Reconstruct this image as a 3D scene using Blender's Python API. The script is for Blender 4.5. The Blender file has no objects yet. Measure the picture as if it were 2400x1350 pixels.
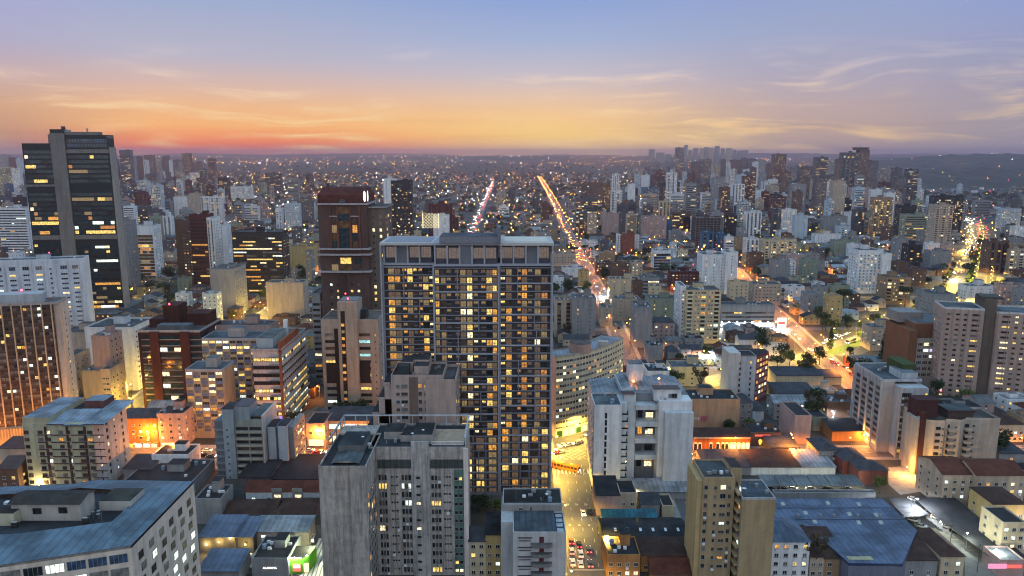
import bpy, math, random
from mathutils import Vector
R = math.radians
rng = random.Random(7)
scene = bpy.context.scene
# ------------------------------------------------------------------ camera
CAMH, F, PITCH = 137.0, 1750.0, R(10.3)
cam_data = bpy.data.cameras.new('camera')
cam = bpy.data.objects.new('camera', cam_data)
scene.collection.objects.link(cam)
cam.location = (0, 0, CAMH)
cam.rotation_euler = (R(90) - PITCH, 0, 0)
cam_data.sensor_width = 36.0
cam_data.lens = 36.0 * F / 2400.0
cam_data.clip_start = 1.0
cam_data.clip_end = 60000
scene.camera = cam
scene.view_settings.view_transform = 'Standard'
scene.view_settings.look = 'None'
scene.view_settings.gamma = 1
scene.view_settings.exposure = 0.1
scene.cycles.use_denoising = True
scene.cycles.max_bounces = 5
scene.cycles.diffuse_bounces = 2
scene.cycles.glossy_bounces = 2
scene.cycles.volume_bounces = 0
scene.cycles.sample_clamp_indirect = 4
scene.cycles.sample_clamp_direct = 0
scene.cycles.caustics_reflective = False
scene.cycles.caustics_refractive = False
scene.cycles.filter_width = 1.1
scene.cycles.adaptive_threshold = 0.02
cP, sP = math.cos(PITCH), math.sin(PITCH)

def ray(x, y):
    cx, cy = (x - 1200) / F, (675 - y) / F
    return (cx, cP + cy * sP, -sP + cy * cP)
def gnd(x, y, z=0.0):            # the point of the plane z that the photograph shows at x, y
    d = ray(x, y); t = (z - CAMH) / d[2]
    return (d[0] * t, d[1] * t)
def at(x, y, Y):                 # the point at distance Y ahead that the photograph shows at x, y
    d = ray(x, y); t = Y / d[1]
    return (d[0] * t, CAMH + d[2] * t)
def proj(X, Y, Z):
    dz = Z - CAMH
    w = Y * cP - dz * sP; v = Y * sP + dz * cP
    return (1200 + F * X / w, 675 - F * v / w)
def lin(c):
    return tuple(((u / 255 + 0.055) / 1.055) ** 2.4 if u > 10 else u / 255 / 12.92 for u in c)

# ------------------------------------------------------------------ sky
world = bpy.data.worlds.new('World'); scene.world = world; world.use_nodes = True
nt = world.node_tree; nt.nodes.clear()
def N(tree, typ, **kw):
    n = tree.nodes.new(typ)
    for k, v in kw.items():
        setattr(n, k, v)
    return n
class G:                         # tiny node-graph helper
    def __init__(s, tree): s.t = tree
    def put(s, sock, v):
        if hasattr(v, 'is_output'): s.t.links.new(v, sock)
        elif isinstance(v, (tuple, list)):
            sock.default_value = (*v, 1.0)[:4] if len(v) == 3 and sock.type == 'RGBA' else tuple(v)
        else: sock.default_value = v
    def math(s, op, a, b=None, c=None, clamp=False):
        n = N(s.t, 'ShaderNodeMath', operation=op, use_clamp=clamp)
        s.put(n.inputs[0], a)
        if b is not None: s.put(n.inputs[1], b)
        if c is not None: s.put(n.inputs[2], c)
        return n.outputs[0]
    def mix(s, f, a, b, blend='MIX'):
        n = N(s.t, 'ShaderNodeMix', data_type='RGBA', blend_type=blend)
        s.put(n.inputs[0], f); s.put(n.inputs[6], a); s.put(n.inputs[7], b)
        return n.outputs[2]
    def ramp(s, f, stops, interp='LINEAR'):
        n = N(s.t, 'ShaderNodeValToRGB'); n.color_ramp.interpolation = interp
        e = n.color_ramp.elements
        while len(e) < len(stops): e.new(0.5)
        for q, (p, c) in zip(e, stops): q.position = p; q.color = (*c, 1)
        s.put(n.inputs[0], f); return n.outputs[0]
    def rng(s, v, a, b, c=0.0, d=1.0, smooth=True):
        n = N(s.t, 'ShaderNodeMapRange', interpolation_type='SMOOTHSTEP' if smooth else 'LINEAR')
        for i, q in enumerate((v, a, b, c, d)): s.put(n.inputs[i], q)
        return n.outputs[0]
    def noise(s, vec, scale, detail=3.0, rough=0.55):
        n = N(s.t, 'ShaderNodeTexNoise')
        s.put(n.inputs['Vector'], vec); n.inputs['Scale'].default_value = scale
        n.inputs['Detail'].default_value = detail; n.inputs['Roughness'].default_value = rough
        return n.outputs[0]
    def xyz(s, x, y, z):
        n = N(s.t, 'ShaderNodeCombineXYZ')
        for i, q in enumerate((x, y, z)): s.put(n.inputs[i], q)
        return n.outputs[0]
g = G(nt)
tc = N(nt, 'ShaderNodeTexCoord'); sep = N(nt, 'ShaderNodeSeparateXYZ')
nt.links.new(tc.outputs['Generated'], sep.inputs[0])
dx, dy, dz = sep.outputs
hor = g.math('SQRT', g.math('ADD', g.math('MULTIPLY', dx, dx), g.math('MULTIPLY', dy, dy)))
el = g.math('ARCTAN2', dz, hor)                       # elevation, radians
az = g.math('ARCTAN2', dx, dy)                        # azimuth, 0 ahead
def EL(deg): return (deg + 2) / 22.0
f_el = g.math('DIVIDE', g.math('ADD', el, R(2)), R(22), clamp=True)
def sky(*st): return g.ramp(f_el, [(EL(d), lin(c)) for d, c in st])
c_mid = sky((-2, (206, 160, 138)), (0.1, (232, 186, 142)), (1.2, (250, 207, 126)), (2.6, (244, 199, 140)), (4.0, (226, 193, 168)), (5.6, (195, 186, 194)), (8, (162, 175, 207)), (11, (137, 160, 208)), (19, (126, 152, 206)))
c_left = sky((-2, (190, 88, 96)), (0.1, (228, 100, 88)), (0.8, (248, 136, 84)), (1.9, (247, 180, 114)), (3.2, (236, 184, 138)), (4.6, (214, 181, 168)), (6.5, (182, 178, 194)), (11, (148, 167, 204)), (19, (132, 154, 204)))
c_far = sky((-2, (140, 122, 128)), (0.1, (160, 132, 130)), (1.5, (196, 150, 122)), (3.0, (206, 162, 132)), (4.6, (196, 168, 164)), (7, (172, 168, 196)), (11, (158, 166, 208)), (19, (132, 154, 204)))
c_right = sky((-2, (146, 138, 150)), (0.1, (172, 150, 150)), (1.5, (186, 160, 150)), (3.0, (186, 164, 162)), (5.0, (172, 164, 180)), (8, (156, 164, 194)), (11, (144, 160, 202)), (19, (122, 148, 205)))
c_edge = sky((-2, (136, 136, 152)), (0.1, (148, 143, 154)), (2.0, (158, 150, 162)), (5.0, (152, 152, 176)), (8, (146, 156, 196)), (11, (138, 155, 206)), (19, (122, 148, 205)))
col = g.mix(g.rng(az, R(-20), R(4)), c_left, c_mid)
col = g.mix(g.rng(az, R(-24), R(-36)), col, c_far)
col = g.mix(g.rng(az, R(2), R(23)), col, c_right)
col = g.mix(g.rng(az, R(22), R(36)), col, c_edge)
# thin cirrus streaks
warp = g.noise(g.xyz(az, g.math('MULTIPLY', el, 3.0), 0.0), 3.0, 2)
cv = g.xyz(g.math('MULTIPLY', az, 2.4), g.math('ADD', g.math('MULTIPLY', el, 26.0), g.math('MULTIPLY', warp, 2.2)), 3.7)
cn = g.noise(cv, 2.6, 7, 0.62)
cm = g.noise(g.xyz(g.math('MULTIPLY', az, 3.1), g.math('MULTIPLY', el, 9.0), 8.2), 1.5, 2)
streak = g.math('MULTIPLY', g.rng(cn, 0.45, 0.70), g.rng(cm, 0.40, 0.54))
streak = g.math('MULTIPLY', streak, g.rng(el, R(8.5), R(4.5)))
lightc = g.mix(1.0, g.mix(g.rng(el, R(1), R(9)), lin((255, 214, 150)), lin((214, 206, 222))), (0.95, 0.95, 0.95), 'MULTIPLY')
col = g.mix(g.math('MULTIPLY', streak, g.rng(az, R(14), R(26), 1.0, 0.6)), col, lightc)
dn = g.noise(g.xyz(g.math('MULTIPLY', az, 1.7), g.math('MULTIPLY', el, 34.0), 1.3), 2.3, 4)
dark = g.math('MULTIPLY', g.rng(dn, 0.53, 0.72), g.rng(el, R(4.5), R(1.5)))
col = g.mix(g.math('MULTIPLY', dark, 0.28), col, g.mix(1.0, col, (0.74, 0.66, 0.70), 'MULTIPLY'))
# the dome overhead and behind the viewer, brightened as unseen fill light
zen = g.mix(g.rng(el, R(20), R(70)), lin((128, 172, 206)), lin((134, 178, 210)))
back = g.mix(g.rng(el, R(0), R(35)), lin((178, 176, 176)), lin((166, 182, 198)))
col = g.mix(g.rng(el, R(12), R(32)), col, zen)
absaz = g.math('ABSOLUTE', az)
col = g.mix(g.math('MULTIPLY', g.rng(absaz, R(55), R(110)), g.rng(el, R(75), R(45))), col, back)
col = g.mix(g.rng(el, R(-1), R(-6)), col, (0.03, 0.035, 0.05))
SKY_FILL = 1.0                                       # the dome outside the sunset strip
strength = g.math('ADD', 1.0, g.math('MULTIPLY', g.math('MAXIMUM', g.rng(el, R(14), R(40)), g.rng(absaz, R(50), R(90))), SKY_FILL))
bg = N(nt, 'ShaderNodeBackground'); out = N(nt, 'ShaderNodeOutputWorld')
g.put(bg.inputs[0], col); g.put(bg.inputs[1], strength)
nt.links.new(bg.outputs[0], out.inputs[0])

# ------------------------------------------------------------------ materials
MATS = {}
def newmat(name):
    m = bpy.data.materials.new(name); m.use_nodes = True
    m.node_tree.nodes.clear()
    return m, G(m.node_tree)
def finish_bsdf(m, q, color, rough, metal=0.0, spec=0.5, emit=None, es=0.0, bump=None):
    b = N(q.t, 'ShaderNodeBsdfPrincipled'); o = N(q.t, 'ShaderNodeOutputMaterial')
    q.put(b.inputs['Base Color'], color); q.put(b.inputs['Roughness'], rough)
    b.inputs['Metallic'].default_value = metal
    b.inputs['Specular IOR Level'].default_value = spec
    if emit is not None:
        q.put(b.inputs['Emission Color'], emit); q.put(b.inputs['Emission Strength'], es)
    if bump is not None:
        n = N(q.t, 'ShaderNodeBump'); n.inputs['Strength'].default_value = 0.4; n.inputs['Distance'].default_value = 0.05
        q.put(n.inputs['Height'], bump); q.t.links.new(n.outputs[0], b.inputs['Normal'])
    q.t.links.new(b.outputs[0], o.inputs[0])
def objco(q): return N(q.t, 'ShaderNodeTexCoord').outputs['Object']
def scaled(q, v, s):
    n = N(q.t, 'ShaderNodeVectorMath', operation='MULTIPLY'); q.put(n.inputs[0], v); q.put(n.inputs[1], s); return n.outputs[0]
def grey(q, f): return f
def surf(kind, c):
    """plaster, concrete, brick, tile, flatroof, metalroof, paint with a base colour and wear of their own"""
    key = (kind, tuple(round(v, 3) for v in c))
    if key in MATS: return MATS[key]
    m, q = newmat(kind); co = objco(q)
    if kind == 'plaster':
        st = q.noise(scaled(q, co, (0.5, 0.5, 0.05)), 1.0, 4, 0.6); fn = q.noise(co, 0.35, 5, 0.65)
        k = q.math('MULTIPLY', q.rng(st, 0.3, 0.62, 0.74, 1.0), q.rng(fn, 0.25, 0.75, 0.84, 1.1, False)); r = 0.85
    elif kind == 'concrete':
        st = q.noise(scaled(q, co, (0.9, 0.9, 0.06)), 1.0, 5, 0.7); fn = q.noise(co, 0.5, 6, 0.7)
        k = q.math('MULTIPLY', q.rng(st, 0.34, 0.62, 0.55, 1.1), q.rng(fn, 0.3, 0.7, 0.68, 1.2, False)); r = 0.9
    elif kind == 'brick':
        fn = q.noise(scaled(q, co, (1.2, 1.2, 4.0)), 1.0, 4, 0.7); st = q.noise(co, 0.15, 3)
        k = q.math('MULTIPLY', q.rng(fn, 0.3, 0.7, 0.75, 1.2, False), q.rng(st, 0.3, 0.7, 0.8, 1.1)); r = 0.85
    elif kind == 'tile':
        c = tuple(v * 0.7 for v in c)
        fn = q.noise(scaled(q, co, (2.2, 2.2, 2.2)), 1.0, 3, 0.7); st = q.noise(co, 0.22, 5, 0.7)
        k = q.math('MULTIPLY', q.rng(fn, 0.3, 0.7, 0.7, 1.2, False), q.rng(st, 0.3, 0.7, 0.6, 1.25)); r = 0.8
    elif kind == 'flatroof':
        c = tuple(v * 0.5 for v in c)
        fn = q.noise(co, 0.9, 5, 0.75); st = q.noise(co, 0.13, 4, 0.65)
        k = q.math('MULTIPLY', q.rng(fn, 0.3, 0.7, 0.72, 1.22, False), q.rng(st, 0.34, 0.66, 0.55, 1.25)); r = 0.7
    elif kind == 'metalroof':
        c = tuple(v * 0.55 for v in c)
        w = N(q.t, 'ShaderNodeTexWave', wave_type='BANDS', bands_direction='X'); q.put(w.inputs['Vector'], co); w.inputs['Scale'].default_value = 0.16; w.inputs['Distortion'].default_value = 0.6
        st = q.noise(co, 0.12, 4, 0.65)
        k = q.math('MULTIPLY', q.rng(w.outputs[0], 0.02, 0.25, 0.72, 1.04, False), q.rng(st, 0.36, 0.64, 0.55, 1.3)); r = 0.5
    else:
        fn = q.noise(co, 1.2, 3); k = q.rng(fn, 0.3, 0.7, 0.88, 1.06, False); r = 0.5
    base = q.mix(1.0, c, q.xyz(k, k, k), 'MULTIPLY')
    finish_bsdf(m, q, base, r, spec=0.3 if kind == 'metalroof' else 0.12)
    MATS[key] = m; return m
def simple(name, c, rough=0.6, metal=0.0, spec=0.5):
    if name not in MATS:
        m, q = newmat(name); co = objco(q); fn = q.noise(co, 1.5, 3)
        k = q.rng(fn, 0.3, 0.7, 0.86, 1.08, False)
        finish_bsdf(m, q, q.mix(1.0, c, q.xyz(k, k, k), 'MULTIPLY'), rough, metal, spec); MATS[name] = m
    return MATS[name]
def lit(name, c, s, var=0.6, sample=False):
    """a lit pane: the room behind it is uneven"""
    m, q = newmat(name)
    info = N(q.t, 'ShaderNodeObjectInfo'); co = objco(q)
    v = N(q.t, 'ShaderNodeVectorMath', operation='ADD'); q.put(v.inputs[0], co)
    q.put(v.inputs[1], q.xyz(q.math('MULTIPLY', info.outputs['Random'], 37.0), q.math('MULTIPLY', info.outputs['Random'], 11.0), 0.0))
    n1 = q.noise(v.outputs[0], 1.3, 2)
    k = q.math('MULTIPLY', q.rng(n1, 0.3, 0.7, 1 - var, 1 + var, False), s)
    finish_bsdf(m, q, (0.05, 0.05, 0.05), 0.3, emit=c, es=k)
    m.cycles.emission_sampling = 'AUTO' if sample else 'NONE'
    MATS[name] = m
def lamp(name, c, s):
    m, q = newmat(name); finish_bsdf(m, q, (0.1, 0.1, 0.1), 0.4, emit=c, es=s)
    m.cycles.emission_sampling = 'NONE'; MATS[name] = m
lit('a', (1.0, 0.43, 0.055), 0.75, 0.75); lit('y', (1.0, 0.66, 0.16), 1.05, 0.75); lit('w', (1.0, 0.84, 0.48), 1.35, 0.75)
lit('k', (0.86, 1.0, 0.88), 1.35); lit('t', (0.45, 0.95, 0.95), 0.8); lit('o', (1.0, 0.38, 0.07), 0.5)
lit('d', (0.60, 0.34, 0.18), 0.17, 0.4); lit('e', (0.78, 0.52, 0.20), 0.30, 0.4); lit('v', (0.7, 0.55, 1.0), 1.0)  # dim brown pair: unlit panes, reflected sunset imitated by a faint glow
lit('pink_glass', (0.8, 0.58, 0.48), 0.17, 0.25)  # weak glow stands in for the pink sky mirrored in this glass
def glass(name, c, rough=0.1, spec=0.3):
    m, q = newmat(name); info = N(q.t, 'ShaderNodeObjectInfo'); co = objco(q)
    n = q.noise(scaled(q, co, (0.35, 0.35, 0.35)), 1.0, 2)
    k = q.rng(n, 0.35, 0.65, 0.6, 1.5)
    finish_bsdf(m, q, q.mix(1.0, c, q.xyz(k, k, k), 'MULTIPLY'), rough, 0.0, spec); MATS[name] = m
glass('g', (0.012, 0.018, 0.022)); glass('b', (0.03, 0.06, 0.11)); glass('n', (0.06, 0.045, 0.035)); glass('c', (0.13, 0.13, 0.125), 0.5, 0.2)
glass('tower_glass', (0.010, 0.030, 0.040), 0.06, 0.45); glass('gold_glass', (0.10, 0.055, 0.02), 0.12, 0.4)
FR = simple('frame_white', (0.55, 0.56, 0.56)); simple('frame_dark', (0.035, 0.035, 0.04)); simple('frame_brown', (0.06, 0.035, 0.03)); simple('frame_grey', (0.2, 0.21, 0.22))
simple('metal', (0.25, 0.26, 0.27), 0.4, 0.7); simple('dark', (0.02, 0.02, 0.022), 0.7); simple('rubber', (0.015, 0.015, 0.015), 0.8)
simple('tank', (0.16, 0.24, 0.33), 0.5); simple('white_trim', (0.62, 0.64, 0.66)); simple('marking', (0.55, 0.55, 0.50), 0.7); simple('marking_yellow', (0.55, 0.38, 0.06), 0.7)
lamp('lamp_orange', (1.0, 0.27, 0.03), 70); lamp('lamp_yellow', (1.0, 0.6, 0.1), 40); lamp('lamp_white', (0.9, 0.92, 1.0), 70); lamp('headlight', (1.0, 0.93, 0.78), 28); lamp('tail_light', (1.0, 0.04, 0.05), 16)
lamp('lamp_red', (1.0, 0.03, 0.06), 20); lamp('sign_white', (1.0, 0.95, 0.9), 2.6); lamp('sign_blue', (0.12, 0.16, 1.0), 2.2); lamp('sign_red', (1.0, 0.08, 0.06), 1.6); lamp('sign_green', (0.1, 0.9, 0.25), 1.6); lamp('sign_yellow', (1.0, 0.6, 0.05), 1.4); lamp('sign_pink', (1.0, 0.35, 0.6), 0.9)
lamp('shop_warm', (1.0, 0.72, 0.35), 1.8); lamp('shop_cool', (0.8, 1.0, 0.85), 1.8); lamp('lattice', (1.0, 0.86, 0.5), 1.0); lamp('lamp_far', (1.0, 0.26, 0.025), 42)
def M(k):
    if isinstance(k, tuple): return surf(*k)
    return MATS[k]

# ------------------------------------------------------------------ mesh builder and things
COL = scene.collection
class MB:
    def __init__(s): s.v = []; s.f = []; s.m = []; s.g = []; s.k = 0
    def poly(s, pts, m):
        s.g.append(s.k)
        n = len(s.v); s.v.extend(tuple(p) for p in pts); s.f.append(tuple(range(n, n + len(pts)))); s.m.append(m)
    def box(s, x0, x1, y0, y1, z0, z1, m, top=None, bot=False, sides=True):
        s.k += 1
        if sides:
            s.poly([(x0, y0, z0), (x1, y0, z0), (x1, y0, z1), (x0, y0, z1)], m)
            s.poly([(x1, y0, z0), (x1, y1, z0), (x1, y1, z1), (x1, y0, z1)], m)
            s.poly([(x1, y1, z0), (x0, y1, z0), (x0, y1, z1), (x1, y1, z1)], m)
            s.poly([(x0, y1, z0), (x0, y0, z0), (x0, y0, z1), (x0, y1, z1)], m)
        s.poly([(x0, y0, z1), (x1, y0, z1), (x1, y1, z1), (x0, y1, z1)], top or m)
        if bot: s.poly([(x0, y1, z0), (x1, y1, z0), (x1, y0, z0), (x0, y0, z0)], m)
    def prism(s, pts, z0, z1, m, top=None):
        s.k += 1
        n = len(pts)
        for i in range(n):
            a, b = pts[i], pts[(i + 1) % n]
            s.poly([(a[0], a[1], z0), (b[0], b[1], z0), (b[0], b[1], z1), (a[0], a[1], z1)], m)
        s.poly([(p[0], p[1], z1) for p in pts], top or m)
    def cyl(s, x, y, r, z0, z1, m, n=8, r1=None, top=None):
        s.k += 1; r1 = r if r1 is None else r1
        P = [(math.cos(2 * math.pi * i / n), math.sin(2 * math.pi * i / n)) for i in range(n)]
        for i in range(n):
            a, b = P[i], P[(i + 1) % n]
            s.poly([(x + a[0] * r, y + a[1] * r, z0), (x + b[0] * r, y + b[1] * r, z0), (x + b[0] * r1, y + b[1] * r1, z1), (x + a[0] * r1, y + a[1] * r1, z1)], m)
        s.poly([(x + p[0] * r1, y + p[1] * r1, z1) for p in P], top or m)
    def bar(s, a, b, r, m, n=5, r1=None):
        s.k += 1
        a, b = Vector(a), Vector(b); d = (b - a).normalized(); r1 = r if r1 is None else r1
        u = d.cross(Vector((0, 0, 1)) if abs(d.z) < 0.9 else Vector((1, 0, 0))).normalized(); w = d.cross(u)
        P = [u * math.cos(2 * math.pi * i / n) + w * math.sin(2 * math.pi * i / n) for i in range(n)]
        for i in range(n):
            p, q = P[i], P[(i + 1) % n]
            s.poly([a + q * r, a + p * r, b + p * r1, b + q * r1], m)
        s.poly([b + p * r1 for p in P], m)
    def gable(s, x0, x1, y0, y1, z, h, m, wall, axis='x', over=0.4):
        if axis == 'x':
            ym = (y0 + y1) / 2; a, b = x0 - over, x1 + over; k = over * h / ((y1 - y0) / 2)
            s.poly([(a, y0 - over, z - k), (b, y0 - over, z - k), (b, ym, z + h), (a, ym, z + h)], m)
            s.poly([(b, y1 + over, z - k), (a, y1 + over, z - k), (a, ym, z + h), (b, ym, z + h)], m)
            s.poly([(x0, y1, z), (x0, y0, z), (x0, ym, z + h)], wall); s.poly([(x1, y0, z), (x1, y1, z), (x1, ym, z + h)], wall)
        else:
            xm = (x0 + x1) / 2; a, b = y0 - over, y1 + over; k = over * h / ((x1 - x0) / 2)
            s.poly([(x0 - over, b, z - k), (x0 - over, a, z - k), (xm, a, z + h), (xm, b, z + h)], m)
            s.poly([(x1 + over, a, z - k), (x1 + over, b, z - k), (xm, b, z + h), (xm, a, z + h)], m)
            s.poly([(x0, y0, z), (x1, y0, z), (xm, y0, z + h)], wall); s.poly([(x1, y1, z), (x0, y1, z), (xm, y1, z + h)], wall)
    def hip(s, x0, x1, y0, y1, z, h, m, over=0.5):
        x0 -= over; x1 += over; y0 -= over; y1 += over
        w, d = x1 - x0, y1 - y0
        if w >= d: a, b = (x0 + d / 2, (y0 + y1) / 2), (x1 - d / 2, (y0 + y1) / 2)
        else: a, b = ((x0 + x1) / 2, y0 + w / 2), ((x0 + x1) / 2, y1 - w / 2)
        A, B_ = (*a, z + h), (*b, z + h)
        p = [(x0, y0, z), (x1, y0, z), (x1, y1, z), (x0, y1, z)]
        if w >= d: fs = [[p[0], p[1], B_, A], [p[1], p[2], B_], [p[2], p[3], A, B_], [p[3], p[0], A]]
        else: fs = [[p[0], p[1], A], [p[1], p[2], B_, A], [p[2], p[3], B_], [p[3], p[0], A, B_]]
        for f in fs: s.poly(f, m)
    def win(s, O, U, Nn, w, h, kind, frame='frame_white', mull=2, deep=True, sill=False):
        O, U, Nn = Vector(O), Vector(U), Vector(Nn); Z = Vector((0, 0, 1))
        if frame:
            e = 0.06
            c = [O, O + U * w, O + U * w + Z * h, O + Z * h]; d = [p + Nn * e for p in c]
            s.poly(d, frame)
            if deep:
                for i in range(4):
                    j = (i + 1) % 4; s.poly([c[i], c[j], d[j], d[i]], frame)
            b = min(0.09, w * 0.06)
            pw = (w - b * (mull + 1)) / mull
            for i in range(mull):
                o = O + U * (b + i * (pw + b)) + Z * b + Nn * (e + 0.02)
                s.poly([o, o + U * pw, o + U * pw + Z * (h - 2 * b), o + Z * (h - 2 * b)], kind)
        else:
            o = O + Nn * 0.05
            s.poly([o, o + U * w, o + U * w + Z * h, o + Z * h], kind)
        if sill:
            a = O - U * 0.12 - Z * 0.16; L = U * (w + 0.24); D = Nn * 0.22; V = Z * 0.14
            s.poly([a + D, a + D + L, a + D + L + V, a + D + V], sill); s.poly([a + V + D, a + V + D + L, a + V + L, a + V], sill)
    def pieces(s):
        out = {}
        for f, m, k in zip(s.f, s.m, s.g):
            q = out.setdefault(k, MB()); n = len(q.v); q.v.extend(s.v[i] for i in f); q.f.append(tuple(range(n, n + len(f)))); q.m.append(m); q.g.append(0)
        return list(out.values())
    def mesh(s, name):
        me = bpy.data.meshes.new(name)
        me.from_pydata(s.v, [], s.f)
        keys = {}
        idx = []
        for k in s.m:
            if k not in keys: keys[k] = len(keys); me.materials.append(M(k))
            idx.append(keys[k])
        me.polygons.foreach_set('material_index', idx)
        return me
    def build(s, name, parent=None, loc=None, rz=0.0):
        return put(name, s.mesh(name), parent, loc, rz)
def put(name, me, parent=None, loc=None, rz=0.0):
    o = bpy.data.objects.new(name, me); COL.objects.link(o)
    if parent: o.parent = parent
    if loc is not None: o.location = loc
    o.rotation_euler = (0, 0, rz)
    return o
def tag(o, label=None, cat=None, group=None, kind=None):
    if label: o['label'] = label
    if cat: o['category'] = cat
    if group: o['group'] = group
    if kind: o['kind'] = kind
    return o
def thing(name, label, cat, loc, rz=0.0, group=None):
    o = bpy.data.objects.new(name, None); COL.objects.link(o)
    o.location = loc; o.rotation_euler = (0, 0, rz); o.empty_display_size = 0.5
    return tag(o, label, cat, group)
def copy_tree(o, loc, rz=None, label=None, group=None, sc=None):
    c = o.copy(); COL.objects.link(c); c.location = loc
    if rz is not None: c.rotation_euler = (0, 0, rz)
    if label: c['label'] = label
    if group: c['group'] = group
    if sc is not None: c.scale = sc
    for ch in o.children:
        d = ch.copy(); COL.objects.link(d); d.parent = c
        for gch in ch.children:
            e = gch.copy(); COL.objects.link(e); e.parent = d
    return c
WINM = {}
def win_mesh(w, h, kind, frame, mull, sill):
    k = (round(w, 1), round(h, 1), kind, frame, mull, sill)
    if k not in WINM:
        m = MB(); m.win((0, 0, 0), (1, 0, 0), (0, -1, 0), k[0], k[1], kind, frame, mull, True, sill); WINM[k] = m.mesh('window')
    return WINM[k]
DARKS = ['g'] * 9 + ['c'] * 2 + ['n']
LITS = 'aaayyyywwk'
TAKEN = []                       # footprints already built on: x0, x1, y0, y1
MARKS = []                       # landmarks for wording: phrase, x, y on the picture
WHOLE = {'wall', 'roof', 'pergola', 'side_wall', 'parapet', 'platform', 'podium_fin', 'sill_band', 'spandrel', 'rib', 'stair_light', 'roof_house', 'shading_slat'}
class Bld:
    """one building: an Empty with wall, roof and window parts; local x along the front, y going back"""
    def __init__(s, name, label, cat, x0, x1, yt, yb=None, Y=None, mark=None, group=None, ref=None, yaw=0.0):
        s.Y = Y if Y else gnd(x0, yb)[1]
        ym = ref or yt
        xa, s.H = at(x0, yt, s.Y)[0], at(x0, yt, s.Y)[1]
        xa, xb = at(x0, ym, s.Y)[0], at(x1, ym, s.Y)[0]
        s.X, s.W = (xa + xb) / 2, xb - xa
        s.root = thing(name, label, cat, (s.X, s.Y, 0), R(yaw), group)
        s.p = {}; s.wins = []; s.rng = random.Random(len(label) * 131 + int(x0 * 7 + yt))
        if mark: MARKS.append((mark, (x0 + x1) / 2, yt, s.Y))
        s.a, s.b = -s.W / 2, s.W / 2
    def part(s, k):
        if k not in s.p: s.p[k] = MB()
        return s.p[k]
    def lx(s, x, y=None, dy=0.0): return at(x, y or 800, s.Y + dy)[0] - s.X
    def lz(s, y, dy=0.0): return at(1200, y, s.Y + dy)[1]
    def box(s, x0, x1, y0, y1, z0, z1, m, top=None, part='wall'):
        s.part(part).box(x0, x1, y0, y1, z0, z1, m, top or m)
        if z1 - z0 > 5: TAKEN.append((s.X + x0, s.X + x1, s.Y + y0, s.Y + y1))
    def roof(s, x0, x1, y0, y1, z, col=(0.09, 0.10, 0.115), par=0.9, pm=None, kit=True):
        q = s.part('roof'); pm = pm or ('concrete', (0.32, 0.33, 0.34)); t = 0.3
        e = 0.004
        q.box(x0 + t, x1 - t, y0 + t, y1 - t, z - 0.2, z + 0.02, ('flatroof', col))
        for (a, b, c, d) in ((x0 - e, x1 + e, y0 - e, y0 + t), (x0 - e, x1 + e, y1 - t, y1 + e), (x0 - e, x0 + t, y0 + t, y1 - t), (x1 - t, x1 + e, y0 + t, y1 - t)):
            q.box(a, b, c, d, z - 0.25, z + par, pm, bot=True)
        if kit and x1 - x0 > 7 and y1 - y0 > 7:
            w, d = (x1 - x0), (y1 - y0); r = s.rng
            bx, by = x0 + w * r.uniform(0.3, 0.6), y0 + d * r.uniform(0.4, 0.6)
            bw, bd, bh = min(7, w * 0.3), min(6, d * 0.35), r.uniform(2.5, 4.5)
            k = s.part('roof/stair_house'); k.box(bx, bx + bw, by, by + bd, z, z + bh, pm, ('flatroof', col)); k.box(bx - 0.2, bx + bw + 0.2, by - 0.2, by + bd + 0.2, z + bh, z + bh + 0.25, pm, ('flatroof', col))
            for i in range(2):
                tx, ty = x0 + w * r.uniform(0.1, 0.9), y0 + d * r.uniform(0.15, 0.85)
                if bx - 1.5 < tx < bx + bw + 1.5: continue
                s.part('roof/water_tank').cyl(tx, ty, 0.8, z, z + 1.6, 'tank', 10)
            for i in range(r.randint(2, 5)):
                tx, ty = x0 + w * r.uniform(0.08, 0.9), y0 + d * r.uniform(0.1, 0.85)
                s.part('roof/air_conditioner').box(tx, tx + 1.1, ty, ty + 0.8, z, z + 0.9, 'white_trim')
            if r.random() < 0.6:
                s.part('roof/antenna').bar((bx + bw / 2, by + bd / 2, z + bh), (bx + bw / 2, by + bd / 2, z + bh + r.uniform(3, 6)), 0.06, 'metal', 4, 0.03)
    def clutter(s, x0, x1, y0, y1, z, n=6):
        r = s.rng
        for i in range(n):
            x, y = r.uniform(x0 + .8, x1 - 1.6), r.uniform(y0 + .8, y1 - 1.6); t = r.random()
            if t < .45: s.part('roof/air_conditioner').box(x, x + r.uniform(.8, 1.5), y, y + .8, z, z + r.uniform(.6, 1.1), r.choice(['white_trim', 'frame_grey', PL(.2, .2, .2)]))
            elif t < .65: s.part('roof/water_tank').cyl(x, y, r.uniform(.5, .9), z, z + r.uniform(1, 1.7), r.choice(['tank', 'frame_grey']), 9)
            elif t < .82: s.part('roof/antenna').bar((x, y, z), (x, y, z + r.uniform(2, 4.5)), .06, 'metal', 4, .03)
            else: s.part('roof/vent_pipe').bar((x, y, z), (x + r.uniform(-.2, .2), y, z + r.uniform(.8, 1.6)), .16, 'frame_grey', 6)
    def coolers(s, n=14, off=0.0):
        ws = [w for w in s.wins if w[3] == 0.0]; s.rng.shuffle(ws)
        for (O, U, Nn, rz, w, h, kind, frame, mull, sill) in ws[:n]: s.part('air_conditioner').box(O[0] + .1, O[0] + .95, O[1] - .55, O[1] - .02, O[2] - .85, O[2] - .2, 'white_trim', bot=True)
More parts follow.
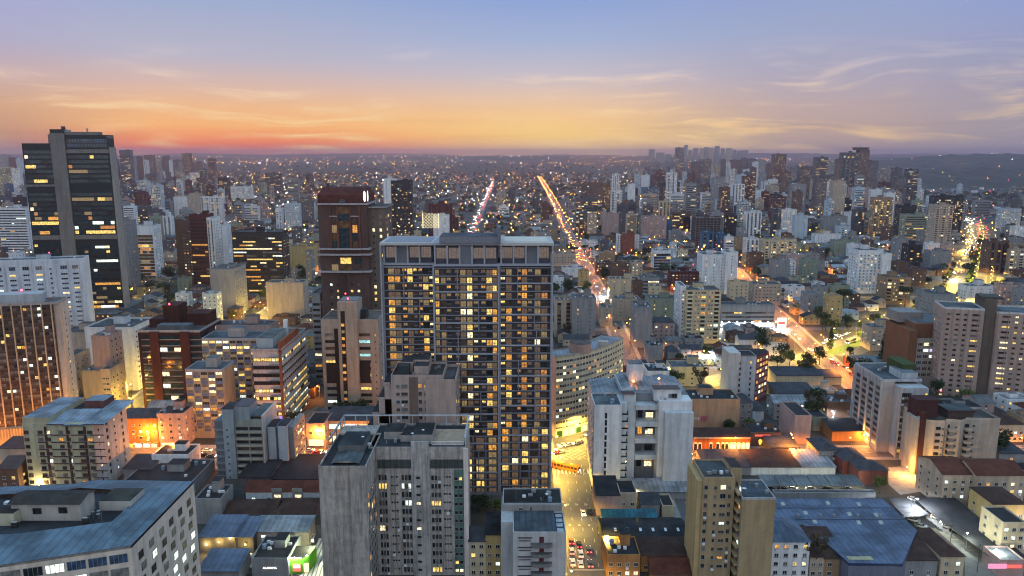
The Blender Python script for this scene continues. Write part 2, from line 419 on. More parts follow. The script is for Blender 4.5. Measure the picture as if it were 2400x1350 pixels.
    def w(s, face, u, z, w, h, kind=None, lit=0.2, lits=LITS, darks=DARKS, frame='frame_white', mull=2, sill=False, off=0.0, ox=None):
        """face F/R/L; u along it from its left end; off = the plane's own offset (y for F, x for R and L)"""
        if kind is None: kind = s.rng.choice(lits) if s.rng.random() < lit else s.rng.choice(darks)
        if face == 'F': O, U, Nn, rz = (u, off, z), (1, 0, 0), (0, -1, 0), 0.0
        elif face == 'R': O, U, Nn, rz = (s.b if ox is None else ox, u, z), (0, 1, 0), (1, 0, 0), R(90)
        else: O, U, Nn, rz = (s.a if ox is None else ox, u + w, z), (0, -1, 0), (-1, 0, 0), R(-90)
        s.wins.append((O, U, Nn, rz, w, h, kind, frame, mull, sill))
    def grid(s, face, u0, u1, z0, z1, fh, n, w, h, sillh=0.95, skip=None, **kw):
        nf = int((z1 - z0) / fh + 0.01); cell = (u1 - u0) / n
        for j in range(nf):
            for i in range(n):
                if skip and skip(i, j): continue
                u = u0 + cell * (i + 0.5) - w / 2
                s.w(face, u, z0 + j * fh + sillh, w, h, **kw)
    def ribbon(s, face, u0, u1, z0, z1, fh, h, seg=3.0, sillh=0.9, runs=True, lit=0.2, lits=LITS, darks=DARKS, **kw):
        nf = int((z1 - z0) / fh + 0.01); n = max(1, round((u1 - u0) / seg)); sw = (u1 - u0) / n
        for j in range(nf):
            k = None
            for i in range(n):
                if k is None or not runs or s.rng.random() < 0.4:
                    k = s.rng.choice(lits) if s.rng.random() < lit else s.rng.choice(darks)
                u = u0 + i * sw
                s.w(face, u, z0 + j * fh + sillh, sw, h, kind=k, **kw)
    def finish(s, limit=100, merge=False):
        ws = s.wins
        if merge or s.Y > 520:
            q = s.part('wall')
            for (O, U, Nn, rz, w, h, kind, frame, mull, sill) in ws: q.win(O, U, Nn, w, h, kind, frame, mull, False, sill)
        else:
            ws = sorted(ws, key=lambda t: (t[3] != 0.0, -t[4] * t[5] - t[0][2] * 0.01))
            if s.Y < 330: ws = [t if t[9] or t[5] < 1 or not t[7] else t[:9] + ('frame_grey',) for t in ws]
            for (O, U, Nn, rz, w, h, kind, frame, mull, sill) in ws[:limit]:
                put('window', win_mesh(w, h, kind, frame, mull, sill), s.root, O, rz)
            if len(ws) > limit:
                q = MB()
                for (O, U, Nn, rz, w, h, kind, frame, mull, sill) in ws[limit:]: q.win(O, U, Nn, w, h, kind, frame, mull, True, sill)
                tag(q.build('window_rows', s.root), kind='stuff')
        made = {}
        for k in sorted(s.p, key=lambda t: t.count('/')):
            a, b = k.split('/') if '/' in k else (None, k)
            par = made.get(a, s.root)
            if b in WHOLE or s.Y > 620: made[k] = s.p[k].build(b, par); continue
            ps = s.p[k].pieces()
            for q in ps[:100]: made[k] = q.build(b, par)
            if len(ps) > 100:
                r = MB()
                for q in ps[100:]:
                    n = len(r.v); r.v.extend(q.v); r.f.extend(tuple(i + n for i in f) for f in q.f); r.m.extend(q.m)
                tag(r.build(b, par), kind='stuff')
        return s
PL = lambda *c: ('plaster', c)
CO = lambda *c: ('concrete', c)
# ------------------------------------------------------------------ the ground and the streets
gm, q = newmat('ground'); co = objco(q)
f1 = q.noise(co, 0.02, 6, 0.7); f2 = q.noise(co, 0.15, 5, 0.7)
base = q.mix(q.rng(f1, 0.35, 0.65), (0.022, 0.024, 0.026), (0.05, 0.048, 0.045))
base = q.mix(q.rng(f2, 0.5, 0.7, 0, 0.7), base, (0.03, 0.045, 0.025))
finish_bsdf(gm, q, base, 0.9); MATS['ground'] = gm
am, q = newmat('asphalt'); co = objco(q)
f1 = q.noise(co, 0.25, 5, 0.7); f2 = q.noise(co, 2.5, 4, 0.6); k = q.math('MULTIPLY', q.rng(f1, 0.3, 0.7, 0.75, 1.2, False), q.rng(f2, 0.3, 0.7, 0.85, 1.1, False))
finish_bsdf(am, q, q.mix(1.0, (0.085, 0.085, 0.09), q.xyz(k, k, k), 'MULTIPLY'), 0.6, spec=0.4); MATS['asphalt'] = am
pm_, q = newmat('paving'); co = objco(q)
f1 = q.noise(co, 0.4, 4, 0.7); k = q.rng(f1, 0.3, 0.7, 0.75, 1.2, False)
finish_bsdf(pm_, q, q.mix(1.0, (0.22, 0.21, 0.20), q.xyz(k, k, k), 'MULTIPLY'), 0.85); MATS['paving'] = pm_
wm_, q = newmat('wavy_paving'); co = objco(q)
w = N(q.t, 'ShaderNodeTexWave', wave_type='BANDS', bands_direction='X'); w.inputs['Scale'].default_value = 0.22; w.inputs['Distortion'].default_value = 4.0; w.inputs['Detail'].default_value = 0.0; w.inputs['Detail Scale'].default_value = 0.5
q.put(w.inputs['Vector'], co)
finish_bsdf(wm_, q, q.mix(q.rng(w.outputs[0], 0.7, 0.8), (0.42, 0.41, 0.38), (0.10, 0.10, 0.10)), 0.85); MATS['wavy_paving'] = wm_
simple('grass', (0.06, 0.11, 0.025), 0.9)
m = MB(); m.poly([(-9000, -300, 0), (9000, -300, 0), (9000, 16000, 0), (-9000, 16000, 0)], 'ground')
tag(m.build('ground'), kind='structure')
STREETS = []                    # (points, half width)
def offset(pts, d):
    out = []
    for i, p in enumerate(pts):
        a, b = pts[max(0, i - 1)], pts[min(len(pts) - 1, i + 1)]
        t = Vector((b[0] - a[0], b[1] - a[1], 0)).normalized(); out.append((p[0] + t.y * d, p[1] - t.x * d))
    return out
def strip(mb, pts, d0, d1, z, m):
    A, B_ = offset(pts, d0), offset(pts, d1)
    for i in range(len(pts) - 1):
        mb.poly([(*A[i], z), (*B_[i], z), (*B_[i + 1], z), (*A[i + 1], z)], m)
def curb(mb, pts, d, z, m, side):
    A = offset(pts, d)
    for i in range(len(pts) - 1): mb.poly([(*A[i], 0), (*A[i + 1], 0), (*A[i + 1], z), (*A[i], z)], m)
ROADZ = [0.004]
def street(name, pts, hw, walk=2.8, lanes=3, side=True):
    ROADZ[0] += 0.004; z = ROADZ[0]
    STREETS.append((pts, hw + walk))
    m = MB(); strip(m, pts, -hw, hw, z, 'asphalt'); tag(m.build('road'), kind='structure')
    if side:
        m = MB()
        for sgn in (-1, 1):
            strip(m, pts, min(sgn * hw, sgn * (hw + walk)), max(sgn * hw, sgn * (hw + walk)), 0.13, 'paving'); curb(m, pts, sgn * hw, 0.13, 'paving', sgn)
        tag(m.build('pavement'), kind='structure')
    m = MB()
    for l in range(1, lanes):
        d = -hw + 2 * hw * l / lanes
        for i in range(len(pts) - 1):
            a, b = Vector((*pts[i], 0)), Vector((*pts[i + 1], 0)); L = (b - a).length; n = min(int(L / 8), 60)
            t = (b - a).normalized(); o = Vector((t.y, -t.x, 0)) * d
            for k in range(n):
                p = a + t * (k * L / n) + o; e = Vector((t.y, -t.x, 0)) * 0.07; r = p + t * 2.6
                m.poly([(p - e).to_tuple()[:2] + (z + 0.03,), (p + e).to_tuple()[:2] + (z + 0.03,), (r + e).to_tuple()[:2] + (z + 0.03,), (r - e).to_tuple()[:2] + (z + 0.03,)], 'marking')
    if m.f: tag(m.build('road_markings'), kind='structure')
S0 = [(24.5, 190), (27.4, 302), (27, 345)]
S1 = [(70, 250), (76, 420), (86, 650), (94, 1135), (120, 2400), (150, 4200)]
D1 = [(-25, 322), (10, 332), (40, 368), (76, 412), (128, 440), (204, 493), (251, 534), (356, 616), (438, 718), (744, 1190), (1000, 1620)]
C1 = [(-330, 322), (-25, 322)]
C1R = [(76, 327), (300, 327), (520, 332)]
O2 = [(200, 330), (205, 440), (227, 616), (238, 720), (262, 850), (300, 1250), (350, 2000)]
SW = [(-207, 330), (-212, 610), (-220, 900), (-260, 1600)]
S2 = [(-66, 900), (-70, 1280), (-83, 2900), (-90, 3600)]
SF = [(-470, 900), (-560, 1500), (-640, 2300)]
street('s', S0, 7.2, 2.6, 4); street('s', S1, 6.0, 2.6, 3); street('s', D1, 9.0, 3.0, 5, False); street('s', C1, 10.0, 4.0, 4); street('s', C1R, 5.5, 3.0, 2)
street('s', O2, 6.0, 2.5, 3); street('s', SW, 6.0, 2.5, 3); street('s', S2, 9.0, 3.0, 4, False); street('s', SF, 7.0, 2.5, 3, False)
street('s', [gnd(2050, 772), gnd(2120, 742), gnd(2200, 690), gnd(2262, 655)], 12, 2.0, 2, False)
for (y, x0, x1) in ((560, -900, 350), (690, -900, 420), (860, -900, 620), (1010, -1100, 640), (1230, -1300, 780), (1520, -1500, 1500)):
    street('s', [(x0, y), (x1, y + (x1 - x0) * 0.012)], 5.0, 2.2, 2, False)
STREETS.append((offset([(240, 506), (290, 560), (372, 638), (436, 719), (520, 850), (640, 1032), (735, 1178), (1000, 1600)], 13), 15))
# grassed median of the avenue
m = MB()
def along(pts, s0, s1, step=12):
    out = []; acc = 0.0
    for i in range(len(pts) - 1):
        a, b = Vector((*pts[i], 0)), Vector((*pts[i + 1], 0)); L = (b - a).length; k = 0.0
        while k < L:
            if s0 <= acc + k <= s1: out.append(((a + (b - a) * (k / L)).x, (a + (b - a) * (k / L)).y))
            k += step
        acc += L
    return out
for seg in ([(214, 506), (251, 538), (300, 576), (350, 614)], [(372, 638), (436, 719), (520, 850), (640, 1032), (735, 1178)]):
    strip(m, offset(seg, 8), -4.2, 4.2, 0.16, 'grass')
    strip(m, offset(seg, 18), -5.5, 5.5, 0.06, 'asphalt')
tag(m.build('road_median'), kind='structure')
# crossings, arrows and stop lines of the main street
m = MB()
def zebra(cx, cy, n, dx, dy, w, l, rz=0.0):
    c, s = math.cos(rz), math.sin(rz)
    for i in range(n):
        ox, oy = cx + (i - n / 2) * dx, cy + (i - n / 2) * dy
        P = [(-w / 2, -l / 2), (w / 2, -l / 2), (w / 2, l / 2), (-w / 2, l / 2)]
        m.poly([(ox + a * c - b * s, oy + a * s + b * c, 0.09) for a, b in P], 'marking')
zebra(27.5, 306, 9, 1.6, 0.0, 0.7, 4.5); zebra(49, 374, 8, 1.1, 1.3, 0.7, 7, R(-50)); zebra(26, 228, 1, 0, 0, 14, 0.5)
for y in (250, 283): zebra(32.6, y, 1, 0, 0, 0.12, 18); zebra(34.6, y, 1, 0, 0, 4.0, 0.12); zebra(34.6, y + 9, 1, 0, 0, 4.0, 0.12)
for k in range(-3, 4):           # the yellow box of the junction
    for sgn in (-1, 1): zebra(26 + k * 3.0, 325, 1, 0, 0, 0.14, 17, sgn * R(40))
tag(m.build('road_markings'), kind='structure')
def to_mesh(o):
    dg = bpy.context.evaluated_depsgraph_get(); me = bpy.data.meshes.new_from_object(o.evaluated_get(dg)); n = put(o.name, me, o.parent, o.location); n.rotation_euler = o.rotation_euler; n.scale = o.scale; bpy.data.objects.remove(o); return n
def painted(txt, x, y, size):
    cu = bpy.data.curves.new('t', 'FONT'); cu.body = txt; cu.size = size; cu.align_x = 'CENTER'; cu.extrude = 0.002
    o = bpy.data.objects.new('road_markings', cu); COL.objects.link(o); o.location = (x, y, 0.08); o.rotation_euler = (0, 0, R(180)); o.scale = (1, 2.0, 1)
    cu.materials.append(M('marking')); tag(to_mesh(o), kind='structure')
for i in range(3): painted('40', 25.2 + 3.6 * i - 3.2, 276, 1.4); painted('40', 24.8 + 3.6 * i - 3.2, 259, 0.9)
def hits_street(x0, x1, y0, y1, extra=0.5):
    for pts, hw in STREETS:
        for i in range(len(pts) - 1):
            a, b = pts[i], pts[i + 1]
            n = max(2, int(math.hypot(b[0] - a[0], b[1] - a[1]) / 6))
            if max(a[1], b[1]) < y0 - 30 or min(a[1], b[1]) > y1 + 30: continue
            for k in range(n + 1):
                px, py = a[0] + (b[0] - a[0]) * k / n, a[1] + (b[1] - a[1]) * k / n
                if x0 - hw - extra < px < x1 + hw + extra and y0 - hw - extra < py < y1 + hw + extra: return True
    return False
# hills along the skyline
hm, q = newmat('hills'); co = objco(q); f1 = q.noise(co, 0.012, 6, 0.75)
finish_bsdf(hm, q, q.mix(q.rng(f1, 0.35, 0.65), (0.016, 0.026, 0.018), (0.028, 0.036, 0.026)), 0.95); MATS['hills'] = hm
HILLS = []
def hill_z(x, y):
    z = 0.0
    for (y0, y1, x0, x1, nx, ny, P) in HILLS:
        if y0 < y < y1 and x0 < x < x1: z = max(z, P[int((y - y0) / (y1 - y0) * ny + .5)][int((x - x0) / (x1 - x0) * nx + .5)][2])
    return z
def hill_range(y0, y1, x0, x1, h, seed, nx=90, ny=14, prof=None):
    rr = random.Random(seed); ph = [(rr.uniform(0.0004, 0.004), rr.uniform(0, 6.28), rr.uniform(0.3, 1)) for _ in range(9)]
    m = MB(); P = []
    for j in range(ny + 1):
        v = j / ny; y = y0 + (y1 - y0) * v; row = []
        for i in range(nx + 1):
            u = i / nx; x = x0 + (x1 - x0) * u
            z = sum(a * math.sin(x * f + p + y * f * 0.6) for f, p, a in ph) / 4.0
            e = math.sin(math.pi * v) ** 0.8
            k = (prof(u) if prof else 1.0)
            row.append((x, y, max(-2.0, h * k * e * (0.72 + 0.28 * z) + 5 * e * k * math.sin(x * 0.031 + y * 0.02 + seed) + rr.uniform(-1, 1) * 5 * e) - 1.0))
        P.append(row)
    for j in range(ny):
        for i in range(nx): m.poly([P[j][i], P[j][i + 1], P[j + 1][i + 1], P[j + 1][i]], 'hills')
    HILLS.append((y0, y1, x0, x1, nx, ny, P))
    o = m.build('hills'); tag(o, kind='structure')
    for p in o.data.polygons: p.use_smooth = True
hill_range(5000, 7000, -5200, 4200, 70, 17, nx=200)
hill_range(7000, 9600, -6500, 6500, 108, 3, nx=200)
hill_range(9900, 14500, -9000, 9000, 136, 11, nx=200)
hill_range(3900, 5600, 1500, 5200, 140, 5, prof=lambda u: math.sin(math.pi * min(1, u * 1.05)) ** 0.7)
hill_range(2900, 3900, 1550, 3300, 108, 9, prof=lambda u: math.sin(math.pi * u) ** 0.8)
# ------------------------------------------------------------------ the landmark buildings
# slate residential tower
b = Bld('apartment_tower', 'slate grey apartment tower with amber windows and wide flat roof, centre of the view', 'apartment tower', 898, 1293, 575, Y=278, mark='the slate tower', ref=780)
DK, SL = PL(0.052, 0.048, 0.058), ('paint', (0.165, 0.175, 0.21))
SLL = ('paint', (0.27, 0.29, 0.345))
x0, x1, x2, x3 = b.a, b.lx(1018), b.lx(1170), b.b
bays = ((x0, x1, 3.0), (x1, x2, 0.0), (x2, x3, 1.2))
zt, fh = 95.0, 3.03
for (a, c, y) in bays: b.box(a, c, y, 22, 0, zt, DK)
k = 0.0412
def zx(v): return x0 + (v - 1185) * k
colsL = [(1233, 60, 'T'), (1296, 52, 'T'), (1366, 40, 'S'), (1412, 50, 'T'), (1470, 30, 'S'), (1517, 34, 'S'), (1556, 52, 'T'), (1615, 34, 'S')]
colsC = [(1676, 38, 'T'), (1728, 46, 'T'), (1782, 40, 'S'), (1858, 40, 'S'), (1906, 52, 'T'), (1966, 52, 'T'), (2028, 40, 'S'), (2098, 40, 'S'), (2146, 54, 'T'), (2202, 42, 'T')]
colsR = [(2276, 42, 'S'), (2326, 54, 'T'), (2432, 32, 'S'), (2470, 52, 'T'), (2528, 40, 'S'), (2592, 54, 'T'), (2652, 58, 'T')]
for bi, (cols, (a, c, y)) in enumerate(zip((colsL, colsC, colsR), bays)):
    low = (0, 9, 10)[bi]
    for (v, w, t) in cols:
        pc = b.rng.choice((0.12, 0.30, 0.50)); pk = b.rng.choice(('aay', 'yya', 'aao', 'yw')); dk = b.rng.choice((['d'] * 3 + ['e', 'n'], ['d', 'n', 'g', 'e'], ['e', 'e', 'd', 'n']))
        for j in range(31):
            if j < low: continue
            z = j * fh + 0.9; u = zx(v); w_ = w * k
            if t == 'T': b.w('F', u, z - 0.45, w_, 2.2, lit=pc, lits=pk, darks=dk, frame='frame_dark', off=y)
            else: b.w('F', u, z + 0.75, w_, 1.0, lit=pc, lits=pk, darks=dk, frame='frame_dark', off=y)
    if low:
        n = 5
        for i in range(n):
            cw = (c - a - 0.6) / n
            for j in range(1, low): b.w('F', a + 0.5 + cw * i + cw * 0.12, j * fh + 0.45, cw * 0.66, 2.25, lit=0.3, lits='ayyw', darks=['d', 'd', 'e', 'n'], frame='frame_dark', off=y)
            for j in range(1, low): b.part('balcony_rail').box(a + 0.5 + cw * (i + 0.82), a + 0.5 + cw * (i + 0.96), y - 0.25, y, j * fh + 0.3, j * fh + 3.0, SL)
    for j in range(32):
        big = j % 4 == (3 + bi) % 4
        b.part('floor_slab').box(a, c, y - (0.62 if big else 0.5), y, j * fh - 0.02, j * fh + (0.52 if big else 0.36), SLL if big else SL, bot=True)
        if j < 31: b.part('balcony_rail').box(a + 0.05, c - 0.05, y - 0.52, y - 0.47, j * fh + 1.18, j * fh + 1.26, 'frame_dark')
    for i, u in enumerate((a + 0.02, c - 0.52)): b.part('pillar').box(u, u + 0.5, y - 0.9, y, 0, zt + 0.4, SLL)
    for seg in range(8):
        u = a + (c - a) * (0.36, 0.68, 0.36, 0.70, 0.66, 0.34, 0.7, 0.4)[(seg + bi * 3) % 8]
        b.part('pillar').box(u, u + 0.42, y - 0.8, y, seg * 4 * fh - fh, min(zt, (seg * 4 + 3) * fh), SL)
zp = 102.6
for (a, c, y) in bays:           # glazed top floors
    b.box(a + 0.6, c - 0.6, y + 2.5, 21, zt, zp, PL(0.10, 0.095, 0.115))
    b.part('floor_slab').box(a, c, y - 1.0, y + 2.5, zt - 0.1, zt + 0.7, SLL)
    w = c - a - 1.6; n = max(2, int(w / 4.2))
    for i in range(n):
        u = a + 0.8 + w * i / n
        if (i + int(a)) % 3 != 2:
            b.w('F', u + 0.3, zt + 2.4, w / n - 0.6, 4.2, kind='pink_glass', frame='frame_dark', mull=4, off=y + 2.5)
            b.part('balcony_rail').box(u + 0.2, u + w / n - 0.2, y + 0.3, y + 0.4, zt + 0.7, zt + 2.1, PL(0.07, 0.07, 0.09))
        else: b.part('pillar').box(u, u + w / n, y + 1.2, y + 2.4, zt + 0.7, zp - 0.1, SL)
        b.part('pillar').box(u - 0.25, u + 0.35, y - 0.9, y - 0.2, zt + 0.7, zp, SLL)
b.part('roof').box(x0 - 0.5, x1 + 0.2, 1.0, 22.4, zp, zp + 1.0, ('paint', (0.40, 0.39, 0.40)), bot=True)
b.part('roof').box(x1 + 0.2, x2 + 0.4, 0.2, 22.4, zp + 0.1, zp + 0.9, ('paint', (0.30, 0.30, 0.33)), bot=True)
b.part('roof').box(x2 + 0.4, x3 + 0.5, 0.0, 22.4, zp, zp + 1.0, ('paint', (0.42, 0.40, 0.39)), bot=True)
b.part('roof').box(x0 + 1.0, x1 - 1.0, 4.0, 20, zp + 1.0, zp + 1.15, ('paint', (0.22, 0.23, 0.27)))
b.part('roof').box(x2 + 2.0, x3 - 1.5, 4.0, 20, zp + 1.0, zp + 1.15, ('paint', (0.55, 0.50, 0.42)))
b.part('roof/machine_room').box(b.lx(1030, 560), b.lx(1167, 560), -0.6, 14, zp + 0.9, 106.0, SL, ('flatroof', (0.12, 0.12, 0.15)))
b.part('roof/fin_wall').box(b.lx(1166, 560), b.lx(1173, 560), -1.2, 9, zp + 0.9, 109.5, PL(0.16, 0.16, 0.20))
for u, w in ((x0 - 0.35, 0.5), (x3 - 0.1, 0.5)): b.part('pillar').box(u, u + w, -0.2, 2.5, 0, zp, SLL)
b.box(x0 - 2, x3 + 2, -4, -0.8, 0, 4.5, PL(0.13, 0.13, 0.15), part='podium')
TAKEN.append((b.X + x0 - 3, b.X + x3 + 3, 270, 306)); b.finish()

# brown stone tower with a hipped roof
b = Bld('office_tower', 'dark reddish brown stone tower with steep roof, lit oval sign and stepped grey cornices', 'office tower', 748, 862, 478, Y=425, mark='the brown stone tower', ref=560)
BR, BR2, CN = PL(0.085, 0.058, 0.055), PL(0.14, 0.055, 0.045), PL(0.33, 0.32, 0.34)
zs = b.lz(478); zc = b.lz(590)
b.box(b.a, b.b, 0, 26, 0, zs, BR)
rt = b.part('roof'); a, c = b.a, b.b; zr = b.lz(438, 12)
P0 = [(a, 0.5), (c, 0.5), (c, 26), (a, 26)]; P1 = [(a + 2.0, 6), (c - 2.0, 6), (c - 2.0, 20), (a + 2.0, 20)]
for i in range(4):
    j = (i + 1) % 4; rt.poly([(*P0[i], zs), (*P0[j], zs), (*P0[j], zs + 5), (*P0[i], zs + 5)], ('tile', (0.11, 0.04, 0.035))); rt.poly([(*P0[i], zs + 5), (*P0[j], zs + 5), (*P1[j], zr), (*P1[i], zr)], ('tile', (0.11, 0.035, 0.03)))
rt.poly([(*p, zr) for p in P1], ('flatroof', (0.06, 0.03, 0.03)))
b.part('roof/chimney').box(a + 3.5, a + 5, 8, 9.5, zr, zr + 2.2, BR)
q = b.part('roof/dormer'); q.cyl((a + c) / 2, 1.6, 2.6, zs, zs + 2.6, 'frame_dark', 10, 2.0, 'dark')
q = b.part('sign'); n = 14
q.poly([(c + 0.12, 3.5 + 1.5 * math.cos(t * 2 * math.pi / n), zs + 4.2 + 3.1 * math.sin(t * 2 * math.pi / n)) for t in range(n)], 'sign_white')
q.poly([(c - 1.1 + 0.7 * math.cos(t * 2 * math.pi / n), 0.38, zs + 4.2 + 3.1 * math.sin(t * 2 * math.pi / n)) for t in range(n)], 'sign_white')
gs = [(779, 791, 508, 583), (794, 820, 484, 583), (827, 839, 508, 583), (775, 791, 603, 634), (796, 822, 603, 634), (829, 845, 603, 634)]
for gi, (p0, p1, q0, q1) in enumerate(gs):
    u0, u1, z0, z1 = b.lx(p0, 560), b.lx(p1, 560), b.lz(q1), b.lz(q0); n = max(1, int((z1 - z0) / 3.8))
    for j in range(n): b.w('F', u0, z0 + (z1 - z0) * j / n, u1 - u0, (z1 - z0) / n - 0.1, lit=0.05 if gi < 3 else 0.3, lits='yae', darks=['tower_glass', 'gold_glass', 'n'], frame='frame_dark', mull=3, off=-0.25)
for p in (791, 821, 775, 842):
    u = b.lx(p, 560); b.part('pilaster').box(u, u + 1.0, -0.9, 0, zc, zs, BR2)
for y, e in ((478, 0.8), (583, 1.4), (596, 1.8), (636, 1.5)):
    z = b.lz(y); b.part('cornice').box(b.a - e * 0.3, b.b + e, -e, 26.5, z - 0.5, z + 0.4, CN, bot=True); b.part('cornice').box(b.lx(768, 560), b.lx(848, 560), -e - 1.0, -e, z - 0.45, z + 0.35, CN, bot=True)
for y in (508,):
    for p in ((775, 793), (825, 843)): b.part('cornice').box(b.lx(p[0], 560), b.lx(p[1], 560), -1.3, 0, b.lz(y), b.lz(y) + 0.6, CN)
b.grid('F', b.lx(770, 700), b.lx(850, 700), b.lz(850), b.lz(645), 3.75, 5, 1.5, 1.5, lit=0.28, lits='wwkty', frame='frame_brown', off=0)
b.part('pilaster').box(b.lx(800), b.lx(818), -0.5, 0, 10, b.lz(645), ('paint', (0.05, 0.035, 0.035)))
zw = b.lz(486, 4); w0, w1 = b.b + 0.01, b.lx(904, 560, 4)
b.box(w0, w1, 4, 28, 0, zw, PL(0.13, 0.11, 0.095)); b.part('cornice').box(w0, w1 + 1.0, 3, 29, zw - 0.2, zw + 0.5, CN, ('flatroof', (0.10, 0.09, 0.09)))
b.grid('F', w0 + 0.8, w1 - 0.6, 6, zw - 3, 3.7, 2, 1.5, 1.9, lit=0.2, lits='wwy', off=4, frame='frame_grey'); b.grid('R', 5, 27, 6, zw - 3, 3.7, 7, 1.4, 1.9, lit=0.15, lits='wya', ox=w1, frame='frame_grey')
b.finish()

# beige office tower with a stair core
b = Bld('office_tower', 'beige concrete office block with black glass strips and a tall central stair core', 'office building', 755, 888, 752, Y=375, mark='the beige office block with the stair core', ref=820)
BG = PL(0.33, 0.29, 0.245); z1 = b.lz(752)
b.box(b.a, b.b, 0, 24, 0, z1, BG); b.roof(b.a, b.b, 0, 24, z1, (0.20, 0.18, 0.16), 0.8, BG, kit=False)
c0, c1, zc = b.lx(793, 720), b.lx(838, 720), b.lz(706)
b.box(c0, c1, -2.2, 12, 0, zc, BG); b.part('roof/stair_house').box(c0 + 0.5, c1 - 0.5, 0, 10, zc, zc + 0.6, CO(0.2, 0.22, 0.24)); b.part('roof/antenna').bar((c0 + 3, 4, zc), (c0 + 3, 4, zc + 3), 0.1, 'metal', 5, 0.05); b.part('roof/beacon').cyl(c0 + 3, 4, 0.3, zc + 3, zc + 3.5, 'lamp_red', 6)
b.part('roof/water_tank').box(c1 + 0.3, c1 + 3.2, 6, 12, z1, z1 + 4.5, PL(0.05, 0.05, 0.055)); b.part('roof/parapet').box(c0 - 1.2, c0 - 0.2, 6, 12, z1, z1 + 3, PL(0.05, 0.05, 0.055))
b.box(b.lx(803), b.lx(813), -2.35, -2.2, 3, b.lz(727), ('paint', (0.02, 0.02, 0.022)), part='stair_window')
for j in range(int(z1 / 3.6)): b.w('F', b.lx(804), j * 3.6 + 2.5, 1.6, 1.5, lit=0.55, lits='aoe', darks=['g'], frame=None, off=-2.4)
for (p0, p1) in ((784, 793), (832, 841)): b.box(b.lx(p0), b.lx(p1), -0.12, 0, 2, b.lz(770), ('paint', (0.018, 0.018, 0.02)), part='glass_strip')
for (p0, p1) in ((762, 785), (842, 868)): b.ribbon('F', b.lx(p0), b.lx(p1), 3, b.lz(765), 3.6, 1.6, 6, lit=0.16, lits='ywkt', frame='frame_dark', mull=3)
for (p0, p1) in ((762, 786), (838, 866)): b.box(b.lx(p0), b.lx(p1), -0.1, 0, b.lz(898), b.lz(850), ('paint', (0.02, 0.02, 0.024)), part='glass_strip')
b.grid('R', 3, 22, 3, z1 - 3, 3.6, 2, 2.2, 1.5, lit=0.15); b.grid('F', b.lx(872), b.b, 3, z1 - 3, 3.6, 1, 0.8, 1.2, lit=0.05)
b.finish()

# grey apartment block in front
b = Bld('apartment_building', 'weathered grey concrete apartment block with a white frame pergola on its roof', 'apartment building', 868, 1093, 1052, Y=225, mark='the weathered grey block', ref=1180)
GC = CO(0.35, 0.325, 0.305); H = b.lz(1052); L0 = b.lx(752, 1180, -14); fh = 2.92
b.box(b.a, b.b, 0, 21, 0, H, GC); wl = b.lx(862, 1180, -14)
b.box(L0, wl, -15, 0, 0, H, GC); b.box(L0, b.a, 0, 21, 0, H, GC)
b.roof(b.a, b.b, 0, 21, H, (0.055, 0.065, 0.075), 0.6, GC, kit=False); b.roof(L0, wl, -15, 12, H, (0.05, 0.06, 0.07), 0.7, GC, kit=False)
for (p0, p1, y0, y1, hh) in ((890, 935, 8, 16, 2.6), (932, 962, 6, 13, 2.2), (962, 1010, 4, 15, 3.2)):
    k = b.part('roof/roof_house'); k.box(b.lx(p0, 1040), b.lx(p1, 1040), y0, y1, H, H + hh, PL(0.30, 0.29, 0.28), ('flatroof', (0.05, 0.06, 0.068)))
k = b.part('roof/roof_house'); k.box(b.lx(800, 1060), b.lx(858, 1060), -4, 8, H, H + 2.8, PL(0.12, 0.13, 0.14), ('flatroof', (0.055, 0.07, 0.085))); k.gable(b.lx(800, 1060), b.lx(858, 1060), -12, -4, H + 0.5, 1.0, ('metalroof', (0.10, 0.125, 0.14)), GC, 'y')
pg = b.part('roof/pergola'); zt = H + 3.6; WT = PL(0.40, 0.42, 0.45)
for u in [L0 + (b.b - L0) * i / 11 for i in range(12)]: pg.box(u - 0.12, u + 0.12, 20.4, 20.65, H, zt, WT)
pg.box(L0, b.b, 20.2, 20.8, zt, zt + 0.32, WT, bot=True); pg.box(b.b - 0.5, b.b, -0.2, 20.2, zt, zt + 0.32, WT, bot=True); pg.box(L0, L0 + 0.5, -2, 20.2, zt, zt + 0.5, CO(0.28, 0.28, 0.29), bot=True)
for y in (2, 8, 14): pg.box(b.b - 0.4, b.b - 0.05, y, y + 0.35, H, zt, WT); pg.box(L0 + 0.05, L0 + 0.4, y, y + 0.35, H, zt, CO(0.28, 0.28, 0.29))
q = b.part('roof/terrace'); u0 = b.lx(1008, 1040); q.box(u0, b.b - 0.8, 3, 16, H + 0.03, H + 0.5, 'white_trim', PL(0.36, 0.27, 0.2))
for i in range(6): q.box(u0 + i * 2.1, u0 + i * 2.1 + 0.15, 3, 3.15, H, H + 1.2, 'white_trim')
q.box(u0, b.b - 0.8, 3, 3.15, H + 1.1, H + 1.25, 'white_trim', bot=True)
for t in range(3):
    q = b.part('roof/satellite_dish'); x = b.lx((848, 962, 985)[t], 1040); q.cyl(x, 2 + 3 * t, 0.5, H + 3.3, H + 3.5, 'white_trim', 9, 0.15); q.bar((x, 2 + 3 * t, H), (x, 2 + 3 * t, H + 3.3), 0.06, 'metal', 4)
for (p0, p1) in ((957, 1000), (1083, 1094)): b.box(b.lx(p0), b.lx(p1), -0.5, 0, 0, H + (2.6 if p0 < 1000 else 0.3), CO(0.34, 0.33, 0.33) if p0 < 1000 else PL(0.62, 0.56, 0.54), part='shaft')
for (p0, p1) in ((875, 956), (1002, 1082)): b.box(b.lx(p0), b.lx(p1), -0.08, 0, H - 6.6, H - 3.6, CO(0.06, 0.07, 0.07), part='loggia')  # dark panels on the wall face, painting the shade of open loggias
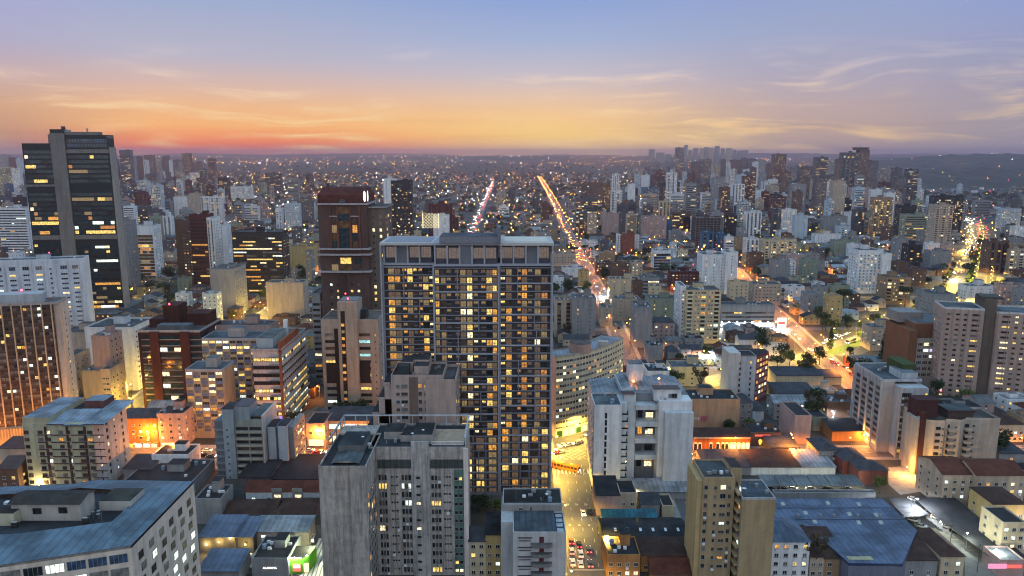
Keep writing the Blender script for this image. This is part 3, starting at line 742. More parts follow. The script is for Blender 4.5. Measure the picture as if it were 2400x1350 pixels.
b.box(b.lx(1059), b.lx(1082), -0.1, 0, 2, H - 7, CO(0.10, 0.165, 0.145), part='green_panel')
for j in range(13):
    z = H - 10.6 - j * fh
    for (p0, p1, n, h, dz) in ((876, 897, 3, 1.75, 0), (905, 924, 3, 0.62, 0.8), (931, 956, 3, 1.75, 0), (1003, 1028, 3, 1.6, 0), (1033, 1052, 3, 0.62, 0.8)):
        u0, u1 = b.lx(p0), b.lx(p1); cw = (u1 - u0) / n; lk = b.rng.choice('ywk') if b.rng.random() < 0.17 else None
        for i in range(n):
            b.w('F', u0 + i * cw + cw * 0.1, z + dz, cw * 0.8, h, kind=lk if lk and h > 1 and b.rng.random() < 0.75 else None, lit=0.0, darks=['g'] * 5 + ['c', 'n'], frame='frame_grey', mull=1)
    for i in range(2): b.w('F', b.lx(1060 + i * 11), z, 1.15, 1.1, lit=0.2, lits='yw', frame='frame_grey', mull=1, off=-0.12)
    b.w('F', b.lx(968), z + 0.6, 1.3, 0.75, lit=0.06, lits='w', frame=None, off=-0.5)
    for i in range(5): b.w('R', -13.5 + i * 2.7, z, 1.6, 1.6, lit=0.16, lits='ywoa', frame='frame_grey', ox=wl)
b.clutter(b.a + 1, b.lx(1005, 1050), 1, 18, H, 12); b.clutter(L0 + 1, wl - 1, 0, 11, H, 7); b.coolers(10)
for p in (886, 915, 943, 1015, 1042): b.box(b.lx(p), b.lx(p) + 0.12, -0.09, 0, 2, H - 7, CO(0.2, 0.19, 0.185), part='rib')
b.finish()

# pinkish stepped apartment block
b = Bld('apartment_building', 'pinkish beige apartment tower with stepped side terraces in front of the slate tower', 'apartment building', 918, 1040, 884, Y=258, mark='the pinkish beige block', ref=950)
PK = PL(0.36, 0.285, 0.26); H = b.lz(884)
b.box(b.a, b.b, 0, 17, 0, H, PK); b.roof(b.a, b.b, 0, 17, H, (0.09, 0.095, 0.11), 0.8, PK, kit=False)
u0, u1 = b.lx(998, 900), b.lx(1048, 900, -2); b.box(u0, u1 + 3, -2, 18, 0, b.lz(893), PK); b.roof(u0, u1 + 3, -2, 18, b.lz(893), (0.16, 0.17, 0.19), 1.2, PK, kit=False)
for (p0, p1, y, a_, d_) in ((935, 963, 848, 6, 15), (952, 1000, 843, 9, 17), (968, 1002, 858, 3, 10)): b.part('roof/roof_house').box(b.lx(p0, 870), b.lx(p1, 870), a_, d_, H, b.lz(y, a_), PK, ('flatroof', (0.06, 0.075, 0.09)))
b.part('roof/glass_house').box(b.lx(932, 870), b.lx(956, 870), 2, 10, H, H + 3.6, ('paint', (0.03, 0.045, 0.05)))
for j in range(5):
    z = H - 3 - j * 5.6; x = b.a - 2.6 - j * 2.2; b.box(x, x + 2.8 + (2.2 if j else 0), 1, 15, 0, z, PK); b.part('terrace').box(x - 0.2, x + 2.2, 0.6, 15.3, z, z + 0.9, PL(0.30, 0.26, 0.25), ('flatroof', (0.04, 0.045, 0.055)))
b.box(b.lx(956), b.lx(977), -0.05, 0, 4, H, PL(0.16, 0.115, 0.10), part='recess')  # darker strip on the wall face, painted as a shaded recess
for j in range(int(H / 2.95) - 1):
    z = H - 4 - j * 2.95
    for (p, w, h) in ((925, 1.3, 1.2), (937, 2.4, 1.3), (978, 1.2, 1.5), (992, 1.2, 1.2)):
        b.w('F', b.lx(p), z, w, h, lit=0.14, lits='wka', darks=['g', 'g', 'c', 'n', 'b'], frame='frame_grey')
    for i in range(4): b.w('R', 0 + i * 4.2, z, 1.5, 1.3, lit=0.1, ox=u1 + 3, frame='frame_grey')
b.clutter(b.a, b.b, 1, 15, H, 8); b.coolers(12); b.finish()

# white block on the right of the junction
b = Bld('apartment_building', 'white painted slab block with deep light well and metal roofs beside the junction', 'apartment building', 1392, 1622, 955, Y=288, mark='the white light-well block', ref=1030)
WH, WH2 = PL(0.60, 0.62, 0.65), PL(0.48, 0.52, 0.56); H = b.lz(952)
a1, a2, a3 = b.lx(1462), b.lx(1500), b.lx(1553)
HR = H + 2.6
MR = ('metalroof', (0.27, 0.30, 0.335))
b.box(b.a, a1, 0, 15, 0, H, WH); b.box(a1, a2 - 4, 2.5, 15, 0, H + 0.4, WH2); b.box(a2 - 5, a2, 5, 34, 0, H + 3.2, WH2); b.box(a2, a3, 9, 34, 0, HR, PL(0.20, 0.215, 0.235)); b.box(a3, b.b, 2, 36, 0, H + 1.4, WH); b.box(a3 - 1.5, b.b - 4, 5, 10, H + 0.5, H + 5.2, WH); b.box(a3 + 2, b.b, -1.2, 2, 0, H - 2.5, PL(0.47, 0.50, 0.54))
b.roof(b.a, a1, 0, 15, H, (0.20, 0.225, 0.25), 0.5, WH, kit=False)
for (u0, u1, y0, y1, z) in ((b.a + 1, a2 - 3, 14, 34, H + 0.5), (a2 - 4.5, a2 + 1, 12, 33, H + 3.3), (a2 + 1.5, a3 - 1, 12, 33, HR + 0.1), (a3, b.b, 10, 35.5, H + 1.5)): b.part('roof').gable(u0, u1, y0, y1, z, 1.2, MR, WH, 'y', 0.2)
b.box(b.a + 1, a2 - 3, 15, 34, 0, H + 0.4, WH2)
t = b.part('roof/water_tower'); t.box(a2 - 0.5, a2 + 5.5, 22, 29, HR, HR + 8.5, WH, ('flatroof', (0.2, 0.2, 0.22)))
b.part('roof/roof_house').box(a3 - 2, b.b - 4.2, 4.5, 10.5, H + 5.2, H + 5.45, WH, ('flatroof', (0.20, 0.14, 0.13))); b.part('roof/roof_house').box(a1 + 0.6, a2 - 0.4, 4.6, 9, H + 3.2, H + 3.7, PL(0.24, 0.18, 0.18), ('flatroof', (0.16, 0.11, 0.11)))
for (p, y) in ((1503, 20), (1571, 24)): b.part('roof/beacon').cyl(b.lx(p, 930), y, 0.28, H + 4.0, H + 4.5, 'lamp_orange', 6)
for j in range(10):
    z = H - 5.2 - j * 3.05
    b.w('F', b.lx(1422), z, 0.9, 2.4, lit=0.0, darks=['g'], frame=None)
    b.w('F', a1 + 0.5, z + 0.6, 2.6, 0.7, lit=0.18, lits='wk', darks=['b', 'g'], frame='frame_dark', off=2.5)
    b.w('F', a2 - 4.6, z + 0.3, 1.5, 1.4, lit=0.08, lits='wa', frame='frame_grey', off=5)
for j in range(4):
    z = 6.5 + j * 7.2
    b.part('bridge').box(a2, a3, 4.0, 9, z + 5.0, z + 7.0, WH2, bot=True)
    b.w('F', a2 + 1.6, z, 2.0, 4.6, lit=0.3, lits='wka', frame='frame_dark', off=9, mull=2); b.w('F', a2 + 4.8, z, 3.3, 2.4, lit=0.75, lits='waw', frame='frame_dark', off=9, mull=3); b.w('F', a2 + 4.8, z + 2.5, 3.3, 2.2, lit=0.3, lits='wa', frame='frame_dark', off=9, mull=3)
b.w('F', b.lx(1578), H + 2.0, 1.6, 1.6, off=5, frame='frame_grey'); b.w('F', b.lx(1586), H + 1.8, 2.2, 1.9, off=5, frame='frame_grey', lit=0)
b.grid('L', 2, 30, 4, H - 2, 3.05, 5, 1.4, 1.3, lit=0.08, frame='frame_grey')
b.clutter(b.a + 1, a1, 1, 14, H, 6); b.clutter(a3, b.b - 1, 3, 9, H + 1.4, 4); b.coolers(10); b.finish()

# long curved block
def curved():
    Y0 = 345; xa = at(1303, 900, Y0)[0]; H = 40.5
    root = thing('apartment_building', 'long curved cream apartment block with lit ground floor arcade following the avenue', 'apartment building', (xa, Y0, 0))
    MARKS.append(('the curved cream block', 1380, 820, 350)); TAKEN.append((xa, xa + 30, 345, 356)); TAKEN.append((xa + 18, xa + 60, 352, 388))
    n = 12; P = []
    p0, p1, p2 = Vector((0, 0)), Vector((at(1400, 900, 346)[0] - xa, 7.0)), Vector((at(1459, 900, 383)[0] - xa, 38))
    for i in range(n + 1):
        t = i / n; P.append(p0 * (1 - t) ** 2 + p1 * 2 * t * (1 - t) + p2 * t * t)
    Bk = []
    for i in range(n + 1):
        a, c = P[max(0, i - 1)], P[min(n, i + 1)]; d = (c - a).normalized(); Bk.append(P[i] + Vector((-d.y, d.x)) * 12)
    wall, slab, roof, arc = MB(), MB(), MB(), MB(); CR = PL(0.52, 0.48, 0.35); fh = 3.05; wins = []; rr = random.Random(5)
    for i in range(n):
        a, c = P[i], P[i + 1]
        wall.poly([(*a, 0), (*c, 0), (*c, H), (*a, H)], CR); wall.poly([(*Bk[i + 1], 0), (*Bk[i], 0), (*Bk[i], H), (*Bk[i + 1], H)], CR)
        roof.poly([(*a, H), (*c, H), (*Bk[i + 1], H), (*Bk[i], H)], ('metalroof', (0.30, 0.32, 0.36)))
        d = (c - a); L = d.length; U = (d / L).to_3d(); Nn = Vector((U.y, -U.x, 0))
        for j in range(1, 13):
            z = j * fh + 0.9; o = a.to_3d()
            for s_ in (-0.7, ):
                p = o + Nn * 0.2 + Vector((0, 0, z + s_)); r = p + U * L
                slab.poly([p, r, r + Vector((0, 0, 0.22)), p + Vector((0, 0, 0.22))], PL(0.52, 0.48, 0.37)); slab.poly([p + Vector((0, 0, 0.22)), r + Vector((0, 0, 0.22)), r - Nn * 0.2 + Vector((0, 0, 0.22)), p - Nn * 0.2 + Vector((0, 0, 0.22))], PL(0.52, 0.48, 0.37))
            for k in range(2):
                u = L * (k + 0.5) / 2 - 0.85
                wins.append((o + U * u + Vector((0, 0, z)), U, Nn, 1.75, 1.45, rr.choice('awykaow') if rr.random() < 0.16 else rr.choice('gggcnn')))
        arc.poly([(*(a + Nn.xy * 0.3), 3.6), (*(c + Nn.xy * 0.3), 3.6), (*(c + Nn.xy * 0.3), 4.6), (*(a + Nn.xy * 0.3), 4.6)], PL(0.7, 0.68, 0.55))
        pa = a + Nn.xy * 0.3; pb = pa + U.xy * 0.7
        arc.poly([(*pa, 0), (*pb, 0), (*pb, 3.6), (*pa, 3.6)], PL(0.7, 0.68, 0.55))
        pa, pb = a + Nn.xy * 0.04 + U.xy * 0.8, c + Nn.xy * 0.04 - U.xy * 0.1
        arc.poly([(*pa, 0.3), (*pb, 0.3), (*pb, 3.4), (*pa, 3.4)], 'shop_warm' if i % 3 else ('paint', (0.03, 0.10, 0.04)))
    for e, f_ in ((P[0], Bk[0]), (Bk[n], P[n])): wall.poly([(*f_, 0), (*e, 0), (*e, H), (*f_, H)], PL(0.42, 0.31, 0.25))
    wall.build('wall', root); slab.build('sill_band', root); r = roof.build('roof', root); arc.build('arcade', root)
    k = MB(); c = (P[4] + Bk[4]) / 2; k.cyl(c.x + 3, c.y, 5.5, H, H + 4.5, PL(0.36, 0.25, 0.22), 14, top=('flatroof', (0.16, 0.13, 0.12))); k.build('stair_house', r)
    k = MB(); k.box(c.x + 13, c.x + 18, c.y + 8, c.y + 12, H, H + 2.5, PL(0.4, 0.36, 0.33)); k.build('roof_house', r)
    k = MB()
    for i in range(n):
        for A in (P, Bk):
            a, c2 = A[i], A[i + 1]; k.poly([(*a, H - 0.3), (*c2, H - 0.3), (*c2, H + 0.7), (*a, H + 0.7)], PL(0.36, 0.34, 0.29))
    k.build('parapet', r)
    wins.sort(key=lambda t: -t[0].z)
    for (O, U, Nn, w, h, kd) in wins[:100]: put('window', win_mesh(w, h, kd, 'frame_white', 2, False), root, O, math.atan2(U.y, U.x))
    k = MB()
    for (O, U, Nn, w, h, kd) in wins[100:]: k.win(O, U, Nn, w, h, kd, 'frame_white', 2)
    tag(k.build('window_rows', root), kind='stuff')
curved()

# dark glass tower on the left
b = Bld('office_tower', 'tall black glass office tower with grey stone stripe and rooftop plant', 'office tower', 76, 264, 338, Y=610, mark='the black glass tower', ref=500, yaw=7)
GS, GL = PL(0.17, 0.165, 0.16), ('paint', (0.018, 0.026, 0.03)); H = b.lz(336); c0, c1 = b.lx(134, 450), b.lx(165, 450)
b.box(b.a, c0, 0, 12, 0, H, GL); b.box(c1, b.b, 0, 12, 0, b.lz(316), GL); zc = b.lz(312); b.box(c0, c1, -1.5, 12, 0, zc, GS, ('flatroof', (0.1, 0.1, 0.1)), 'stone_shaft')
b.box(c0 - 3.2, c0, 3, 11, H, zc - 1, GS, part='stone_shaft'); b.part('roof').box(c1, b.b - 8, 1, 11, b.lz(316), b.lz(316) + 2.4, GS); b.part('roof/machine_room').box(c0 - 1, c0 + 9, 2, 10, zc, b.lz(303, 4), PL(0.03, 0.035, 0.04)); b.part('roof/chimney').box(c0 + 7, c0 + 9, 4, 7, zc, b.lz(296, 4), PL(0.06, 0.06, 0.07)); b.part('roof/water_tank').box(c0 + 9.2, c0 + 12, 4, 9, zc, b.lz(304, 4), PL(0.3, 0.3, 0.31)); b.part('roof/antenna').box(b.b - 19, b.b - 18, 8, 9, zc, zc + 4, 'metal')
b.part('roof/fin_wall').box(b.b - 0.6, b.b + 0.4, -0.6, 11, b.lz(324), b.lz(318), GS)
for (y0, y1) in ((359, 350), (437, 432), (561, 551)):
    b.part('stone_band').box(b.a, c0, -0.4, 0, b.lz(y0 + 0), b.lz(y1), GS) if y0 > 400 else None
    if y0 != 437: b.part('stone_band').box(c1, b.b, -0.4, 0, b.lz(y0), b.lz(y1), GS)
b.box(b.b + 0.01, b.b + 1.2, 0.5, 11.5, 0, b.lz(345), PL(0.28, 0.27, 0.26), part='stone_shaft')
b.ribbon('F', c1 + 1, b.b - 1, b.lz(346), b.lz(322), 3.7, 2.8, 2.4, 0.3, lit=0, darks=['tower_glass', 'b'], frame='frame_grey', mull=2)
for (u0, u1, yA, yB, p) in ((b.a + 1, c0 - 0.6, 740, 563, 0.12), (b.a + 1, c0 - 0.6, 550, 440, 0.14), (b.a + 1, c0 - 0.6, 430, 340, 0.05), (c1 + 0.6, b.b - 1, 745, 563, 0.3), (c1 + 0.6, b.b - 1, 550, 440, 0.24), (c1 + 0.6, b.b - 1, 430, 361, 0.13)):
    b.ribbon('F', u0, u1, b.lz(yA), b.lz(yB), 3.85, 2.0 if yA > 600 else 2.6, 2.7, 0.6, lit=p * 1.15, lits='yyweeaok', darks=['tower_glass'] * 5 + ['g'], frame=None, mull=1)
b.box(b.a - 2, b.b + 5, -4, 32, 0, 9, PL(0.12, 0.12, 0.12), part='podium'); b.finish(merge=True)

# pale blue-white slab on the left
b = Bld('apartment_building', 'wide pale blue-white slab block with square windows in front of the black glass tower', 'apartment building', -75, 187, 622, Y=455, mark='the pale slab block', ref=680, yaw=15)
W3 = PL(0.50, 0.56, 0.64); H = b.lz(612); b.box(b.a, b.b, 0, 13, 0, H, W3); b.roof(b.a, b.b, 0, 13, H, (0.12, 0.14, 0.17), 0.8, W3)
for (p, w) in ((8, 3.6), (36, 3.6), (64, 3.6), (91, 3.6), (143, 3.8), (168, 3.4)):
    for j in range(21):
        z = H - 6.5 - j * 3.02 + (0.6 if j == 0 else 0)
        b.w('F', b.lx(p - 6, 680), z, w, 2.4 if j == 0 else 1.2, lit=0.12, lits='ywak', darks=['g', 'b', 'b', 'g', 'c'], mull=3)
for j in range(21): b.w('F', b.lx(114, 680), H - 6 - j * 3.02, 1.1, 1.1, lit=0, mull=1, frame='frame_dark')
for p in (0, 28, 56, 84, 108, 134, 160, 184): b.box(b.lx(p - 8, 680), b.lx(p - 8, 680) + 0.5, -0.35, 0, 0, H, PL(0.47, 0.51, 0.58), part='rib')
b.finish()
# the crane-like mast seen before it
t = thing('antenna_mast', 'short red lattice mast with a red lamp on the brown grid block roof', 'mast', (*(at(45, 690, 350)[0], 352), 66.6)); m = MB()
for k in (-0.5, 0.5): m.bar((k, 0, 0), (k * 0.3, 0, 5), 0.1, ('paint', (0.3, 0.04, 0.03)), 4); m.bar((0, k, 0), (0, k * 0.3, 5), 0.1, ('paint', (0.3, 0.04, 0.03)), 4)
m.bar((-7, 0, 3.2), (15, 0, 0.9), 0.2, ('paint', (0.25, 0.06, 0.05)), 4); m.build('mast', t); m = MB(); m.cyl(0, 0, 0.4, 5, 5.7, 'lamp_red', 8); m.build('lamp', t)

# brown grid block with white fins
b = Bld('office_building', 'brown curtain wall block with tall cream vertical fins over an orange lit podium', 'office building', -95, 120, 712, Y=340, mark='the brown block with cream fins', ref=800, yaw=13)
H = b.lz(720); b.box(b.a, b.b, 0, 13, 8, H, PL(0.10, 0.07, 0.06)); b.box(b.b, b.b + 2.6, 1, 13, 0, H + 0.5, PL(0.45, 0.42, 0.39)); b.roof(b.a, b.b + 2.6, 0, 13, H + 0.6, (0.17, 0.19, 0.22), 1.0, PL(0.3, 0.28, 0.27), kit=False)
b.part('roof/machine_room').box(b.lx(-30, 720), b.lx(82, 720), 4, 11, H + 0.6, H + 5.0, PL(0.38, 0.40, 0.43)); fw = (b.lx(116) - b.lx(12)) / 5
for i in range(-5, 7):
    u = b.lx(12) + i * fw
    if u > b.a - 0.1: b.part('fin').box(u, u + 0.42, -0.8, 0, 6, H + 0.4, PL(0.46, 0.36, 0.25))  # cream tone warmed to imitate orange street light from below
    for j in range(19):
        z = 9.5 + j * 3.02
        for k in range(2):
            uu = u + 0.6 + k * (fw - 0.6) / 2
            if b.a < uu < b.b - 2.4: b.w('F', uu, z, (fw - 0.9) / 2, 1.5, lit=0.12, lits='wyak', darks=['n', 'n', 'g', 'c', 'c'], frame='frame_brown')
for j in range(20): b.box(b.a, b.b, -0.2, 0, 8 + j * 3.02, 8.6 + j * 3.02, PL(0.055, 0.045, 0.045), part='spandrel')
b.clutter(b.a + 2, b.b - 1, 1, 4, H + .6, 5)
for j in range(18): b.w('R', 6.0, 9.5 + j * 3.0, 1.4, 1.3, lit=0.03, ox=b.b + 2.6, mull=1)
b.box(b.a, b.b + 1, -4, 13, 0, 8, PL(0.40, 0.30, 0.18), part='podium')
for i in range(30): b.part('podium_fin').box(b.a + 2 + i * 1.25, b.a + 2.25 + i * 1.25, -4.4, -4.0, 3.5, 8.4, PL(0.55, 0.42, 0.25))
b.finish()

# pale green block lower left
b = Bld('apartment_building', 'pale green apartment block with maroon vertical stripes and light blue metal roof', 'apartment building', 62, 226, 995, Y=285, mark='the pale green block', ref=1080)
PG, MN = PL(0.37, 0.36, 0.26), ('paint', (0.055, 0.025, 0.025)); H = b.lz(993); b.box(b.a, b.b, 0, 26, 0, H, PG)
b.part('side_wall').poly([(b.b + 0.01, 0, 0), (b.b + 0.01, 26, 0), (b.b + 0.01, 26, H + 1), (b.b + 0.01, 13, H + 1.2), (b.b + 0.01, 0, H)], PL(0.46, 0.45, 0.44))
rf = b.part('roof'); BL = ('metalroof', (0.30, 0.37, 0.46))
for (p0, p1, y0, y1, z0, z1) in ((88, 130, -0.5, 14, H, H + 1.3), (127, 176, -1.0, 14, H - 0.3, H + 1.4), (172, 226, -0.5, 25, H, H + 1.5)): rf.poly([(b.lx(p0), y0, z0), (b.lx(p1), y0, z0), (b.lx(p1), y1, z1), (b.lx(p0), y1, z1)], BL); rf.poly([(b.lx(p0), y0 - 0.02, z0 - 0.4), (b.lx(p1), y0 - 0.02, z0 - 0.4), (b.lx(p1), y0 - 0.02, z0), (b.lx(p0), y0 - 0.02, z0)], ('paint', (0.03, 0.04, 0.06)))
k = b.part('roof/roof_house'); k.box(b.a, b.lx(90), 0.5, 26, H, H + 2.4, PG, BL); k.box(b.lx(122), b.lx(172), 17, 25, H, H + 3.8, PL(0.12, 0.06, 0.06), BL); rf.box(b.lx(90), b.b - 0.3, 14, 25.8, H - 0.2, H + 0.1, ('flatroof', (0.05, 0.06, 0.05)))
for p in (82, 134, 176): b.box(b.lx(p) - 0.5, b.lx(p) + 0.5, -0.15, 0, 1, H - 1.2, MN, part='stripe')
for j in range(8):
    z = H - 4.4 - j * 3.05
    for (p, w) in ((64, 1.9), (96, 2.0), (114, 2.0), (145, 1.8), (162, 1.7), (190, 2.2), (201, 1.5), (211, 2.2)):
        b.w('F', b.lx(p, 1080), z, w if p != 201 else 1.3, 1.5 if p < 200 or p == 211 or p == 190 else 1.5, lit=0.1 if p != 201 else 0, lits='kwa', darks=['n', 'g', 'n', 'c'] if p != 201 else ['c'], frame='frame_brown')
    for (p0, p1) in ((62, 78), (94, 130), (144, 174), (188, 222)): b.part('sill_band').box(b.lx(p0), b.lx(p1), -0.5, 0, z - 0.45, z - 0.2, MN, bot=True)
    for i in range(4): b.w('R', 3 + i * 6 + (j % 2) * 0.0, z + (i % 2) * 0.3, 1.3 if i % 2 else 0.9, 1.5 if i % 2 else 0.9, lit=0.1, lits='kw', frame='frame_dark')
b.finish()

# corner building bottom left
def corner():
    H = 52.6; root = thing('apartment_building', 'cream corner block with a wide blue-grey roof and slanting rows of windows, nearest of all', 'apartment building', (-83, 150, 0)); MARKS.append(('the cream corner block', 250, 1240, 150)); TAKEN.append((-130, -83, 130, 184))
    P = [(0, 0), (0, 32.5), (-26, 33.5), (-30, 31), (-60, 28), (-60, -13.5), (-24, -8)]
    CW = PL(0.55, 0.49, 0.43); w = MB(); r = MB()
    for i in range(len(P)):
        a, c = P[i], P[(i + 1) % len(P)]; w.poly([(*a, 0), (*c, 0), (*c, H), (*a, H)], CW)
    RF = ('metalroof', (0.13, 0.20, 0.27))
    I = [(-8.5, 8.5), (-8.5, 24), (-26, 26), (-30, 24), (-60, 20), (-60, -2), (-26, 3.2)]
    for i in range(len(P)):
        j = (i + 1) % len(P); r.poly([(*P[i], H + 0.05), (*P[j], H + 0.05), (*I[j], H + 1.3), (*I[i], H + 1.3)], RF)
        r.poly([(*P[i], H - 0.5), (*P[j], H - 0.5), (*P[j], H + 0.1), (*P[i], H + 0.1)], ('paint', (0.06, 0.06, 0.07)))
    r.poly([(*p, H + 0.2) for p in I], ('flatroof', (0.055, 0.07, 0.085)))
    w.build('wall', root); rr = r.build('roof', root)
    q = MB(); q.box(-33, -17, 11, 17, H, H + 4.6, PL(0.36, 0.35, 0.33)); q.gable(-33.2, -16.8, 10.6, 17.6, H + 4.6, 1.0, ('tile', (0.05, 0.05, 0.048)), PL(0.3, 0.3, 0.28), 'x', 0.3); q.build('roof_house', rr)
    q = MB(); q.box(-39, -31, 8.6, 12, H, H + 3.2, PL(0.40, 0.40, 0.30), ('tile', (0.035, 0.035, 0.035))); q.build('roof_house', rr)
    q = MB(); q.box(-15.5, -8, 16, 23, H, H + 2.6, PL(0.36, 0.36, 0.35), ('tile', (0.055, 0.06, 0.05))); q.build('roof_house', rr)
    q = MB(); q.prism([(-45, 6.6), (-42, 6.9), (-43, 9)], H, H + 5.6, PL(0.40, 0.36, 0.26)); q.build('gable_wall', rr)
    q = MB(); q.box(-58, -46, 10, 17, H, H + 3.2, PL(0.3, 0.3, 0.28), ('tile', (0.06, 0.06, 0.052))); q.build('roof_house', rr)
    for (x, y) in ((-14.5, 11.5), (-13.4, 12), (-12.6, 10.4), (-14.6, 10.2)):
        q = MB(); q.bar((x, y, H), (x, y, H + 2.0), 0.06, 'metal', 4); q.cyl(x, y, 0.1, H + 2.0, H + 2.2, 'metal', 9, 0.45); q.build('satellite_dish', rr)
    for (x, y) in ((-31, 7.4), (-16, 9.4)):
        q = MB(); q.box(x, x + 1.3, y, y + 0.8, H + 0.4, H + 1.6, 'dark', ('paint', (0.3, 0.3, 0.3))); q.build('air_conditioner', rr)
    for i in range(16):
        rg0 = random.Random(i); x, y = rg0.uniform(-44, -10), rg0.uniform(9, 23)
        q = MB()
        if i % 3: q.box(x, x + rg0.uniform(.7, 1.8), y, y + rg0.uniform(.6, 1.2), H + .2, H + rg0.uniform(.6, 1.4), rg0.choice(['frame_grey', 'white_trim', 'dark']))
        else: q.bar((x, y, H), (x, y, H + rg0.uniform(1.5, 4)), .07, 'metal', 5)
        q.build('vent_box' if i % 3 else 'antenna', rr)
    q = MB()
    q.win((-28, 10.9, H + 1.9), (1, 0, 0), (0, -1, 0), 2.0, 1.5, 'g', 'frame_dark'); q.win((-22, 10.9, H + 2.1), (1, 0, 0), (0, -1, 0), 2.0, 1.5, 'g', 'frame_dark'); q.build('roof_window', rr)
    rg = random.Random(2)
    for j in range(10):
        for i in range(6):
            z = H - 5.0 - j * 3.15; y = 2.6 + i * 5.0 + (0.9 if j % 2 else 0)
            if y + 2.3 > 32: continue
            put('window', win_mesh(2.2, 1.9, rg.choice('ggggccnk') if rg.random() > 0.05 else 'w', 'frame_brown', 3, False), root, (0.02, y, z), R(90))
    ang = math.atan2(8, 24); U = Vector((math.cos(ang), math.sin(ang), 0))
    for j in range(5):
        for i in range(6):
            p = Vector((-24, -8, 0)) + U * (0.6 + i * 4.05)
            put('window', win_mesh(3.6, 2.1, ('k' if (i, j) in ((2, 0), (3, 1)) else rg.choice('ggbbc')), 'frame_grey', 4, False), root, (p.x, p.y, H - 3.6 - j * 3.3), ang)
    a2 = math.atan2(5.5, 36); U = Vector((math.cos(a2), math.sin(a2), 0))
    for j in range(4):
        for i in range(5):
            p = Vector((-60, -13.5, 0)) + U * (15 + i * 4.2); put('window', win_mesh(3.7, 2.1, rg.choice('ggbb'), 'frame_grey', 4, False), root, (p.x, p.y, H - 3.6 - j * 3.3), a2)
corner()

# bluish block with banded front
b = Bld('apartment_building', 'blue-grey block with dark banded balconies, plain stair shaft and small twin annex', 'apartment building', 503, 620, 984, Y=300, mark='the blue-grey banded block', ref=1060)
BB = PL(0.25, 0.30, 0.34); H = b.lz(985); s1, s2 = b.lx(510), b.lx(537)
b.box(b.a, s1, 2, 16, 0, H - 1, PL(0.13, 0.16, 0.19)); b.box(s1, s2, -1.2, 8, 0, b.lz(957), BB); b.box(s2, b.lx(602), 0, 18, 0, H, PL(0.24, 0.26, 0.24)); b.box(b.lx(602), b.lx(605), -0.4, 18.4, 0, H + 2.2, PL(0.48, 0.49, 0.48)); b.box(s2, b.lx(573), 0.6, 10, H, b.lz(950, 2), BB)
b.part('roof').box(s2, b.lx(573), 0.5, 10.1, b.lz(950, 2), b.lz(950, 2) + 0.3, ('paint', (0.08, 0.07, 0.08))); b.part('roof').box(s1, s2, -1.3, 8.1, b.lz(957), b.lz(957) + 0.3, ('flatroof', (0.07, 0.06, 0.07))); b.part('roof').box(b.lx(573), b.lx(602), 1, 17.8, H + 1.2, H + 1.5, ('flatroof', (0.2, 0.23, 0.23)))
for j in range(8):
    z = H - 4.3 - j * 3.02
    for i in range(2): b.w('F', s2 + 0.4 + i * 5.6, z, 5.0, 1.3, lit=0.03, darks=['g', 'g', 'n'], frame='frame_dark', mull=3)
    b.part('balcony').box(s2, b.lx(602), -0.7, 0, z - 1.25, z - 0.45, PL(0.34, 0.33, 0.28), bot=True); b.w('F', b.lx(518), z, 0.7, 0.7, lit=0, mull=1, frame='frame_dark', off=-1.2)
    b.part('balcony').box(b.a - 0.2, s1, 1.4, 2, z - 1.0, z - 0.2, PL(0.2, 0.23, 0.26), bot=True)
for (p0, p1, y) in ((608, 627, 1000), (633, 655, 998)): b.box(b.lx(p0), b.lx(p1), 3, 12, 0, b.lz(y, 3), PL(0.36, 0.41, 0.46)); b.part('roof').box(b.lx(p0), b.lx(p1), 2.9, 12, b.lz(y, 3), b.lz(y, 3) + 0.3, ('flatroof', (0.08, 0.07, 0.09)))
b.box(b.lx(627), b.lx(633), 4, 12, 0, b.lz(1003, 3), PL(0.12, 0.15, 0.18)); b.box(b.lx(655), b.lx(668), 5, 22, 0, b.lz(1004, 3), PL(0.2, 0.22, 0.24)); b.grid('R', 6, 21, 2, 20, 3, 4, 2.0, 1.3, lit=0.2, ox=b.lx(668)); b.finish()

# bank-like office block with lit bands
b = Bld('office_building', 'modern office block with pink white bands, rust red corner fin and fully lit lower floors', 'office building', 596, 662, 818, Y=352, mark='the banded office block', ref=900)
PB = PL(0.50, 0.44, 0.43); H = b.lz(822); Dp = 44; RF_ = PL(0.24, 0.085, 0.045)
b.box(b.a, b.b, 0, Dp, 0, H, PB); b.roof(b.a, b.b + 0.6, -0.6, Dp, H + 0.4, (0.17, 0.19, 0.20), 0.7, PL(0.34, 0.35, 0.36), kit=False)
b.part('roof/machine_room').box(b.a + 1, b.a + 9, 4, 26, H + 0.4, H + 5.2, PL(0.36, 0.40, 0.42), ('flatroof', (0.2, 0.22, 0.22))); b.part('roof/machine_room').box(b.a + 7, b.a + 9, 28, 30, H, H + 9, 'white_trim')
u = b.lx(657, 880); b.part('fin_wall').box(u, u + 1.2, -0.9, 30, H - 0.5, H + 4.6, RF_); b.part('fin_wall').box(u, u + 1.3, -0.9, 0, 3, H, RF_)
n = 10
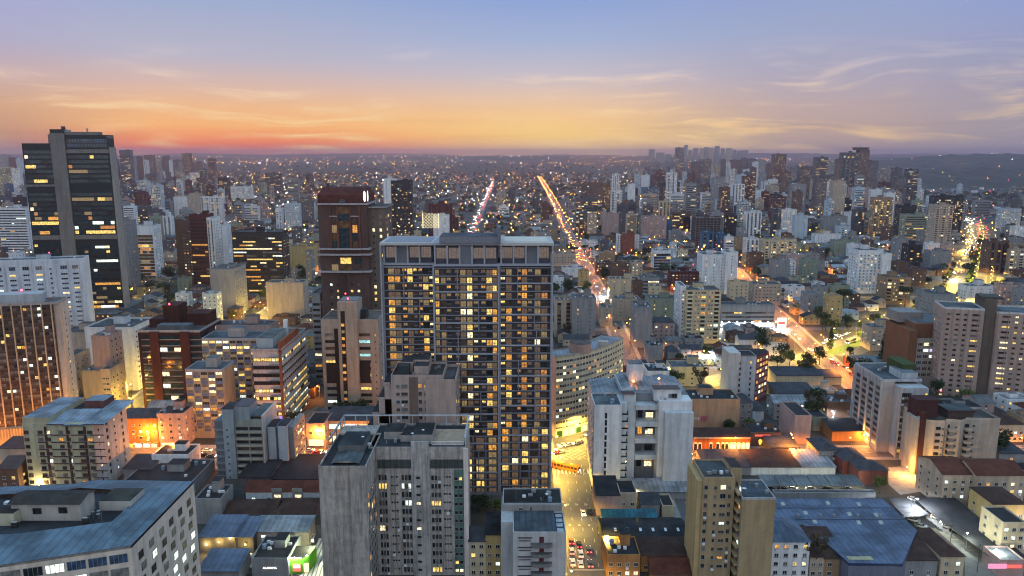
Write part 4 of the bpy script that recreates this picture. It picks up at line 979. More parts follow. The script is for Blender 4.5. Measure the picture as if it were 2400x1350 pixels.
for j in range(n):
    z = H - 5.4 - j * 3.95; lt = 0.0 if 1 <= j <= 2 else (0.95 if j != 0 else 0.85)
    b.box(b.a - 0.02, u, -0.12, 0, z - 0.1, z + 1.8, ('paint', (0.02, 0.022, 0.026)), part='glass_band')
    for i in range(7):
        uu = b.a + 0.4 + i * (u - b.a - 0.6) / 7; b.w('F', uu, z + 0.05, (u - b.a - 1.2) / 7, 1.65, lit=lt * (0.85 if j > 3 else 0.5) if j else 0.9, lits='yyw', darks=['g'], frame='frame_dark', off=-0.12)
    b.w('F', u + 1.5, z, b.b - u - 1.7, 2.6, lit=0.1 if 1 <= j <= 3 else 0.9, lits='wy', darks=['g'], frame='frame_dark', mull=3, off=-0.02)
    for i in range(13): b.w('R', 0.6 + i * 3.3, z, 2.7, 2.0, lit=0.15 if j in (1, 2, 3) else (0.85 if j in (0, 4, 5, 6, 7, 8) else 0.5), lits='yyywk', darks=['g', 'n'], frame='frame_grey', mull=3)
    b.part('floor_band').box(b.b, b.b + 1.0, -0.8, Dp, z + 2.15, z + 3.4, PL(0.40, 0.40, 0.40), bot=True); b.part('sunshade').box(b.b - 6, b.b + 1.3, -1.4, 0, z + 2.3, z + 2.45, 'frame_grey', bot=True)
b.part('sign').box(b.b - 2.2, b.b - 0.2, -0.35, -0.1, 7.2, 8.6, 'sign_blue'); b.finish()

# blue and yellow chequered blocks
def chequer(lab, x0, x1, yt, Y, D, nc, extra, mk):
    b = Bld('apartment_building', lab, 'apartment building', x0, x1, yt, Y=Y, mark=mk, ref=(yt + 950) / 2); H = b.lz(yt); YL, BU, LV = PL(0.44, 0.36, 0.20), PL(0.12, 0.16, 0.30), PL(0.26, 0.26, 0.31)
    b.box(b.a, b.b, 0, D, 0, H, PL(0.34, 0.29, 0.24)); b.roof(b.a, b.b, 0, D, H, (0.13, 0.17, 0.20), 0.6, PL(0.3, 0.32, 0.36), kit=False); cw = b.W / nc; fh = 3.0
    b.part('roof/stair_house').box(b.a + b.W * extra, b.a + b.W * (extra + 0.3), 5, 11, H, H + 4.6, PL(0.33, 0.32, 0.31), ('flatroof', (0.2, 0.22, 0.24)))
    for j in range(int(H / fh)):
        z = H - 0.4 - (j + 1) * fh
        if z < 3: break
        for i in range(nc):
            b.part('panel_blue' if (i + j) % 2 else 'panel_yellow').box(b.a + i * cw + 0.05, b.a + (i + 1) * cw - 0.05, -0.15, 0, z - 0.25, z + 1.0, BU if (i + j) % 2 else YL)
            b.w('F', b.a + i * cw + 0.25, z + 1.1, cw - 0.5, 1.5, lit=0.34, lits='ywwka', darks=['c', 'n', 'g', 'c'], frame='frame_grey', mull=4)
    b.box(b.b - 0.02, b.b + 0.02, 0.05, D - 0.05, 0, H - 0.3, PL(0.42, 0.33, 0.22), part='side_wall')
    return b
chequer('slim chequered block of blue and yellow panels beside the banded office block', 437, 524, 868, 345, 15, 5, 0.45, 'the slim chequered block').finish()
chequer('broad chequered block of blue and yellow panels behind the slim one', 478, 606, 795, 384, 17, 8, 0.42, 'the broad chequered block').finish()

# maroon and black banded block
b = Bld('office_building', 'maroon office block with black ribbon windows and thin pale sill lines', 'office building', 330, 474, 778, Y=386, mark='the maroon block', ref=860)
H = b.lz(778); MR_ = PL(0.045, 0.017, 0.017); b.box(b.a, b.b, 0, 30, 0, H, MR_); b.roof(b.a, b.b, 0, 30, H, (0.10, 0.12, 0.14), 1.0, PL(0.33, 0.32, 0.31), kit=False)
for (p0, p1) in ((353, 374), (424, 446)): b.box(b.lx(p0), b.lx(p1), -1.0, 0, 0, H + 0.2, PL(0.075, 0.024, 0.022), part='shaft')
for (p0, p1, y0, y1, a_, d_) in ((332, 366, 748, 0, 10, 22), (358, 394, 716, 0, 14, 26), (412, 462, 735, 0, 16, 28)): b.part('roof/machine_room').box(b.lx(p0), b.lx(p1), a_, d_, H, b.lz(y0, a_), MR_)
b.part('roof/cooling_unit').box(b.lx(364), b.lx(440), 3, 9, H, H + 3, PL(0.10, 0.12, 0.14)); b.part('roof/beacon').cyl(b.lx(371), 16, 0.35, b.lz(716, 14), b.lz(716, 14) + 0.8, 'lamp_red', 6)
for j in range(int(H / 3.35)):
    z = H - 4.0 - j * 3.35
    for (p0, p1) in ((332, 353), (374, 424), (446, 472)):
        u0, u1 = b.lx(p0), b.lx(p1); n = max(1, int((u1 - u0) / 3.4))
        for i in range(n): b.w('F', u0 + i * (u1 - u0) / n, z, (u1 - u0) / n, 2.1, lit=0.1, lits='kkw', darks=['g', 'tower_glass'], frame=None, mull=1)
        b.part('sill_band').box(u0, u1, -0.3, 0, z - 0.35, z - 0.1, PL(0.45, 0.43, 0.42), bot=True)
    for i in range(7): b.w('R', 1 + i * 4, z, 3.6, 2.1, lit=0.05, darks=['g', 'tower_glass'], frame=None)
b.finish()

# tan block at the bottom right
b = Bld('apartment_building', 'tan rendered apartment block with one blank windowless end wall, close by the blue warehouse', 'apartment building', 1735, 1812, 1170, Y=214, mark='the tan block', ref=1260)
TN = PL(0.33, 0.255, 0.155); H = b.lz(1170); b.box(b.a, b.b, 0, 13, 0, H, TN); b.roof(b.a, b.b, 0, 13, H, (0.13, 0.16, 0.21), 0.5, PL(0.36, 0.36, 0.37), kit=False)
l0, l1, l2 = b.lx(1630, 1260, 4), b.lx(1642, 1260, 4), b.lx(1715, 1260, 4); HL = b.lz(1122, 4); b.box(l1, l2, 4, 18, 0, HL, TN); b.box(l0, l1, 4.6, 18, 0, HL - 1, PL(0.40, 0.30, 0.16)); b.box(l2, b.a, 9, 18, 0, H + 3, PL(0.28, 0.22, 0.14)); b.roof(l1, l2, 4, 18, HL, (0.10, 0.11, 0.12), 0.5, TN, kit=False)
b.part('roof/stair_house').box(b.lx(1712, 1120, 8), b.lx(1738, 1120, 8), 8, 16, H, b.lz(1096, 8), TN, ('flatroof', (0.06, 0.05, 0.05))); b.part('roof/satellite_dish').cyl(b.a + 2, 5, 0.15, H + 1, H + 1.25, 'white_trim', 10, 0.7)
for j in range(10):
    z = HL - 3.6 - j * 2.95
    for (p, w, h) in ((1645, 1.1, 1.4), (1668, 0.8, 1.1), (1682, 1.8, 1.0 if j > 1 else 1.6), (1700, 1.0, 1.4)): b.w('F', b.lx(p, 1260, 4), z, w, h, lit=0.16 if p > 1660 else 0.06, lits='kwka', darks=['g', 'g', 'n', 'c'], frame='frame_grey', off=4)
    b.w('F', l2 + 0.4, z, 0.9, 1.2, lit=0.3, lits='wka', frame='frame_grey', off=9); b.w('L', 1.5, z + 0.3, 1.8, 1.5, lit=0.25, lits='kka', frame='frame_grey'); b.w('L', 5, z + 0.3, 1.8, 1.5, lit=0.15, lits='ka', frame='frame_grey'); b.part('balcony').box(b.a - 1.2, b.a, 1, 8, z - 0.6, z + 0.1, TN, bot=True)
b.clutter(l1, l2, 5, 17, HL, 6); b.clutter(b.a, b.b, 1, 12, H, 5); b.coolers(8); b.finish()

# twin brown towers on the right
b = Bld('apartment_tower', 'broad brown-grey apartment tower with a dark central recess at the right edge', 'apartment tower', 2213, 2412, 728, Y=405, mark='the broad brown tower', ref=840, yaw=-15)
BW = PL(0.34, 0.265, 0.235); H = b.lz(728); m0, m1 = b.lx(2302), b.lx(2328); b.box(b.a, m0, 0, 20, 0, H, BW); b.box(m1, b.b, 0, 20, 0, b.lz(733), BW); b.box(m0, m1, 1.2, 18, 0, b.lz(702, 2), PL(0.12, 0.10, 0.085)); b.roof(b.a, m0, 0, 20, H, (0.15, 0.17, 0.19), 0.8, PL(0.5, 0.5, 0.52), kit=False); b.roof(m1, b.b, 0, 20, b.lz(733), (0.15, 0.19, 0.22), 0.8, PL(0.5, 0.5, 0.52), kit=False)
b.part('roof/machine_room').box(m0 - 1, m1 + 3, 3, 14, b.lz(702, 2), b.lz(697, 2), PL(0.07, 0.07, 0.065))
for p in (2311, 2318): b.box(b.lx(p), b.lx(p) + 0.5, 1.9, 2.5, 3, b.lz(705), PL(0.30, 0.24, 0.14), part='rib')
for j in range(17):
    z = H - 3.6 - j * 2.95
    for (p, w) in ((2220, 1.6), (2239, 1.8), (2256, 1.5), (2273, 3.8), (2335, 4.0), (2361, 1.7), (2378, 1.7), (2395, 1.6)): b.w('F', b.lx(p, 840), z, w, 1.15, lit=0.18 if p not in (2273, 2335) else 0.35, lits='wyyaw', darks=['g', 'g', 'n', 'c', 'n'], frame='frame_brown', mull=3 if w > 3 else 2)
for p in (2268, 2290, 2330, 2352): b.box(b.lx(p), b.lx(p) + 0.3, -0.3, 0, 2, H, PL(0.30, 0.25, 0.23), part='rib')
b.grid('L', 2, 18, 4, H - 3, 2.95, 4, 1.3, 1.1, lit=0.12); b.finish()

# grey ribbed tower with a yellow light line
b = Bld('apartment_tower', 'grey ribbed tower with a vertical line of yellow stair lights and green flank', 'apartment tower', 2104, 2168, 912, Y=322, mark='the grey ribbed tower', ref=1000)
GR = PL(0.37, 0.39, 0.42); H = b.lz(910); Dp = 34; b.box(b.a, b.b, 0, 16, 0, H, GR)
u0 = b.a; b.box(u0 - 5.5, u0, 6, Dp, 0, H + 1.4, PL(0.30, 0.31, 0.33)); b.roof(u0 - 5.5, b.b, 6, Dp, H + 1.4, (0.13, 0.16, 0.18), 0.9, GR, kit=False)
b.part('roof/machine_room').box(b.lx(2118, 900, 6), b.lx(2155, 900, 6), 8, 20, H + 1.4, b.lz(874, 8), PL(0.40, 0.45, 0.50), ('flatroof', (0.22, 0.26, 0.30))); b.box(b.lx(2160), b.b + 1.2, 14, 28, 0, H + 7.0, PL(0.05, 0.075, 0.03), part='green_wall')
for j in range(12):
    z = H - 4.2 - j * 2.95
    if z < 1: break
    b.w('F', b.a + 0.5, z, 4.3, 2.0, lit=0.04, darks=['g', 'n', 'c'], frame='frame_grey', mull=5); b.part('spandrel').box(b.a, b.a + 5.0, -0.15, 0, z - 0.9, z - 0.1, PL(0.24, 0.22, 0.17))
    b.part('stair_light').box(b.b - 1.3, b.b - 0.6, -0.25, 0, z, z + 1.7, 'sign_yellow')
    for i in range(4): b.w('L', 7 + i * 6.6, z + 0.6, 4.6, 1.8, lit=0.07, lits='y', darks=['g', 'n'], frame='frame_grey', mull=3, ox=u0 - 5.5)
b.clutter(u0 - 5, b.b - 1, 20, 33, H + 1.4, 8); b.coolers(6)
for y in (6, 12.3, 19, 25.6, 33.4): b.box(u0 - 6.1, u0 - 5.5, y, y + 0.7, 0, H + 1.5, GR, part='rib')
b.box(b.a - 0.3, b.a + 0.3, -0.3, 0.2, 0, H + 0.6, GR, part='rib'); b.finish()

# beige apartment house with corner balconies
b = Bld('apartment_building', 'beige apartment block with wavy parapet and dark maroon stair shaft beside the grey ribbed tower', 'apartment building', 2176, 2340, 988, Y=303, mark='the beige wavy block', ref=1060)
BE = PL(0.36, 0.325, 0.285); H = b.lz(988); s = b.lx(2186)
pts = [(s, 0), (s + 4, -1.2), (s + 8, -1.4), (s + 9.5, 0.6), (s + 12.5, 0.4), (s + 15, -0.8), (s + 17.5, 0.6), (s + 19, 2.2), (b.b, 1.2), (b.b, 15), (s, 17)]
q = b.part('wall'); q.prism(pts, 0, H, BE, ('flatroof', (0.13, 0.12, 0.115)))
for i in range(len(pts)):
    a_, c_ = pts[i], pts[(i + 1) % len(pts)]; b.part('parapet').poly([(*a_, H), (*c_, H), (*c_, H + 1.0), (*a_, H + 1.0)], PL(0.40, 0.36, 0.32))
TAKEN.append((b.X + b.a, b.X + b.b, 300, 322)); b.box(b.lx(2171), s, 0.6, 10, 0, H + 0.6, BE); b.box(s - 1.5, s + 0.2, -1.0, 1.0, 0, H + 4, PL(0.05, 0.02, 0.022), part='shaft'); b.box(b.lx(2180), b.lx(2232), 5, 12, H, b.lz(938, 5), PL(0.055, 0.025, 0.028), part='machine_room')
b.part('roof').box(b.lx(2216, 980, 4), b.lx(2280, 980, 4), 2.5, 12, H + 3.2, H + 4.0, PL(0.06, 0.035, 0.035), ('flatroof', (0.10, 0.12, 0.13)), bot=True); b.part('roof').box(b.lx(2218, 980, 4), b.lx(2278, 980, 4), 3, 11.5, H, H + 3.2, ('paint', (0.06, 0.05, 0.05)))
for j in range(9):
    z = H - 3.2 - j * 2.85
    for (u, w, y) in ((s + 4.4, 2.3, -1.25), (s + 7.2, 0.6, -1.36)): b.w('F', u, z, w, 1.3 if w > 1 else 0.7, lit=0.03, frame='frame_dark', off=y)
    for u, y in ((s + 10.2, 0.0), (s + 17.8, 0.5)): b.part('balcony').box(u, u + 2.6, y - 1.5, y + 1.2, z - 0.9, z + 0.05, BE, bot=True); b.w('F', u + 0.3, z + 0.1, 1.8, 1.6, lit=0.05, frame='frame_dark', off=y + 0.55)
    b.w('F', s + 13.4, z + 0.4, 0.6, 0.6, lit=0, off=-0.35, mull=1, frame='frame_dark'); b.w('F', s + 22, z + 0.3, 0.7, 0.7, lit=0, off=1.5, mull=1, frame='frame_dark')
b.finish()

# white and red block in the middle right
b = Bld('apartment_building', 'white slab with narrow window slots and a bright red windowed end facing the avenue', 'apartment building', 1706, 1773, 838, Y=392, mark='the white and red block', ref=890)
H = b.lz(838); b.box(b.a, b.lx(1738), 0, 14, 0, H + 2.5, PL(0.48, 0.47, 0.46)); b.box(b.lx(1738), b.b, 2, 14, 0, H, PL(0.42, 0.44, 0.48)); b.roof(b.lx(1738), b.b, 2, 14, H, (0.035, 0.035, 0.04), 0.4, PL(0.3, 0.3, 0.3), kit=False)
RD = PL(0.23, 0.045, 0.04); k = b.part('red_end'); e = [(b.b, 2.0), (b.b + 10.5, 13), (b.b + 10.5, 20), (b.b - 4, 20)]; k.prism(e, 0, H - 0.3, RD, ('flatroof', (0.035, 0.035, 0.04))); TAKEN.append((b.X + b.b, b.X + b.b + 11, 392, 412))
U = Vector((10.5, 11, 0)).normalized(); Nn = Vector((U.y, -U.x, 0)); rg = random.Random(3); k = MB()
for j in range(8):
    for i in range(4):
        O = Vector((b.b, 2.0, 0)) + U * (1.0 + i * 3.5) + Vector((0, 0, H - 3.6 - j * 3.1)); put('window', win_mesh(2.4, 1.7, rg.choice('wyka') if rg.random() < 0.55 else 'c', 'frame_white', 2, False), b.root, O, math.atan2(U.y, U.x))
for j in range(8): b.w('F', b.lx(1736), H - 4 - j * 3.1, 0.9, 1.5, lit=0.05, frame='frame_dark', off=-0.05); b.w('F', b.lx(1764), H - 4 - j * 3.1, 0.9, 1.5, lit=0.05, frame='frame_dark', off=2, darks=['b', 'g', 'n'])
b.finish()

# brick and white office on the right
b = Bld('office_building', 'brown brick block with a lower white window grid glowing cold white', 'office building', 2124, 2214, 748, Y=428, mark='the brick and white grid block', ref=810)
H = b.lz(758); b.box(b.lx(2143), b.b + 6, 0, 26, 0, H, PL(0.20, 0.10, 0.06)); b.box(b.a, b.lx(2143), -3, 26, 0, b.lz(772), PL(0.19, 0.095, 0.055)); b.roof(b.lx(2143), b.b + 6, 0, 26, H, (0.20, 0.22, 0.25), 0.7, PL(0.22, 0.22, 0.22), kit=False); b.part('roof/machine_room').box(b.a, b.lx(2185), 12, 26, H - 2, b.lz(732, 12), PL(0.22, 0.22, 0.22))
b.box(b.lx(2144), b.b + 5.5, -2.5, 0, 0, b.lz(792), PL(0.34, 0.32, 0.29), part='window_grid')
for j in range(6):
    for i in range(6): b.w('F', b.lx(2146) + i * 3.6, b.lz(792) - 4.2 - j * 3.7, 3.0, 2.0, lit=0.55 if j < 2 else 0.2, lits='kkvw', darks=['b', 'g', 'n'], mull=3, off=-2.5)
b.finish()
# ------------------------------------------------------------------ buildings of the middle distance, read off the photograph
TONE = {'white': (0.66, 0.69, 0.72), 'pale blue': (0.42, 0.51, 0.58), 'grey': (0.24, 0.255, 0.27), 'dark grey': (0.09, 0.095, 0.11), 'beige': (0.42, 0.35, 0.28), 'cream': (0.52, 0.44, 0.31), 'tan': (0.30, 0.21, 0.13), 'brown': (0.13, 0.08, 0.06), 'brick red': (0.20, 0.07, 0.045), 'maroon': (0.09, 0.03, 0.03), 'pink': (0.40, 0.29, 0.27), 'blue': (0.04, 0.12, 0.22), 'green': (0.24, 0.28, 0.22), 'yellow': (0.44, 0.33, 0.15), 'black': (0.03, 0.034, 0.04), 'orange': (0.34, 0.17, 0.07)}
def dress(b, style, u0, u1, H, D, col, lt, fh=3.0, top=2.6):
    W = u1 - u0; c = TONE[col]; dk = PL(*(v * 0.42 for v in c)); lg = PL(*(min(0.6, v * 1.35) for v in c)); md = PL(*(v * 0.7 for v in c))
    if style == 'grid':
        n = max(2, round(W / 3.6)); b.grid('F', u0 + 0.6, u1 - 0.6, 3, H - top + 2, fh, n, 1.7, 1.25, lit=lt); 
    elif style == 'ribbon':
        b.ribbon('F', u0 + 0.5, u1 - 0.5, 3, H - top + 1.5, fh + 0.4, 1.5, 3.2, lit=lt, frame='frame_dark')
    elif style == 'glass':
        b.ribbon('F', u0 + 0.4, u1 - 0.4, 3, H - top + 1.5, fh + 0.3, 2.6, 2.4, 0.3, lit=lt, darks=['tower_glass', 'g', 'b'], frame='frame_dark', mull=1)
        for j in range(int(H / (fh + 0.3))): b.part('floor_band').box(u0, u1, -0.25, 0, j * (fh + 0.3) + 3, j * (fh + 0.3) + 3.35, PL(*c), bot=True)
    elif style == 'gold':
        b.ribbon('F', u0 + 1.4, u1 - 1.4, 3, H - 8, fh + 0.4, 2.7, 2.4, 0.3, lit=lt, lits='aoey', darks=['gold_glass'], frame=None, mull=1)
    elif style == 'fins':
        n = max(3, round(W / 3.2)); b.grid('F', u0 + 0.5, u1 - 0.5, 3, H - top + 1.5, fh, n, (W - 1) / n * 0.72, 1.7, lit=lt, frame='frame_dark')
        for i in range(n + 1): b.part('fin').box(u0 + 0.4 + (W - 0.8) * i / n - 0.18, u0 + 0.4 + (W - 0.8) * i / n + 0.18, -0.5, 0, 2, H - top + 1.5, lg)
    elif style == 'balc':
        n = max(2, round(W / 5.2)); cw = (W - 0.8) / n
        for j in range(int((H - top) / fh)):
            for i in range(n):
                u = u0 + 0.4 + i * cw
                if (i % 2) == 0: b.w('F', u + cw * 0.12, 3 + j * fh + 0.6, cw * 0.66, 1.8, lit=lt, frame='frame_dark'); b.part('balcony').box(u + cw * 0.06, u + cw * 0.86, -1.0, 0, 3 + j * fh - 0.4, 3 + j * fh + 0.55, lg, bot=True)
                else: b.w('F', u + cw * 0.2, 3 + j * fh + 0.9, 1.3, 1.2, lit=lt); b.w('F', u + cw * 0.62, 3 + j * fh + 0.9, 1.3, 1.2, lit=lt)
    elif style == 'strips':
        n = max(2, round(W / 6.5)); cw = W / n
        for i in range(n):
            b.part('dark_strip').box(u0 + cw * (i + 0.28), u0 + cw * (i + 0.72), -0.12, 0, 3, H - top + 1, dk)
            for j in range(int((H - top) / fh)): b.w('F', u0 + cw * (i + 0.31), 3 + j * fh + 0.7, cw * 0.38, 1.5, lit=lt, frame=None, off=-0.14)
    elif style == 'slots':
        n = max(1, round(W / 9)); cw = W / n
        for i in range(n):
            for j in range(int((H - top) / fh)): b.w('F', u0 + cw * (i + 0.5) - 0.5, 3 + j * fh + 0.8, 1.1, 1.1, lit=lt, mull=1)
    elif style == 'lit':
        b.ribbon('F', u0 + 0.5, u1 - 0.5, 1, H - 0.8, fh + 0.2, 2.0, 2.2, lit=0.8, lits='yyaw', frame='frame_dark')
    elif style == 'frame':
        for j in range(int(H / 3.3)): b.part('floor_slab').box(u0 - 0.4, u1 + 0.4, -0.6, D + 0.4, j * 3.3, j * 3.3 + 0.4, PL(0.24, 0.22, 0.22), bot=True)
        n = max(3, round(W / 5))
        for i in range(n + 1): b.part('column').box(u0 + W * i / n - 0.25, u0 + W * i / n + 0.25, -0.3, 0.3, 0, H, PL(0.22, 0.20, 0.20))
    # the flanks
    nf = max(2, round(D / 5.0))
    if style != 'frame':
        for f in 'RL':
            if (f == 'R') == (b.X < 60): b.grid(f, 1, D - 1, 3, H - top + 1.5, fh, nf, 1.5, 1.2, lit=lt * 0.8, ox=u1 if f == 'R' else u0)
TYPES = {'grid': 'punched windows', 'ribbon': 'dark window bands', 'glass': 'glass floors and pale slab lines', 'gold': 'gold mirrored glass', 'fins': 'slim vertical fins', 'balc': 'stacked balconies', 'strips': 'dark window strips', 'slots': 'tiny slot windows', 'blank': 'a blank windowless wall', 'lit': 'fully lit floors', 'frame': 'bare unfinished floors'}
LABELS = set()
def nearest_mark(px, py, Y, k=1):
    return sorted(MARKS, key=lambda m: ((m[1] - px) ** 2 + (m[2] - py) ** 2 * 2.2) ** 0.5)[:k]
def where(px, py, Y):
    a = nearest_mark(px, py, Y, 3)
    m = a[0]
    rel = 'behind' if Y > m[3] * 1.12 and abs(m[1] - px) < 90 else 'in front of' if Y < m[3] * 0.9 and abs(m[1] - px) < 70 else ('just right of' if px > m[1] else 'just left of') if abs(m[1] - px) < 140 else ('far to the right of' if px > m[1] else 'far to the left of')
    return rel, m[0], a
def unique_label(base, px, py, Y):
    rel, m, a = where(px, py, Y)
    for t in (f'{base} {rel} {m}', f'{base} {rel} {m}, set further back', f'{base} nearest to {a[1][0]}', f'{base} between {a[0][0]} and {a[1][0]}', f'{base} between {a[0][0]} and {a[2][0]}', f'{base} between {a[1][0]} and {a[2][0]}'):
        if len(t.split()) <= 16 and t not in LABELS:
            LABELS.add(t); return t
    return None
def mid(x0, x1, yt, yb, col, style, lt=0.15, D=None, mark=None, label=None, name=None, roofc=(0.12, 0.13, 0.145), fh=3.0, kit=True, Y=None):
    Y = Y or gnd(x0, yb)[1]
    px = (x0 + x1) / 2; tall = Y and (at(px, yt, Y)[1])
    kind = 'tower' if tall > 42 else 'block' if tall > 14 else 'low block'
    wide = 'slim ' if (x1 - x0) < (yb - yt) * 0.42 and tall > 30 else 'wide ' if (x1 - x0) > (yb - yt) * 1.1 else ''
    office = style in ('ribbon', 'glass', 'gold', 'lit', 'fins')
    lb = label or unique_label(f'{wide}{col} {kind} with {TYPES[style]}', px, yt, Y) or unique_label(f'{wide}{col} flat roofed {kind} with {TYPES[style]}', px, yt, Y) or f'{wide}{col} {kind} with {TYPES[style]} and a plain flat roof'
    b = Bld(name or ('office_building' if office else 'apartment_building'), lb, 'office building' if office else 'apartment building', x0, x1, yt, Y=Y, mark=mark, ref=(yt + yb) / 2)
    H = b.H; D = D or min(26, max(12, b.W * 0.8)); c = TONE[col]; wm = ('brick' if col in ('brick red',) else 'plaster', c)
    if style == 'frame': wm = PL(0.04, 0.035, 0.035)
    b.box(b.a, b.b, 0, D, 0, H, wm); b.roof(b.a, b.b, 0, D, H, roofc, 0.8, PL(*(v * 0.9 for v in c)), kit=kit)
    dress(b, style, b.a, b.b, H, D, col, lt, fh); b.finish(limit=60 if Y < 450 else 40)
    return b
